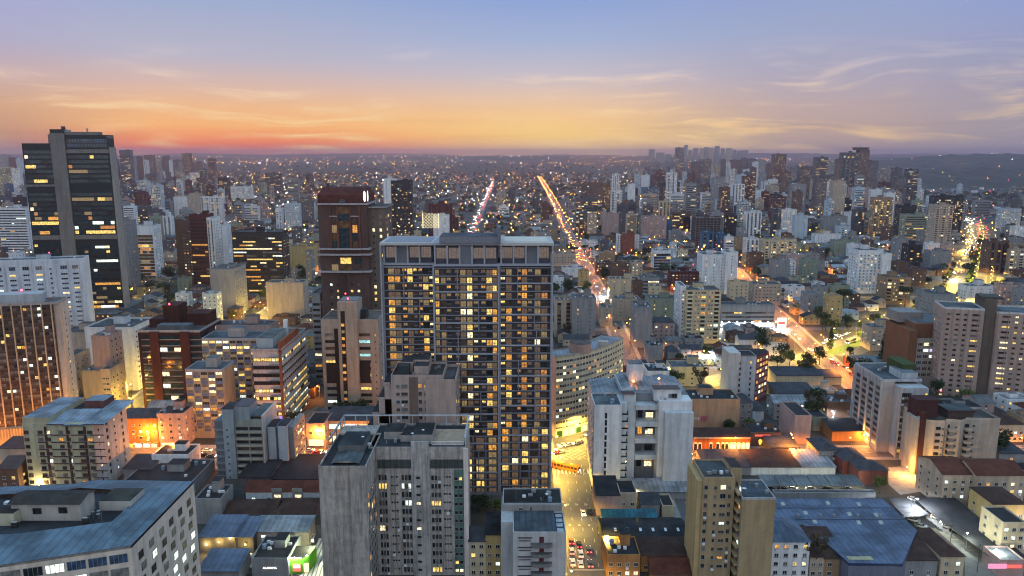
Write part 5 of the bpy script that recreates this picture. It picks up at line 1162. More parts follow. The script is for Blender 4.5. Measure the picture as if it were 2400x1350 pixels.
# near and middle: x left, x right, top, foot, colour, facade, lit share, depth, landmark phrase
MID = [
 (625, 712, 664, 748, 'beige', 'blank', 0, 16, 'the blank beige box'), (495, 552, 632, 742, 'grey', 'blank', 0, 28, 'the blank grey slab'), (548, 664, 545, 692, 'black', 'ribbon', 0.3, 22, 'the black ribbed office'),
 (676, 735, 578, 640, 'yellow', 'blank', 0, 20, 'the blank yellow wall'), (300, 364, 530, 660, 'white', 'gold', 0.12, 18, 'the gold glass block'), (268, 300, 520, 690, 'grey', 'slots', 0.06, 22, None),
 (415, 448, 518, 678, 'brown', 'blank', 0, 18, 'the plain brown slab'), (430, 462, 545, 680, 'brown', 'grid', 0.1, 12, None), (450, 490, 504, 690, 'maroon', 'ribbon', 0.1, 18, 'the maroon striped tower'), (490, 505, 512, 690, 'white', 'strips', 0.05, 18, None),
 (511, 534, 530, 650, 'white', 'slots', 0.02, 14, 'the plain white slab'), (0, 66, 488, 605, 'white', 'ribbon', 0.05, 22, 'the white striped block'), (205, 318, 770, 915, 'white', 'blank', 0, 26, 'the blank white wall'),
 (140, 228, 782, 900, 'beige', 'slots', 0.2, 18, None), (222, 262, 790, 960, 'pink', 'blank', 0, 14, None), (148, 178, 838, 962, 'beige', 'blank', 0, 16, None), (196, 240, 872, 965, 'beige', 'blank', 0, 18, None), (240, 262, 868, 970, 'beige', 'grid', 0.1, 14, None),
 (505, 640, 765, 930, 'pink', 'grid', 0.05, 14, None), (735, 755, 690, 900, 'grey', 'ribbon', 0.15, 20, None), (716, 730, 590, 670, 'grey', 'slots', 0.1, 14, None),
 (1340, 1396, 700, 795, 'grey', 'slots', 0.08, 16, 'the grey slab beside the orange street'), (1300, 1342, 705, 790, 'beige', 'strips', 0.05, 14, None), (1408, 1436, 722, 765, 'beige', 'slots', 0.1, 16, None),
 (1490, 1528, 722, 815, 'grey', 'blank', 0, 24, 'the narrow blank grey slab'), (1607, 1688, 682, 805, 'cream', 'balc', 0.22, 20, 'the cream balcony block'), (1593, 1606, 672, 800, 'white', 'slots', 0.04, 20, None),
 (1645, 1700, 598, 688, 'white', 'slots', 0.14, 22, 'the white faceted block'), (1700, 1728, 592, 690, 'white', 'slots', 0.1, 18, None), (1532, 1572, 588, 640, 'white', 'glass', 0.06, 16, 'the small glass office'),
 (1455, 1487, 548, 604, 'brick red', 'slots', 0.06, 14, 'the red brick tower'), (1446, 1456, 550, 604, 'white', 'strips', 0.05, 12, None), (1487, 1498, 552, 600, 'white', 'slots', 0.05, 12, None),
 (2010, 2064, 588, 688, 'white', 'grid', 0.2, 22, 'the white tower by the avenue'), (2064, 2086, 596, 690, 'white', 'blank', 0, 20, None), (2076, 2134, 652, 714, 'tan', 'balc', 0.2, 18, 'the tan block by the avenue'),
 (1792, 1866, 562, 616, 'cream', 'balc', 0.2, 16, 'the cream balcony tower'), (1748, 1778, 560, 612, 'white', 'strips', 0.08, 14, None), (1810, 1850, 610, 665, 'grey', 'slots', 0.05, 12, 'the grey and white block'), (1846, 1864, 613, 660, 'white', 'grid', 0.1, 12, None),
 (1955, 2012, 565, 610, 'green', 'slots', 0.25, 16, None), (2318, 2362, 566, 640, 'brown', 'strips', 0.05, 16, 'the brown slab at the right'), (2348, 2372, 572, 640, 'tan', 'blank', 0, 10, None), (2365, 2400, 585, 642, 'beige', 'balc', 0.15, 14, None),
 (2100, 2130, 560, 625, 'grey', 'slots', 0.1, 14, None), (2128, 2158, 575, 640, 'black', 'strips', 0.1, 16, None), (2182, 2238, 692, 770, 'grey', 'blank', 0, 24, 'the windowless grey box'), (2040, 2118, 770, 822, 'beige', 'grid', 0.25, 14, 'the old corner house with the blue sign'),
 (2265, 2330, 672, 720, 'white', 'slots', 0.1, 14, None), (1690, 1815, 716, 766, 'grey', 'ribbon', 0.2, 14, 'the low banded office'), (1766, 1830, 668, 716, 'beige', 'grid', 0.08, 18, None), (1428, 1498, 655, 700, 'cream', 'slots', 0.3, 14, 'the cream block with small windows'), (1500, 1545, 652, 696, 'grey', 'ribbon', 0.15, 16, None),
 (1520, 1600, 702, 762, 'green', 'slots', 0.3, 18, None), (1440, 1500, 702, 752, 'beige', 'slots', 0.1, 16, None), (1572, 1640, 638, 684, 'maroon', 'grid', 0.12, 16, None), (1398, 1440, 618, 645, 'brown', 'grid', 0.2, 14, None), (1318, 1370, 628, 650, 'white', 'slots', 0.2, 14, None), (1295, 1350, 595, 624, 'beige', 'grid', 0.05, 16, None),
 (900, 930, 420, 560, 'white', 'slots', 0.05, 14, 'the white and black tower'), (918, 966, 424, 560, 'black', 'fins', 0.12, 18, None), (925, 985, 555, 600, 'beige', 'lit', 0.4, 16, 'the lattice lit tower'), (1005, 1060, 480, 590, 'maroon', 'slots', 0.05, 20, 'the maroon slab'), (1016, 1052, 505, 600, 'white', 'slots', 0.06, 14, None),
 (668, 702, 478, 545, 'pale blue', 'grid', 0.15, 14, 'the pale blue tower'), (675, 700, 420, 480, 'grey', 'ribbon', 0.15, 14, None), (622, 660, 406, 452, 'dark grey', 'ribbon', 0.1, 16, None), (704, 732, 465, 525, 'dark grey', 'grid', 0.08, 14, None), (572, 605, 484, 522, 'white', 'ribbon', 0.15, 12, 'the white checked block'),
 (472, 520, 462, 520, 'white', 'balc', 0.15, 14, None), (440, 475, 458, 510, 'beige', 'slots', 0.15, 14, None), (408, 440, 462, 510, 'white', 'slots', 0.1, 14, None), (383, 402, 508, 560, 'white', 'strips', 0.08, 12, None), (380, 400, 445, 492, 'brown', 'lit', 0.3, 12, 'the lit amber cubes'), (354, 378, 452, 490, 'white', 'grid', 0.3, 12, None), (292, 328, 448, 480, 'blue', 'ribbon', 0.25, 14, 'the dark blue office'), (272, 294, 455, 478, 'white', 'ribbon', 0.3, 12, None), (328, 342, 454, 492, 'white', 'ribbon', 0.15, 12, None), (292, 316, 484, 560, 'white', 'ribbon', 0.03, 12, None), (445, 475, 405, 430, 'white', 'ribbon', 0.35, 14, None), (540, 590, 438, 470, 'white', 'grid', 0.2, 16, None), (0, 30, 392, 470, 'cream', 'fins', 0.1, 14, None), (30, 50, 395, 470, 'white', 'grid', 0.25, 12, None),
 (1505, 1545, 440, 505, 'blue', 'grid', 0.3, 14, 'the blue office with cold lights'), (1472, 1488, 432, 510, 'white', 'blank', 0, 14, None), (1380, 1412, 428, 466, 'brown', 'slots', 0.1, 14, None), (1505, 1540, 455, 510, 'beige', 'ribbon', 0.15, 12, None), (1500, 1520, 470, 520, 'white', 'ribbon', 0.15, 12, None), (1462, 1482, 470, 510, 'brick red', 'slots', 0.1, 12, None), (1505, 1562, 508, 560, 'pink', 'slots', 0.25, 16, 'the pink brick block'), (1350, 1400, 466, 545, 'dark grey', 'ribbon', 0.25, 22, 'the dark terraced tower'), (1358, 1376, 498, 552, 'dark grey', 'balc', 0.1, 12, None), (1378, 1398, 502, 556, 'beige', 'grid', 0.2, 12, None), (1412, 1450, 502, 556, 'pink', 'slots', 0.1, 14, 'the pink and maroon block'), (1450, 1472, 500, 556, 'dark grey', 'slots', 0.05, 14, None),
 (1630, 1688, 512, 582, 'brown', 'frame', 0, 26, 'the unfinished concrete tower'), (1645, 1672, 545, 592, 'blue', 'strips', 0.12, 12, 'the bright blue block'), (1682, 1698, 546, 588, 'blue', 'slots', 0.08, 10, None), (1700, 1720, 556, 590, 'white', 'ribbon', 0.12, 12, None), (1748, 1784, 498, 560, 'white', 'strips', 0.06, 14, 'the white twin shaft tower'), (1828, 1866, 492, 560, 'white', 'grid', 0.3, 16, 'the white chequer grid tower'), (1862, 1892, 506, 570, 'pale blue', 'slots', 0.06, 12, None), (1812, 1830, 490, 560, 'dark grey', 'balc', 0.1, 12, None), (1644, 1666, 452, 500, 'white', 'ribbon', 0.1, 14, None), (1572, 1602, 455, 500, 'white', 'ribbon', 0.15, 12, None), (1544, 1562, 428, 478, 'black', 'slots', 0.06, 12, None), (1632, 1664, 434, 478, 'brown', 'fins', 0.08, 14, None), (1672, 1700, 462, 520, 'grey', 'slots', 0.15, 14, None), (1728, 1742, 436, 478, 'white', 'grid', 0.2, 10, None), (1774, 1794, 446, 488, 'white', 'slots', 0.1, 12, None), (1602, 1622, 508, 540, 'white', 'ribbon', 0.1, 12, None), (1575, 1618, 498, 540, 'brown', 'ribbon', 0.1, 12, None), (1545, 1570, 472, 520, 'cream', 'strips', 0.1, 12, None), (1570, 1600, 476, 520, 'grey', 'balc', 0.1, 12, None), (1806, 1842, 462, 520, 'maroon', 'grid', 0.15, 14, None),
 (2048, 2090, 464, 560, 'tan', 'balc', 0.3, 18, 'the tan lit tower'), (2120, 2180, 504, 575, 'green', 'ribbon', 0.25, 18, 'the green grey office'), (2190, 2230, 482, 590, 'beige', 'balc', 0.08, 20, 'the beige ribbed tower'), (2186, 2254, 460, 560, 'black', 'fins', 0.2, 16, 'the black lattice tower'), (2174, 2186, 460, 530, 'white', 'blank', 0, 10, None), (2124, 2172, 482, 520, 'white', 'ribbon', 0.08, 14, None), (1992, 2040, 440, 490, 'pink', 'slots', 0.15, 16, None), (2040, 2066, 445, 500, 'white', 'slots', 0.2, 12, None), (1984, 2006, 498, 540, 'white', 'slots', 0.08, 12, None), (1930, 1985, 508, 560, 'grey', 'slots', 0.08, 14, None), (2345, 2392, 490, 535, 'pale blue', 'grid', 0.3, 14, None), (2285, 2320, 470, 510, 'grey', 'ribbon', 0.1, 12, None), (1910, 1970, 550, 580, 'white', 'slots', 0.1, 14, None), (2195, 2260, 575, 600, 'beige', 'grid', 0.15, 16, None), (2180, 2230, 590, 630, 'grey', 'slots', 0.06, 16, None),
]
for r_ in MID:
    x0, x1, yt, yb, col, style, lt, D, mk = r_; mid(x0, x1, yt, yb, col, style, lt * 1.25, D, mk)
# the skyline towers
SKY_T = [(258, 275, 374, 446, 'brown', 'slots'), (283, 307, 352, 446, 'dark grey', 'ribbon'), (306, 318, 368, 440, 'grey', 'balc'), (318, 332, 367, 436, 'brown', 'slots'), (332, 346, 376, 430, 'white', 'strips'), (340, 360, 364, 425, 'brown', 'grid'), (360, 380, 372, 420, 'grey', 'fins'), (383, 396, 366, 420, 'brown', 'slots'), (397, 404, 376, 420, 'white', 'slots'), (405, 426, 375, 418, 'dark grey', 'fins'), (428, 447, 360, 428, 'brown', 'fins'), (420, 428, 379, 425, 'grey', 'slots'), (448, 456, 382, 418, 'brown', 'slots'), (460, 472, 379, 418, 'brown', 'slots'), (488, 504, 372, 430, 'brown', 'ribbon'), (0, 22, 364, 420, 'grey', 'grid'), (24, 38, 370, 420, 'maroon', 'slots'), (40, 60, 372, 425, 'pale blue', 'slots'),
 (1521, 1534, 350, 392, 'grey', 'slots'), (1538, 1557, 358, 398, 'grey', 'grid'), (1562, 1572, 362, 398, 'grey', 'slots'), (1583, 1603, 346, 412, 'dark grey', 'ribbon'), (1604, 1611, 340, 392, 'grey', 'slots'), (1614, 1622, 352, 392, 'grey', 'slots'), (1625, 1636, 347, 392, 'grey', 'slots'), (1640, 1650, 348, 392, 'beige', 'slots'), (1651, 1660, 345, 392, 'grey', 'slots'), (1662, 1674, 346, 392, 'beige', 'grid'), (1676, 1686, 342, 392, 'grey', 'slots'), (1690, 1698, 348, 392, 'grey', 'slots'), (1702, 1715, 347, 392, 'beige', 'slots'), (1718, 1725, 351, 392, 'grey', 'slots'), (1728, 1737, 353, 392, 'grey', 'slots'), (1739, 1753, 352, 392, 'grey', 'slots'),
 (1621, 1640, 380, 425, 'brown', 'slots'), (1641, 1667, 374, 425, 'dark grey', 'balc'), (1669, 1688, 384, 430, 'beige', 'strips'), (1690, 1700, 374, 425, 'dark grey', 'slots'), (1703, 1712, 382, 430, 'white', 'strips'), (1713, 1736, 375, 425, 'brown', 'slots'), (1738, 1750, 371, 425, 'dark grey', 'slots'), (1753, 1772, 372, 425, 'dark grey', 'slots'), (1764, 1776, 380, 440, 'white', 'grid'), (1777, 1793, 376, 430, 'grey', 'grid'), (1744, 1762, 398, 450, 'white', 'fins'), (1812, 1841, 362, 452, 'brown', 'fins'), (1874, 1908, 391, 452, 'dark grey', 'fins'), (1911, 1938, 369, 462, 'dark grey', 'ribbon'), (1937, 1954, 381, 462, 'grey', 'slots'), (1959, 1972, 374, 450, 'brown', 'grid'), (1973, 2012, 358, 482, 'dark grey', 'balc'), (2010, 2034, 352, 470, 'brown', 'grid'), (2033, 2056, 377, 460, 'dark grey', 'grid'), (2058, 2101, 390, 455, 'grey', 'fins'), (2127, 2151, 397, 455, 'black', 'ribbon'), (2100, 2122, 415, 470, 'dark grey', 'grid'), (1850, 1872, 398, 450, 'grey', 'slots'), (1796, 1810, 384, 440, 'brown', 'slots'), (1840, 1856, 408, 460, 'beige', 'slots')]
def free(x0, x1, y0, y1, g_=1.2):
    for (a, c, d, e) in TAKEN:
        if x0 < c + g_ and x1 > a - g_ and y0 < e + g_ and y1 > d - g_: return False
    return True
SEEN_SKY = set()
for (x0, x1, yt, yb, col, st) in SKY_T:
    far = yb < 395
    lb = unique_label(f'{"hazy " if far else ""}{col} high-rise with {TYPES[st]} on the skyline', (x0 + x1) / 2, yt, gnd(x0, yb)[1]) or f'{"hazy " if far else ""}{col} high-rise with {TYPES[st]} standing on the skyline'
    same = lb in SEEN_SKY; SEEN_SKY.add(lb)
    b_ = mid(x0, x1, yt, yb, col, st, 0.16, None, 'the tallest skyline tower' if x0 == 1973 else 'the dark skyline slab' if x0 == 1583 else 'the dark notched tower' if x0 == 283 else 'the lone brown tower' if x0 == 1812 else None, label=lb, name='high_rise', fh=4.4 if far else 3.4, kit=not far)
    b_.root['group'] = 'high-rises on the skyline'
rk = random.Random(41)
for i in range(95):
    if i < 62: px, Yt = rk.gauss(1830, 190), rk.uniform(1350, 2700)
    elif i < 80: px, Yt = rk.uniform(250, 540), rk.uniform(1500, 2600)
    else: px, Yt = rk.uniform(2080, 2400), rk.uniform(1100, 1900)
    w_ = rk.uniform(15, 27) / Yt * F; h_ = rk.uniform(42, 92) if i < 80 else rk.uniform(36, 62); X_ = (px - 1200) / F * Yt
    if not free(X_ - 10, X_ + 10, Yt - 8, Yt + 18, 1) or hits_street(X_ - 9, X_ + 9, Yt, Yt + 16): continue
    yt_, yb_ = proj(X_, Yt, h_)[1], proj(X_, Yt, 0)[1]; col = rk.choice(['dark grey', 'grey', 'brown', 'beige', 'white', 'dark grey', 'maroon', 'pale blue', 'grey', 'brown', 'black']); st = rk.choice(['slots', 'grid', 'balc', 'fins', 'strips', 'ribbon'])
    lb = unique_label(f'{col} high-rise with {TYPES[st]}', px, yt_, Yt) or f'{col} high-rise with {TYPES[st]} among the far towers'
    b_ = mid(px - w_ / 2, px + w_ / 2, yt_, yb_, col, st, 0.2, None, None, label=lb, name='high_rise', fh=3.4, Y=Yt); b_.root['group'] = 'high-rises on the skyline'
b = Bld('antenna_mast', 'rooftop platform with thin antennas crowning the tallest skyline tower', 'antenna', 2004, 2036, 352, yb=470); z = b.H
m = b.part('platform'); m.box(b.a, b.b, 0, 16, z + 0.8, z + 7, PL(0.10, 0.08, 0.07)); m.box(b.a - 3, b.b + 3, -3, 19, z + 7, z + 8, PL(0.16, 0.10, 0.07), bot=True)
for i in range(7): b.part('antenna').bar((b.a + 3 + i * 3.0, 8, z + 8), (b.a + 3 + i * 3.0, 8, z + 10 + (i * 37 % 11)), 0.3, 'frame_grey', 4, 0.12)
b.finish()
# ------------------------------------------------------------------ low buildings near the viewer, one by one
ROOFC = {'dark': ('flatroof', (0.05, 0.055, 0.065)), 'grey': ('metalroof', (0.16, 0.18, 0.20)), 'blue': ('metalroof', (0.115, 0.16, 0.25)), 'pale': ('metalroof', (0.36, 0.40, 0.45)), 'red': ('tile', (0.13, 0.045, 0.03)), 'brown': ('tile', (0.075, 0.045, 0.038)), 'slate': ('tile', (0.07, 0.078, 0.095)), 'teal': ('metalroof', (0.02, 0.17, 0.24))}
def low(x0, x1, ye, yb, D, rt, rc, col, label, name='house', cat='house', rh=2.2, nw=None, lt=0.12, style=None, mark=None, rot=0.0, axis='x', wh=1.3):
    b = Bld(name, label, cat, x0, x1, ye, yb, mark=mark, ref=(ye + yb) / 2); H = max(2.6, b.H); LABELS.add(label)
    c = TONE[col] if isinstance(col, str) else col; wm = PL(*c); m = ROOFC[rc]
    q = b.part('wall'); q.box(b.a, b.b, 0, D, 0, H, wm, m); TAKEN.append((b.X + b.a, b.X + b.b, b.Y, b.Y + D))
    r = b.part('roof')
    if rt == 'gable': r.gable(b.a, b.b, 0, D, H + 0.02, rh, m, wm, axis)
    elif rt == 'hip': r.hip(b.a, b.b, 0, D, H + 0.02, rh, m)
    elif rt == 'shed': r.poly([(b.a - 0.3, -0.5, H + 0.1), (b.b + 0.3, -0.5, H + 0.1), (b.b + 0.3, D + 0.3, H + rh), (b.a - 0.3, D + 0.3, H + rh)], m); r.poly([(b.a - 0.3, -0.5, H - 0.15), (b.b + 0.3, -0.5, H - 0.15), (b.b + 0.3, -0.5, H + 0.1), (b.a - 0.3, -0.5, H + 0.1)], m); b.part('wall').poly([(b.b, 0, H), (b.b, D, H), (b.b, D, H + rh - 0.1)], wm); b.part('wall').poly([(b.a, D, H), (b.a, 0, H), (b.a, D, H + rh - 0.1)], wm)
    else: b.roof(b.a, b.b, 0, D, H, m[1], 0.6, wm, kit=b.W > 9 and D > 9)
    n = nw if nw is not None else max(1, int(b.W / 4))
    if n:
        fl = max(1, int(H / 3.1))
        for j in range(fl):
            for i in range(n): b.w('F', b.a + b.W * (i + 0.5) / n - 0.7, j * 3.05 + 1.0, 1.4, wh, lit=lt, lits='wyka')
        nd = max(1, int(D / 5))
        for j in range(fl):
            for i in range(nd): b.w('R' if b.X < 40 else 'L', D * (i + 0.5) / nd - 0.6, j * 3.05 + 1.0, 1.3, 1.2, lit=lt, lits='wya')
    return b
LOW = [
 (278, 444, 1140, 1168, 26, 'flat', 'dark', 'grey', 'wide dark flat roofed block behind the cream corner block', 'apartment_building', 0),
 (290, 356, 1098, 1128, 12, 'shed', 'slate', 'grey', 'small shed roofed workshop with pale blank wall beside the pale green block', 'workshop', 0),
 (357, 444, 1068, 1112, 12, 'flat', 'dark', 'white', 'small white two storey annex with four windows near the blue-grey banded block', 'house', 3),
 (272, 372, 980, 1048, 14, 'hip', 'slate', 'orange', 'orange lit three storey row house with dark hip roof over bright shops', 'row_house', 6),
 (370, 432, 972, 1048, 12, 'flat', 'dark', 'pink', 'narrow pink row house with paired windows beside the slim chequered block', 'row_house', 3),
 (560, 636, 1118, 1150, 24, 'shed', 'dark', 'dark grey', 'dark shed roofed hall below the blue-grey banded block', 'warehouse', 0),
 (640, 756, 1122, 1150, 22, 'shed', 'dark', 'dark grey', 'broad black shed roofed hall beside the weathered grey block', 'warehouse', 0),
 (577, 756, 1152, 1196, 9, 'gable', 'red', 'pale blue', 'long white house with red tile roof and recessed balconies', 'house', 5),
 (505, 580, 1178, 1200, 12, 'gable', 'dark', 'grey', 'low dark gabled store next to the long red roofed house', 'store', 0),
 (458, 520, 1172, 1228, 12, 'flat', 'dark', 'grey', 'grey rendered block with parapet behind the blue metal roofs', 'house', 0),
 (522, 640, 1212, 1232, 16, 'gable', 'brown', 'dark grey', 'dark tiled low hall with small skylights', 'store', 0),
 (640, 756, 1206, 1232, 14, 'hip', 'brown', 'dark grey', 'dark hip roofed hall with pale ridge lines', 'store', 0),
 (468, 552, 1258, 1296, 13, 'shed', 'blue', 'dark grey', 'blue metal shed roof over a courtyard wall with uplights', 'workshop', 0),
 (553, 594, 1258, 1294, 12, 'shed', 'blue', 'dark grey', 'small blue metal shed roof beside the courtyard', 'workshop', 0),
 (594, 724, 1246, 1282, 9, 'shed', 'pale', 'beige', 'beige house with pale metal roof and two lit windows', 'house', 2),
 (590, 676, 1312, 1352, 15, 'flat', 'dark', 'grey', 'flat roofed bar with a small white name on its dark front', 'shop', 0),
 (466, 560, 1338, 1372, 11, 'shed', 'blue', 'grey', 'low corrugated blue grey shed below the courtyard', 'shed', 0),
 (0, 44, 1098, 1162, 14, 'gable', 'slate', 'brown', 'brown house with slate roof in shadow beside the orange side street', 'house', 2),
 (0, 62, 1050, 1100, 10, 'shed', 'slate', 'beige', 'beige house with sloping slate roof beside the orange podium', 'house', 0),
 (764, 868, 985, 1040, 16, 'shed', 'slate', 'beige', 'lit two storey shop with slate roof beside the beige office block', 'shop', 4),
 (718, 762, 995, 1052, 16, 'flat', 'dark', 'pink', 'pink shop house with a round clock sign on the orange street', 'shop', 2),
 (1100, 1138, 1268, 1352, 10, 'gable', 'slate', 'cream', 'small cream house with slate roof under the weathered grey block', 'house', 2),
 (1138, 1176, 1252, 1352, 12, 'shed', 'dark', 'yellow', 'narrow yellow framed house with dark windows', 'house', 2),
 (1398, 1452, 1160, 1208, 14, 'shed', 'dark', 'pink', 'pink walled house lit by the street, dark roof, blank side', 'house', 0),
 (1452, 1492, 1158, 1208, 12, 'flat', 'dark', 'beige', 'beige house with six dark windows beside the pink walled house', 'house', 2),
 (1502, 1546, 1180, 1210, 9, 'gable', 'slate', 'grey', 'small grey gabled house with a lit doorway', 'house', 2),
 (1552, 1580, 1188, 1212, 10, 'flat', 'dark', 'cream', 'cream box house with flat dark roof', 'house', 0),
 (1490, 1624, 1152, 1170, 9, 'shed', 'pale', 'grey', 'long pale metal roof beneath the white light-well block', 'store', 0),
 (1412, 1540, 1222, 1232, 5, 'shed', 'teal', 'green', 'bright teal awning roof over a shop front', 'shop', 0),
 (1418, 1624, 1280, 1310, 20, 'gable', 'dark', 'dark grey', 'large dark hall roof dotted with white skylights', 'warehouse', 0),
 (1422, 1500, 1304, 1354, 12, 'flat', 'dark', 'orange', 'orange brick shop house with a row of pale windows', 'shop', 4),
 (1502, 1622, 1302, 1340, 12, 'hip', 'brown', 'orange', 'orange brick house with brown hip roof', 'house', 5),
 (1528, 1640, 1344, 1368, 10, 'gable', 'red', 'brown', 'red tiled roof at the foot of the tan block', 'house', 0),
 (1600, 1733, 938, 1016, 16, 'flat', 'dark', (0.42, 0.27, 0.17), 'peach blank firewall with faded graffiti, roof edge stained', 'warehouse', 0),
 (1733, 1764, 944, 986, 12, 'hip', 'slate', 'grey', 'grey house with slate hip roof beside the peach firewall', 'house', 2),
 (1764, 1790, 962, 988, 10, 'shed', 'slate', 'pale blue', 'little pale blue lean-to behind the peach firewall', 'house', 0),
 (1625, 1758, 1026, 1056, 13, 'gable', 'brown', (0.26, 0.10, 0.035), 'orange colonial row with white arched windows', 'row_house', 0),
 (1758, 1832, 1016, 1046, 13, 'flat', 'dark', 'brown', 'dark shop with red letters and leaf shaped signs', 'shop', 0),
 (1862, 1900, 976, 1042, 20, 'flat', 'dark', 'pink', 'pink white slab house with a blank lit end wall', 'apartment_building', 0),
 (1806, 1872, 1048, 1068, 11, 'shed', 'slate', 'dark grey', 'dark cube house with sloping roof', 'house', 0),
 (1918, 1966, 1056, 1092, 14, 'hip', 'slate', 'grey', 'grey house with slate hip roof beside an orange yard', 'house', 2),
 (1976, 2032, 1080, 1112, 14, 'hip', 'slate', (0.22, 0.07, 0.06), 'red walled house with slate hip roof', 'house', 0),
 (2012, 2080, 1102, 1136, 10, 'hip', 'slate', (0.15, 0.06, 0.055), 'small dark red house with slate hip roof', 'house', 0),
 (1652, 1760, 1094, 1114, 16, 'shed', 'slate', 'grey', 'long grey market roof with one pale seam', 'market_hall', 0),
 (1760, 1878, 1094, 1114, 16, 'shed', 'brown', 'white', 'long dark brown market roof over a white wall', 'market_hall', 0),
 (1878, 1958, 1094, 1114, 16, 'shed', 'pale', 'white', 'bright white metal market roof section', 'market_hall', 0),
 (1815, 2052, 1160, 1172, 3, 'flat', 'grey', 'grey', 'low grey wall building with thin red stripes along the car shed', 'store', 0),
 (1640, 1716, 1122, 1150, 9, 'flat', 'dark', 'dark grey', 'low dark roof tucked behind the tan block', 'store', 0),
 (1808, 1896, 1270, 1352, 15, 'hip', 'blue', 'white', 'white four storey house with blue hip roof, orange lit at its foot', 'apartment_building', 4),
 (1898, 1930, 1304, 1354, 18, 'shed', 'brown', 'beige', 'beige street house with ornate gable under a dark roof', 'house', 2),
 (1930, 1986, 1308, 1354, 18, 'shed', 'brown', 'tan', 'tan street house with dark sloping roof', 'house', 2),
 (2204, 2258, 1304, 1352, 18, 'hip', 'brown', 'cream', 'cream house with dark hip roof beside the car park', 'house', 2),
 (2118, 2196, 1312, 1352, 14, 'shed', 'brown', 'grey', 'patchwork of rusty roof sheets beside the blue warehouse', 'workshop', 2),
 (2206, 2284, 1112, 1190, 18, 'gable', 'red', 'beige', 'beige four storey house with red tile roof', 'apartment_building', 4),
 (2284, 2400, 1114, 1196, 16, 'gable', 'red', 'beige', 'long beige apartment house under a dark red tile roof', 'apartment_building', 6),
 (2324, 2400, 1182, 1256, 14, 'hip', 'brown', 'yellow', 'old yellow timbered house with brown roof', 'house', 4),
 (2346, 2400, 1228, 1310, 12, 'flat', 'dark', 'cream', 'cream rendered house with bright floodlit front', 'house', 3),
 (2342, 2400, 1316, 1352, 9, 'flat', 'pale', 'pink', 'pink gatehouse with a glowing sign and pale canopy', 'gatehouse', 0),
 (2332, 2400, 995, 1036, 16, 'hip', 'brown', 'cream', 'floodlit ornate cream villa behind the beige wavy block', 'villa', 5),
 (2340, 2400, 1062, 1100, 14, 'shed', 'slate', 'grey', 'grey house with slate roof beside a round tree', 'house', 1),
 (2290, 2330, 945, 972, 14, 'gable', 'grey', 'pink', 'low pink house with grey roof below the broad brown tower', 'house', 1),
 (1296, 1330, 905, 968, 8, 'flat', 'dark', 'cream', 'small cream house squeezed behind the curved cream block', 'house', 1),
 (1458, 1480, 872, 900, 10, 'gable', 'red', 'cream', 'cream house with small red roof on the orange street', 'house', 1),
 (1516, 1568, 872, 925, 16, 'flat', 'dark', 'white', 'white rendered house with dark roof beside two dark trees', 'house', 1),
 (1510, 1526, 862, 905, 18, 'flat', 'dark', 'pink', 'pale pink house front on the orange street corner', 'house', 2),
 (1572, 1652, 862, 905, 14, 'flat', 'grey', 'cream', 'yellow lit four storey house behind the floodlit tree', 'apartment_building', 4),
 (1518, 1552, 812, 848, 14, 'flat', 'dark', 'grey', 'grey cube house with dark flat roof', 'house', 0),
 (1566, 1592, 824, 850, 12, 'hip', 'slate', 'grey', 'small grey hip roofed house by the orange street', 'house', 0),
 (1596, 1620, 818, 842, 10, 'hip', 'slate', 'pale blue', 'pale house with slate hip roof under the cream balcony block', 'house', 1),
 (1622, 1644, 820, 842, 10, 'gable', 'slate', 'grey', 'grey gabled house under the cream balcony block', 'house', 1),
 (1676, 1702, 832, 852, 12, 'gable', 'brown', 'pale blue', 'pale gabled house with two windows by the white car park', 'house', 2),
 (1532, 1580, 756, 800, 16, 'hip', 'slate', 'pink', 'pink pilastered hall with slate hip roof', 'hall', 4),
 (1732, 1790, 795, 820, 10, 'gable', 'slate', 'white', 'long white shed beside the floodlit car park', 'warehouse', 0),
 (1818, 1930, 880, 908, 14, 'shed', 'slate', 'cream', 'long cream hall with slate roof along the avenue', 'warehouse', 0),
 (1934, 1972, 884, 902, 12, 'shed', 'slate', 'green', 'small green walled hall by the avenue', 'shop', 0),
 (1820, 1914, 922, 944, 16, 'shed', 'slate', 'grey', 'open tennis hall with curved slate roof and thin posts', 'sports_hall', 0),
 (1914, 1964, 918, 930, 10, 'flat', 'pale', 'cream', 'long pale roofed annex behind the tennis hall', 'store', 0),
 (1938, 2006, 945, 985, 14, 'flat', 'grey', 'brown', 'brown flat roofed house with lit window slots', 'house', 2),
 (1988, 2050, 930, 958, 12, 'gable', 'red', 'white', 'white dormer house with orange tile roof', 'house', 1),
 (2005, 2126, 856, 872, 18, 'shed', 'grey', 'brick red', 'brick wall hall with pale curved roof behind the cypress', 'hall', 0),
 (2145, 2200, 935, 960, 12, 'hip', 'slate', 'grey', 'grey house in shade under the broad brown tower', 'house', 1),
 (1950, 2050, 1010, 1034, 14, 'shed', 'dark', 'orange', 'orange lit yard wall with dark sloping roof', 'store', 0),
 (1905, 1940, 980, 1010, 12, 'flat', 'dark', 'green', 'greenish box store beside the pink white slab house', 'store', 0),
]
CATS = {'apartment_building': 'apartment building', 'row_house': 'row house', 'market_hall': 'market hall', 'sports_hall': 'sports hall'}
LB = {}
for (x0, x1, ye, yb, D, rt, rc, col, lab, nm, nw) in LOW:
    b = low(x0, x1, ye, yb, D, rt, rc, col, lab, nm, CATS.get(nm, nm), nw=nw, rh=1.5 if rt == 'shed' else 2.6, lt=0.16); LB[lab] = b
MARKS += [('the peach firewall', 1666, 960, 350), ('the red roofed long house', 666, 1160, 280), ('the floodlit car park', 1760, 790, 545), ('the tennis hall', 1866, 922, 400)]
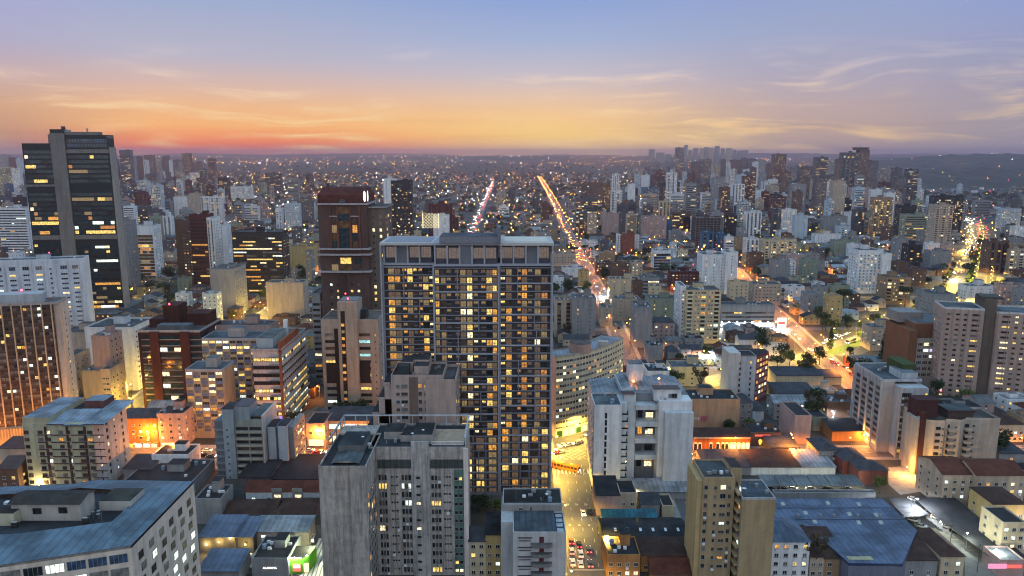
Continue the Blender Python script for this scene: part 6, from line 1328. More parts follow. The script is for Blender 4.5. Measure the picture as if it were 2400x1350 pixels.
# shop fronts, signs and arches on them
def F_(k): return next(v for q_, v in LB.items() if q_.startswith(k))
def sign_on(key, x0, x1, y0, y1, m, name='sign', pop=-0.3):
    b = F_(key); u0, u1 = b.lx(x0, (y0 + y1) / 2), b.lx(x1, (y0 + y1) / 2); z1, z0 = b.lz(y0), b.lz(y1); z0 = max(0.1, z0); z1 = max(z0 + 0.3, z1)
    b.part(name).box(u0, u1, pop, 0, z0, z1, m, bot=True)
k_ = 'orange lit three storey row house'
for (x0, x1, m) in ((290, 302, 'shop_cool'), (304, 312, 'sign_yellow'), (318, 332, 'shop_cool'), (336, 352, 'shop_cool'), (356, 368, 'shop_warm')): sign_on(k_, x0, x1, 1040, 1053, m, 'shop_window')
sign_on('narrow pink row house', 380, 428, 1038, 1046, 'shop_warm', 'shop_window')
for (x0, x1, m) in ((772, 800, 'shop_cool'), (806, 836, 'sign_white'), (842, 862, 'shop_warm')): sign_on('lit two storey shop with', x0, x1, 995, 1004, m)
sign_on('lit two storey shop with', 772, 860, 1022, 1034, 'shop_warm', 'shop_window'); sign_on('pink shop house with a ro', 724, 758, 1030, 1044, 'shop_warm', 'shop_window')
b = F_('pink shop house with a ro'); b.part('clock').poly([(b.lx(733) + 0.9 * math.cos(t * 0.5236), -0.2, b.lz(1008) + 0.9 * math.sin(t * 0.5236)) for t in range(12)], 'white_trim')
b = F_('orange colonial row with')
for px in (1630, 1640, 1666, 1682, 1694, 1703, 1714, 1721, 1731, 1742, 1752):
    u = b.lx(px, 1042) - 0.9; q = MB(); q.box(0, 1.9, -0.12, 0, 0.2, 3.4, 'frame_white'); q.poly([(0.95 + 0.95 * math.cos(t * math.pi / 8), -0.121, 3.4 + 0.8 * math.sin(t * math.pi / 8)) for t in range(9)], 'frame_white')
    q.poly([(0.25, -0.13, 0.3), (1.65, -0.13, 0.3), (1.65, -0.13, 3.3), (0.25, -0.13, 3.3)], 'shop_warm' if px > 1712 else 'g'); q.build('window', b.root, (u, 0, 0))
b.part('cornice').box(b.a, b.b, -0.35, 0, b.H - 0.4, b.H + 0.3, PL(0.5, 0.36, 0.25))
b = F_('dark shop with red letters')
b.part('sign').box(b.lx(1783), b.lx(1820), -0.25, 0, b.H - 1.3, b.H - 0.6, 'sign_red'); b.part('shop_window').box(b.lx(1809), b.lx(1823), -0.2, 0, 0.5, 3.2, 'shop_cool')
for px, m in ((1796, 'sign_yellow'), (1805, PL(0.5, 0.4, 0.3))): b.part('leaf_sign').poly([(b.lx(px) + 1.0 * math.cos(t * math.pi / 6) * (1 if t < 6 else 0.7), -0.2, 2.2 + 1.5 * math.sin(t * math.pi / 6)) for t in range(12)], m)
b = F_('pink gatehouse with a glow'); b.part('sign').box(b.a - 4, b.a + 2, -0.5, -0.2, 3.2, 4.8, 'sign_pink'); b.part('sign').box(b.a + 2, b.a + 7, -0.5, -0.2, 3.4, 4.4, 'sign_red')
b = F_('flat roofed bar with a small')
def words_on(txt, parent, x, y, z, size, m):
    cu = bpy.data.curves.new('lettering', 'FONT'); cu.body = txt; cu.size = size; cu.extrude = 0.03; o = bpy.data.objects.new('lettering', cu); COL.objects.link(o); o.parent = parent; o.location = (x, y, z); o.rotation_euler = (R(90), 0, 0); cu.materials.append(M(m)); to_mesh(o)
words_on('ALABAMA', b.root, b.lx(616, 1330), -0.1, b.lz(1335) + 0.3, 1.0, 'sign_white')
b = F_('peach blank firewall with'); words_on('44', b.root, b.lx(1627, 980), -0.06, b.lz(985), 2.6, 'white_trim'); b.part('graffiti').box(b.lx(1642, 980), b.lx(1657, 980), -0.05, 0, b.lz(988), b.lz(975), PL(0.42, 0.12, 0.14))
b = F_('long white house with red')
for px in (650, 698): b.part('balcony_recess').box(b.lx(px - 12, 1170), b.lx(px + 12, 1170), -0.3, 0, 0.5, b.H + 1.4, PL(0.20, 0.22, 0.22)); b.w('F', b.lx(px - 6, 1170), b.H - 2.4, 2.6, 1.3, kind='w', off=-0.3); b.w('F', b.lx(px - 4, 1170), 1.0, 2.0, 1.2, kind='y' if px < 660 else 'g', off=-0.3)  # grey boxes on the front, shade of set-back balconies put into their colour
b = F_('large dark hall roof dotted')
for i in range(6):
    for j in range(2): b.part('skylight').poly([(b.a + 4 + i * 4.4 + dx_, 2.2 + j * 4.6 + dy_, b.H + (2.2 + j * 4.6 + dy_) * 0.26 + 0.12) for dx_, dy_ in ((0, 0), (0.9, 0), (0.9, 1.6), (0, 1.6))], PL(0.55, 0.60, 0.64))
b = F_('beige house with pale metal')
b.w('F', b.lx(612, 1255), b.H - 2.3, 1.6, 1.1, kind='k'); b.w('F', b.lx(624, 1255), b.H - 2.3, 1.5, 1.1, kind='y')
for b in LB.values():
    if b.W > 9 and b.Y < 420: b.coolers(3)
    b.finish(limit=60)
# house and the lattice crown of the lit tower
lb = at(950, 485, 760)
t = thing('lattice_screen', 'floodlit white diamond lattice crown standing on the lattice lit tower', 'lattice', (lb[0], gnd(950, 600)[1] - 1.0, at(950, 535, gnd(950, 600)[1])[1] + 0.3)); m = MB(); W_ = 21; H_ = 20
m.bar((-W_ / 2, 0, 0), (-W_ / 2, 0, H_), 0.7, 'lattice', 4); m.bar((W_ / 2, 0, 0), (W_ / 2, 0, H_), 0.7, 'lattice', 4)  # floodlighting is put into the bars as a glow of their own
n = 5
for i in range(-n, n + 1):
    for sg in (-1, 1):
        p = []
        x = i * W_ / n
        z0, x0_ = 0.0, x
        # clip the diagonal to the frame
        x1_ = x + sg * H_
        def clip(xa, za, xb, zb):
            pts = []
            for (px, pz) in ((xa, za), (xb, zb)): pts.append([px, pz])
            for q_ in range(2):
                for lim in (-W_ / 2, W_ / 2):
                    o_ = 1 - q_
                    if (lim < 0 and pts[q_][0] < lim) or (lim > 0 and pts[q_][0] > lim):
                        dxx = pts[o_][0] - pts[q_][0]
                        if abs(dxx) < 1e-6: return None
                        t_ = (lim - pts[q_][0]) / dxx
                        if t_ < 0 or t_ > 1: return None
                        pts[q_] = [lim, pts[q_][1] + (pts[o_][1] - pts[q_][1]) * t_]
            return pts
        c_ = clip(x, 0, x1_, H_)
        if c_ and abs(c_[0][1] - c_[1][1]) > 0.5: m.bar((c_[0][0], 0, c_[0][1]), (c_[1][0], 0, c_[1][1]), 0.32, 'lattice', 4)
m.build('lattice', t)
m = MB(); m.box(-W_ / 2 + 1, W_ / 2 - 1, 5, 14, 0, H_ - 4, PL(0.02, 0.02, 0.02)); m.build('backing_wall', t)
# big blue warehouse, car shed, grey white street block
def warehouse():
    Y = gnd(2000, 1322)[1]; xa, xb = gnd(1820, 1250, 8)[0], gnd(2150, 1262, 8)[0]; H = 8.0
    root = thing('warehouse', 'very large blue metal roofed warehouse with skylight strips and roof vents', 'warehouse', ((xa + xb) / 2, 230, 0)); MARKS.append(('the blue warehouse', 1990, 1230, 250))
    P = [gnd(1900, 1240, H), gnd(1990, 1320, H), gnd(2115, 1322, H), gnd(2150, 1243, H), gnd(2068, 1168, H), gnd(1815, 1168, H), gnd(1815, 1225, H)]
    P = [(p[0] - root.location.x, p[1] - root.location.y) for p in P]
    w = MB(); r = MB(); n = len(P)
    for i in range(n):
        a, c = P[i], P[(i + 1) % n]; w.poly([(*a, 0), (*c, 0), (*c, H), (*a, H)], PL(0.14, 0.16, 0.22)); r.poly([(*a, H - 0.9), (*c, H - 0.9), (*c, H + 0.05), (*a, H + 0.05)], ('paint', (0.02, 0.05, 0.20)))
    r.poly([(*p, H) for p in P], ('metalroof', (0.115, 0.16, 0.26)))
    w.build('wall', root); ro = r.build('roof', root); rel = lambda x, y: (gnd(x, y, H + 0.1)[0] - root.location.x, gnd(x, y, H + 0.1)[1] - root.location.y)
    for (x, y) in ((1888, 1201), (1991, 1204), (1910, 1222), (2054, 1206), (2013, 1224), (2065, 1224), (1835, 1180), (1940, 1178), (2013, 1181)):
        q = MB(); c = rel(x, y); q.poly([(c[0] - 1, c[1] - 1.4, H + 0.03), (c[0] + 0.4, c[1] - 1.4, H + 0.03), (c[0] + 1, c[1] + 1.4, H + 0.03), (c[0] - 0.4, c[1] + 1.4, H + 0.03)], PL(0.38, 0.38, 0.35)); q.build('skylight', ro)
    for (x, y) in ((1870, 1211), (1922, 1211), (1954, 1211), (2010, 1211), (2063, 1211), (2117, 1211)):
        q = MB(); c = rel(x, y); q.cyl(c[0], c[1], 0.6, H, H + 1.1, 'frame_grey', 8, 0.5); q.build('roof_vent', ro)
    for y in (1190, 1217):
        q = MB(); a, c = rel(1820, y), rel(2150 - (1243 - y) * 1.05, y); q.box(a[0], c[0], a[1] - 0.12, a[1] + 0.12, H, H + 0.25, ('paint', (0.08, 0.11, 0.17))); q.build('roof_seam', ro)
    q = MB(); c = rel(2015, 1308); q.box(c[0] - 4, c[0] + 4, c[1] - 1, c[1] + 1, H, H + 0.15, PL(0.36, 0.34, 0.22)); q.build('skylight', ro)
    TAKEN.append((root.location.x - 40, root.location.x + 50, 228, 285))
warehouse()
def carshed():
    H = 4.2; p0, p1 = gnd(1790, 1138, H), gnd(2030, 1138, H); q0, q1 = gnd(1775, 1112, H + 1.2), gnd(2005, 1112, H + 1.2)
    root = thing('car_shed', 'long open car shed roof of grey panels lit from below, cars parked underneath', 'car shed', (p0[0], p0[1], 0)); X, Y = p0; n = 6
    for i in range(n):
        m = MB(); f0, f1 = i / n, (i + 1) / n - 0.012
        L = lambda a, b_, f: (a[0] + (b_[0] - a[0]) * f - X, a[1] + (b_[1] - a[1]) * f - Y)
        m.poly([(*L(p0, p1, f0), H), (*L(p0, p1, f1), H), (*L(q0, q1, f1), H + 1.2), (*L(q0, q1, f0), H + 1.2)], ('metalroof', (0.17, 0.19, 0.20))); m.poly([(*L(p0, p1, f0), H - 0.25), (*L(p0, p1, f1), H - 0.25), (*L(p0, p1, f1), H), (*L(p0, p1, f0), H)], 'frame_grey')
        m.build('roof_panel', root)
        m = MB(); a = L(p0, p1, f0); m.bar((*a, 0), (*a, H), 0.12, 'frame_grey', 5); a = L(q0, q1, f0); m.bar((*a, 0), (*a, H + 1.1), 0.12, 'frame_grey', 5); m.build('post', root)
    TAKEN.append((p0[0] - 2, p1[0] + 3, p0[1] - 10, q0[1] + 2))
carshed()
def shelter(pix, z, lab, rc, ribs=6):
    P = [gnd(x, y, z) for x, y in pix]; c = P[0]; root = thing('car_shed', lab, 'car shed', (c[0], c[1], 0)); P = [(x - c[0], y - c[1]) for x, y in P]; m = MB()
    m.poly([(*p, z) for p in P], rc)
    for i in range(len(P)): a, e = P[i], P[(i + 1) % len(P)]; m.poly([(*a, z - .35), (*e, z - .35), (*e, z + .02), (*a, z + .02)], 'frame_dark')
    m.build('roof', root)
    for i in range(len(P)):
        a, e = P[i], P[(i + 1) % len(P)]; n = max(1, int(math.hypot(e[0] - a[0], e[1] - a[1]) / 7))
        for k in range(n): q = MB(); x, y = a[0] + (e[0] - a[0]) * (k + .1) / n, a[1] + (e[1] - a[1]) * (k + .1) / n; q.bar((x, y, 0), (x, y, z - .3), .1, 'frame_grey', 5); q.build('post', root)
    xs, ys = [p[0] + c[0] for p in P], [p[1] + c[1] for p in P]; TAKEN.append((min(xs), max(xs), min(ys), max(ys)))
shelter([(2196, 1212), (2338, 1318), (2400, 1322), (2400, 1300), (2318, 1232), (2238, 1166), (2142, 1166)], 4.2, 'long dark slate car shed roof sloping along the near car park', ('flatroof', (0.07, 0.075, 0.085)))
shelter([(2080, 1168), (2130, 1168), (2178, 1205), (2158, 1210), (2120, 1212)], 4.2, 'dark flat car shed roof between the blue warehouse and the car park', ('flatroof', (0.06, 0.065, 0.075)))
b = Bld('apartment_building', 'grey white street block with curved balconies and a dark sheet roof beside the yellow street', 'apartment building', 1202, 1326, 1250, Y=207, mark='the grey white street block', ref=1310)
H = b.lz(1250); GW = PL(0.40, 0.41, 0.43); b.box(b.a, b.b, 0, 13, 0, H, GW); b.box(b.lx(1176), b.b - 0.3, 13, 24, 0, H + 2.8, PL(0.24, 0.24, 0.24)); b.box(b.lx(1172), b.a, 6, 24, 0, H + 0.5, PL(0.36, 0.38, 0.40))
b.roof(b.a, b.b, 0, 13, H, (0.08, 0.10, 0.13), 0.4, GW, kit=False); b.roof(b.lx(1176), b.b - 0.3, 13, 24, H + 2.8, (0.05, 0.055, 0.055), 0.4, PL(0.3, 0.32, 0.34), kit=False)
r = b.part('roof/roof_ridge'); r.poly([(b.a + 0.4, 0.5, H + 0.05), (b.b - 3, 0.5, H + 0.05), (b.b - 3, 12.6, H + 0.9), (b.a + 0.4, 12.6, H + 0.9)], ('metalroof', (0.075, 0.095, 0.125)))
for i in range(4): b.part('roof/skylight').box(b.b - 2.6, b.b - 0.6, 1 + i * 3, 3 + i * 3, H + 0.02, H + 0.1, PL(0.30, 0.35, 0.40))
b.clutter(b.a, b.b - 2, 14, 23, H + 2.8, 8); b.part('roof/satellite_dish').cyl(b.b - 5, 18, 0.1, H + 3.8, H + 4.0, 'white_trim', 9, 0.6); b.w('F', b.lx(1216, 1190, 13), H + 0.9, 1.3, 0.9, kind='g', off=13); b.w('F', b.lx(1242, 1190, 13), H + 0.8, 0.6, 1.2, kind='g', off=13)
for j in range(6):
    z = H - 3.6 - j * 3.1
    n = 8; q = b.part('balcony'); cx_ = b.lx(1269, 1310); pts = [(cx_ - 3.2, 0.0), (cx_ - 3.0, -1.1), (cx_ - 2.0, -1.7), (cx_ + 2.0, -1.7), (cx_ + 3.0, -1.1), (cx_ + 3.2, 0.0)]
    q.prism(pts, z - 0.4, z + 0.6, PL(0.16, 0.165, 0.17), PL(0.10, 0.10, 0.10)); b.part('door_strip').box(cx_ - 0.7, cx_ + 0.7, -0.06, 0, z + 0.6, z + 2.5, PL(0.10, 0.03, 0.035))
    b.part('shading_slat').box(b.lx(1214, 1310), b.lx(1247, 1310), -0.5, 0, z + 2.2, z + 2.35, 'frame_dark', bot=True); b.part('shading_slat').box(b.lx(1216, 1310), b.lx(1244, 1310), -0.3, 0, z + 1.2, z + 1.32, 'frame_dark', bot=True)
b.finish()
# ------------------------------------------------------------------ the rest of the city: houses and blocks between the streets
rf = random.Random(21)
HCOL = ['white', 'cream', 'beige', 'grey', 'grey', 'dark grey', 'pink', 'pale blue', 'green', 'yellow', 'brown', 'tan', 'brown']
nh = 0; nb = 0
def house_mesh(W, D, H, rt, rc, col, rg):
    m = MB(); wm = PL(*TONE[col]); m.box(-W / 2, W / 2, 0, D, 0, H, wm, ROOFC[rc])
    if rt == 'gable': m.gable(-W / 2, W / 2, 0, D, H + 0.02, min(3, D * 0.22), ROOFC[rc], wm, 'x')
    elif rt == 'gabley': m.gable(-W / 2, W / 2, 0, D, H + 0.02, min(3, W * 0.25), ROOFC[rc], wm, 'y')
    elif rt == 'hip': m.hip(-W / 2, W / 2, 0, D, H + 0.02, min(3, min(W, D) * 0.25), ROOFC[rc])
    else:
        for (a, b_, c, d) in ((-W / 2 - .01, W / 2 + .01, -.01, .3), (-W / 2 - .01, W / 2 + .01, D - .3, D + .01), (-W / 2 - .01, -W / 2 + .3, .3, D - .3), (W / 2 - .3, W / 2 + .01, .3, D - .3)): m.box(a, b_, c, d, H - .2, H + .6, wm)
        if W > 8: m.box(-W * 0.2, W * 0.1, D * 0.4, D * 0.7, H, H + 2.2, wm, ROOFC[rc])
    n = max(1, int(W / 3.6)); lt = 0.22
    for j in range(max(1, int(H / 3.0))):
        for i in range(n):
            if rg.random() < 0.85: m.win((-W / 2 + W * (i + .5) / n - .65, 0, j * 3 + 1.0), (1, 0, 0), (0, -1, 0), 1.3, 1.25, rg.choice(LITS) if rg.random() < lt else rg.choice(DARKS), 'frame_white', 1, False)
        for sx in (-1, 1):
            for i in range(max(1, int(D / 5))): m.win((sx * W / 2, D * (i + .5) / max(1, int(D / 5)) + (0.6 if sx < 0 else -.6), j * 3 + 1.0), (0, sx, 0), (sx, 0, 0), 1.2, 1.2, rg.choice(LITS) if rg.random() < lt else 'g', 'frame_white', 1, False)
    return m
def visible(px, py): return -60 < px < 2460
HT = {'gable': 'gabled', 'gabley': 'end gabled', 'hip': 'hip roofed', 'flat': 'flat roofed'}
SIZE = lambda W: 'small' if W < 10 else 'mid-sized' if W < 16 else 'broad'
stuff_houses = MB()
def drop(mb, src, X, Y):
    n = len(mb.v); mb.v.extend((x + X, y + Y, z) for x, y, z in src.v); mb.f.extend(tuple(i + n for i in f) for f in src.f); mb.m.extend(src.m)
y = 300.0
cand = []
while y < 1150:
    stepy = rf.uniform(15, 21)
    x = -0.72 * y - 20
    while x < 0.72 * y + 20:
        W = rf.uniform(8, 19); D = rf.uniform(8, 14)
        cand.append((x + W / 2, y + rf.uniform(-2, 2), W, D)); x += W + rf.uniform(0.6, 5)
    y += stepy
for (X, Y, W, D) in cand:
    if not free(X - W / 2, X + W / 2, Y, Y + D) or hits_street(X - W / 2, X + W / 2, Y, Y + D): continue
    px, py = proj(X, Y, 6)
    if not visible(px, py) or py > 1400: continue
    if X < -120 and Y < 330: pass
    col = rf.choice(HCOL); rt = rf.choice(['gable', 'hip', 'flat', 'flat', 'gabley', 'hip']); rc = rf.choice(['dark', 'slate', 'slate', 'brown', 'red', 'grey', 'dark', 'pale'])
    H = rf.choice([3.4, 4, 6.2, 6.4, 7, 9.2]); 
    if Y > 520 and rf.random() < 0.13: H = rf.uniform(12, 26)
    m = house_mesh(W, D, H, rt if H < 11 else 'flat', rc, col, rf); TAKEN.append((X - W / 2, X + W / 2, Y, Y + D))
    tall = H > 11
    lab = None
    if (nh < 270 and not tall) or (tall and nb < 120):
        kind = 'mid-rise block' if tall else 'house'; rn = {'dark': 'dark', 'slate': 'slate', 'brown': 'brown', 'red': 'red', 'grey': 'grey', 'pale': 'pale metal'}[rc]
        base = f'{SIZE(W)} {col} flat topped {kind}' if tall else f'{SIZE(W)} {col} {HT[rt]} {kind}, {rn} roof,'
        lab = unique_label(base, px, py, Y) or unique_label(base.replace('house', 'dwelling').replace('block', 'building'), px, py, Y)
    if lab:
        o = m.build('apartment_building' if tall else 'house', None, (X, Y, 0)); tag(o, lab, 'apartment building' if tall else 'house', 'mid-rise blocks among the houses' if tall else 'houses between the streets')
        if tall: nb += 1
        else: nh += 1
    else: drop(stuff_houses, m, X, Y)
# beyond a kilometre: dense blocks and roofs that read as one carpet
rg = random.Random(4)
def far_block(W, D, H, col, rg, lt):
    m = MB(); wm = PL(*TONE[col]); m.box(-W / 2, W / 2, 0, D, 0, H, wm, ROOFC[rg.choice(['dark', 'slate', 'grey'])])
    if H > 14: m.box(-W * .2, W * .2, D * .3, D * .7, H, H + 3.5, wm)
    n = max(2, int(W / 4.2)); mode = rg.random()
    for j in range(int((H - 2) / 3.1)):
        if mode < 0.3:
            m.win((-W / 2 + 1, 0, j * 3.1 + 1.2), (1, 0, 0), (0, -1, 0), W - 2, 1.5, 'g', None, 1, False)
            for i in range(n):
                if rg.random() < lt: m.win((-W / 2 + W * (i + .2) / n, -0.03, j * 3.1 + 1.2), (1, 0, 0), (0, -1, 0), W / n * .6, 1.5, rg.choice(LITS), None, 1, False)
        else:
            for i in range(n):
                if rg.random() < 0.8: m.win((-W / 2 + W * (i + .25) / n, 0, j * 3.1 + 1.1), (1, 0, 0), (0, -1, 0), W / n * .5, 1.5, rg.choice(LITS) if rg.random() < lt else 'g', None, 1, False)
    return m
city = MB(); nt_ = 0
TCOL = ['white', 'grey', 'grey', 'grey', 'beige', 'pale blue', 'dark grey', 'brown', 'pink', 'maroon', 'dark grey', 'dark grey', 'brown', 'black', 'blue', 'green']
for i in range(6400):
    Y = 1000 + 3800 * rg.random() ** 1.5; X = rg.uniform(-0.72, 0.72) * Y
    u = X / Y
    dens = 1.0
    if Y > 2100: dens = 0.55 if -0.42 < u < 0.16 else 0.8
    if rg.random() > dens: continue
    W, D = rg.uniform(9, 22), rg.uniform(9, 16)
    tallp = 0.30 if (u > 0.16 or u < -0.4) else 0.10
    if Y > 2400 and -0.42 < u < 0.16: tallp = 0.02
    if u > 0.55 and Y > 1500: tallp = 0.03
    if u > 0.46 and Y > 2100 and rg.random() < .8: continue
    H = rg.uniform(3.5, 9)
    if rg.random() < tallp: H = rg.uniform(16, 52)
    if not free(X - W / 2, X + W / 2, Y, Y + D, 0.5) or hits_street(X - W / 2, X + W / 2, Y, Y + D, 0): continue
    TAKEN.append((X - W / 2, X + W / 2, Y, Y + D))
    if H > 14:
        col = rg.choice(TCOL); m = far_block(W, D, H, col, rg, 0.14)
        px, py = proj(X, Y, H)
        lab = None
        if nt_ < 150 and Y < 2200:
            base = f'{"tall" if H > 34 else "mid-height"} {SIZE(W)} {col} distant block'
            lab = unique_label(base, px, py, Y) or unique_label(base.replace('distant', 'far'), px, py, Y)
        if lab: o = m.build('distant_block', None, (X, Y, 0)); tag(o, lab, 'apartment building', 'distant blocks across the city'); nt_ += 1
        else: drop(city, m, X, Y)
    else:
        m = MB(); col = rg.choice(HCOL); wm = PL(*TONE[col]); rc = ROOFC[rg.choice(['dark', 'slate', 'brown', 'red', 'grey'])]; m.box(-W / 2, W / 2, 0, D, 0, H, wm, rc)
        if rg.random() < .6: m.gable(-W / 2, W / 2, 0, D, H + .02, 2.2, rc, wm)
        for k in range(2):
            if rg.random() < .2: m.win((rg.uniform(-W / 2, W / 2 - 2), 0, 1.2), (1, 0, 0), (0, -1, 0), 1.6, 1.4, rg.choice(LITS), None, 1, False)
        drop(city, m, X, Y)
tag(city.build('distant_city'), 'carpet of far roofs and small blocks fading into the haze', None, None, 'stuff')
if stuff_houses.f: tag(stuff_houses.build('distant_houses'), 'many small roofs tucked between the streets', None, None, 'stuff')
# ------------------------------------------------------------------ trees
lm = {}
for nm, c in (('leaf_dark', (0.022, 0.042, 0.018)), ('leaf_mid', (0.055, 0.092, 0.024)), ('leaf_brown', (0.055, 0.045, 0.025))):  # the mid green is brightened to imitate lamplight on the crowns
    m_, q = newmat(nm); info = N(q.t, 'ShaderNodeObjectInfo'); co = objco(q); f1 = q.noise(co, 0.9, 3); k = q.rng(f1, 0.3, 0.7, 0.55, 1.6, False)
    finish_bsdf(m_, q, q.mix(1.0, c, q.xyz(k, k, k), 'MULTIPLY'), 0.8, spec=0.2); MATS[nm] = m_
simple('bark', (0.06, 0.045, 0.035), 0.9)
def tree_proto(kind, seed, leaf):
    r = random.Random(seed); cr = MB(); tr = MB()
    if kind == 'round':
        tr.bar((0, 0, 0), (0.2, 0, 4.0), 0.32, 'bark', 6, 0.2)
        blobs = [(r.uniform(-2.6, 2.6), r.uniform(-2.6, 2.6), r.uniform(4.2, 8.2), r.uniform(1.2, 2.3)) for _ in range(9)]
        for (x, y, z, q_) in blobs[:6]: tr.bar((0.2, 0, 3.8), (x * .8, y * .8, z - .4), 0.14, 'bark', 4, 0.05)
    elif kind == 'flat':
        tr.bar((0, 0, 0), (0, 0, 9.5), 0.3, 'bark', 6, 0.16)
        blobs = [(2.6 * math.cos(k), 2.6 * math.sin(k), r.uniform(9.6, 10.8), 1.5) for k in (0, 1.05, 2.1, 3.14, 4.2, 5.2)] + [(0, 0, 10.6, 1.7)]
        for (x, y, z, q_) in blobs: tr.bar((0, 0, 8.6), (x, y, z), 0.1, 'bark', 4, 0.05)
    elif kind == 'cone':
        tr.bar((0, 0, 0), (0, 0, 2), 0.25, 'bark', 6); blobs = [(r.uniform(-.4, .4), r.uniform(-.4, .4), 2 + k * 1.15, max(0.5, 1.9 - k * 0.16)) for k in range(9)]
    else:                       # bare twiggy
        tr.bar((0, 0, 0), (0, 0, 3.0), 0.25, 'bark', 6, 0.18); blobs = []
        for k in range(16):
            a, l = r.uniform(0, 6.28), r.uniform(2.5, 5); p = Vector((math.cos(a) * l * .55, math.sin(a) * l * .55, 3 + l)); tr.bar((0, 0, 2.6), p, 0.09, 'bark', 4, 0.03)
            for _ in range(4): tr.bar(p * .75 + Vector((0, 0, .7)), p + Vector((r.uniform(-1, 1), r.uniform(-1, 1), r.uniform(.2, 1.6))), 0.045, 'bark', 3, 0.015)
            blobs.append((p.x, p.y, p.z + .2, 0.6))
    dens = 62 if kind != 'bare' else 14
    for (x, y, z, s) in blobs:
        for _ in range(int(dens * (s if kind != 'bare' else 1))):
            d = Vector((r.gauss(0, 1), r.gauss(0, 1), r.gauss(0, .8))).normalized() * s * r.uniform(.55, 1.05); p = Vector((x, y, z)) + d
            n_ = Vector((r.gauss(0, 1), r.gauss(0, 1), r.gauss(.6, 1))).normalized(); u = n_.orthogonal().normalized(); v = n_.cross(u); e = r.uniform(.16, .36)
            cr.poly([p - u * e - v * e * .6, p + u * e - v * e * .6, p + u * e * .7 + v * e, p - u * e * .5 + v * e * .8], leaf)
    root = thing('tree', 'tree', 'tree', (0, 0, -500)); cr.build('crown', root); tr.build('trunk', root); return root
PROT = {'round': [tree_proto('round', s, l) for s, l in ((1, 'leaf_dark'), (2, 'leaf_mid'), (3, 'leaf_dark'))], 'flat': [tree_proto('flat', 5, 'leaf_dark')], 'cone': [tree_proto('cone', 6, 'leaf_dark')], 'bare': [tree_proto('bare', 7, 'leaf_brown')]}
TREES = [(1560, 905, 'round', 1.0, 'dark round tree beside the white rendered house'), (1585, 905, 'round', 0.9, 'second dark round tree, next to the floodlit tree'), (1640, 925, 'bare', 1.5, 'big floodlit tree with yellow light under its bare crown'), (1420, 950, 'bare', 1.3, 'brown bare tree in front of the curved cream block'), (1445, 948, 'bare', 1.2, 'brown leafless tree beside the white light-well block'), (1777, 815, 'round', 0.9, 'round tree beside the floodlit car park'), (2068, 860, 'cone', 1.5, 'dark leaning cypress before the brick wall hall'), (2020, 890, 'round', 1.2, 'dark bushy tree beside the brick wall hall'), (1998, 880, 'round', 1.0, 'dark tree at the brick hall end'), (2040, 895, 'round', 1.1, 'dark tree in front of the brick wall'), (2092, 870, 'flat', 0.8, 'small palm like tree before the brick wall'), (1830, 850, 'round', 1.1, 'yellow lit tree on the crossing corner'), (1850, 862, 'round', 1.0, 'green lit tree beside the crossing'), (1890, 858, 'round', 0.9, 'dark round tree on the near crossing corner'), (1920, 856, 'round', 1.0, 'dark tree close to the crossing traffic lights'), (1935, 775, 'round', 1.0, 'tree in the lit row along the avenue'), (1955, 778, 'round', 0.95, 'tall tree beside the row of waiting cars'), (1985, 772, 'round', 1.0, 'leafy tree over the waiting cars'), (2120, 720, 'flat', 1.2, 'tall umbrella pine lit yellow by the avenue'), (2150, 742, 'bare', 1.1, 'slender bare tree at the avenue edge'), (1975, 735, 'flat', 1.5, 'broad dark umbrella pine over the houses'), (1875, 705, 'bare', 1.5, 'tall bare dark tree behind the low houses'), (2345, 1085, 'round', 1.3, 'round lit tree beside the beige wavy block'), (2265, 950, 'round', 0.9, 'dark tree behind the beige wavy block'), (1330, 795, 'bare', 1.2, 'bare brown tree behind the curved cream block roof'), (1308, 780, 'round', 1.2, 'dark tree between the slate tower and the grey slab'), (1330, 690, 'round', 1.3, 'dark round tree left of the orange street'), (1375, 690, 'round', 1.1, 'dark tree close beside the orange street'), (1490, 605, 'round', 1.2, 'dark round tree under the red brick tower'), (1515, 602, 'round', 1.1, 'dark tree right of the red brick tower'), (330, 668, 'round', 1.3, 'dark tree under the gold glass block'), (300, 680, 'round', 1.2, 'dark tree left of the gold glass block'), (395, 660, 'round', 1.5, 'large dark tree by the plain brown slab'), (380, 690, 'round', 1.1, 'dark tree before the plain brown slab'), (1125, 1200, 'round', 0.7, 'small garden tree at the slate tower foot'), (1160, 1205, 'round', 0.6, 'garden shrub tree at the slate tower corner'), (1905, 1350, 'bare', 1.3, 'dark bare street tree in front of the white hip roofed house'), (2060, 1155, 'round', 0.7, 'dark tree between the car shed and the orange yard'), (2130, 1258, 'round', 0.5, 'small green tree beside the blue warehouse edge'), (1945, 820, 'cone', 1.1, 'conical dark tree by the avenue median'), (2275, 610, 'cone', 1.5, 'tall dark conifer on the avenue median'), (2262, 640, 'round', 1.0, 'round tree on the avenue median'), (2295, 580, 'round', 1.0, 'leafy tree far along the avenue median'), (2320, 605, 'round', 1.3, 'dark tree beside the brown slab at the right'), (2330, 690, 'round', 1.2, 'dark tree near the bright petrol canopy'), (1720, 610, 'round', 1.4, 'dark tree cluster beside the white twin shaft tower'), (1770, 622, 'round', 1.4, 'dark round tree under the cream balcony tower'), (1800, 628, 'round', 1.2, 'dark tree by the grey and white block'), (1930, 610, 'round', 1.6, 'dark broad tree beside an orange lit wall'), (1370, 600, 'flat', 1.0, 'palm beside the orange street hotel')]
for (x, yb, kd, s, lab) in TREES:
    p = gnd(x, yb); pr = rng.choice(PROT[kd]); s *= 1.2; copy_tree(pr, (p[0], p[1], 0), rng.uniform(0, 6.28), lab, None, (s, s, s * rng.uniform(.9, 1.15)))
nt2 = 0
rt_ = random.Random(8)
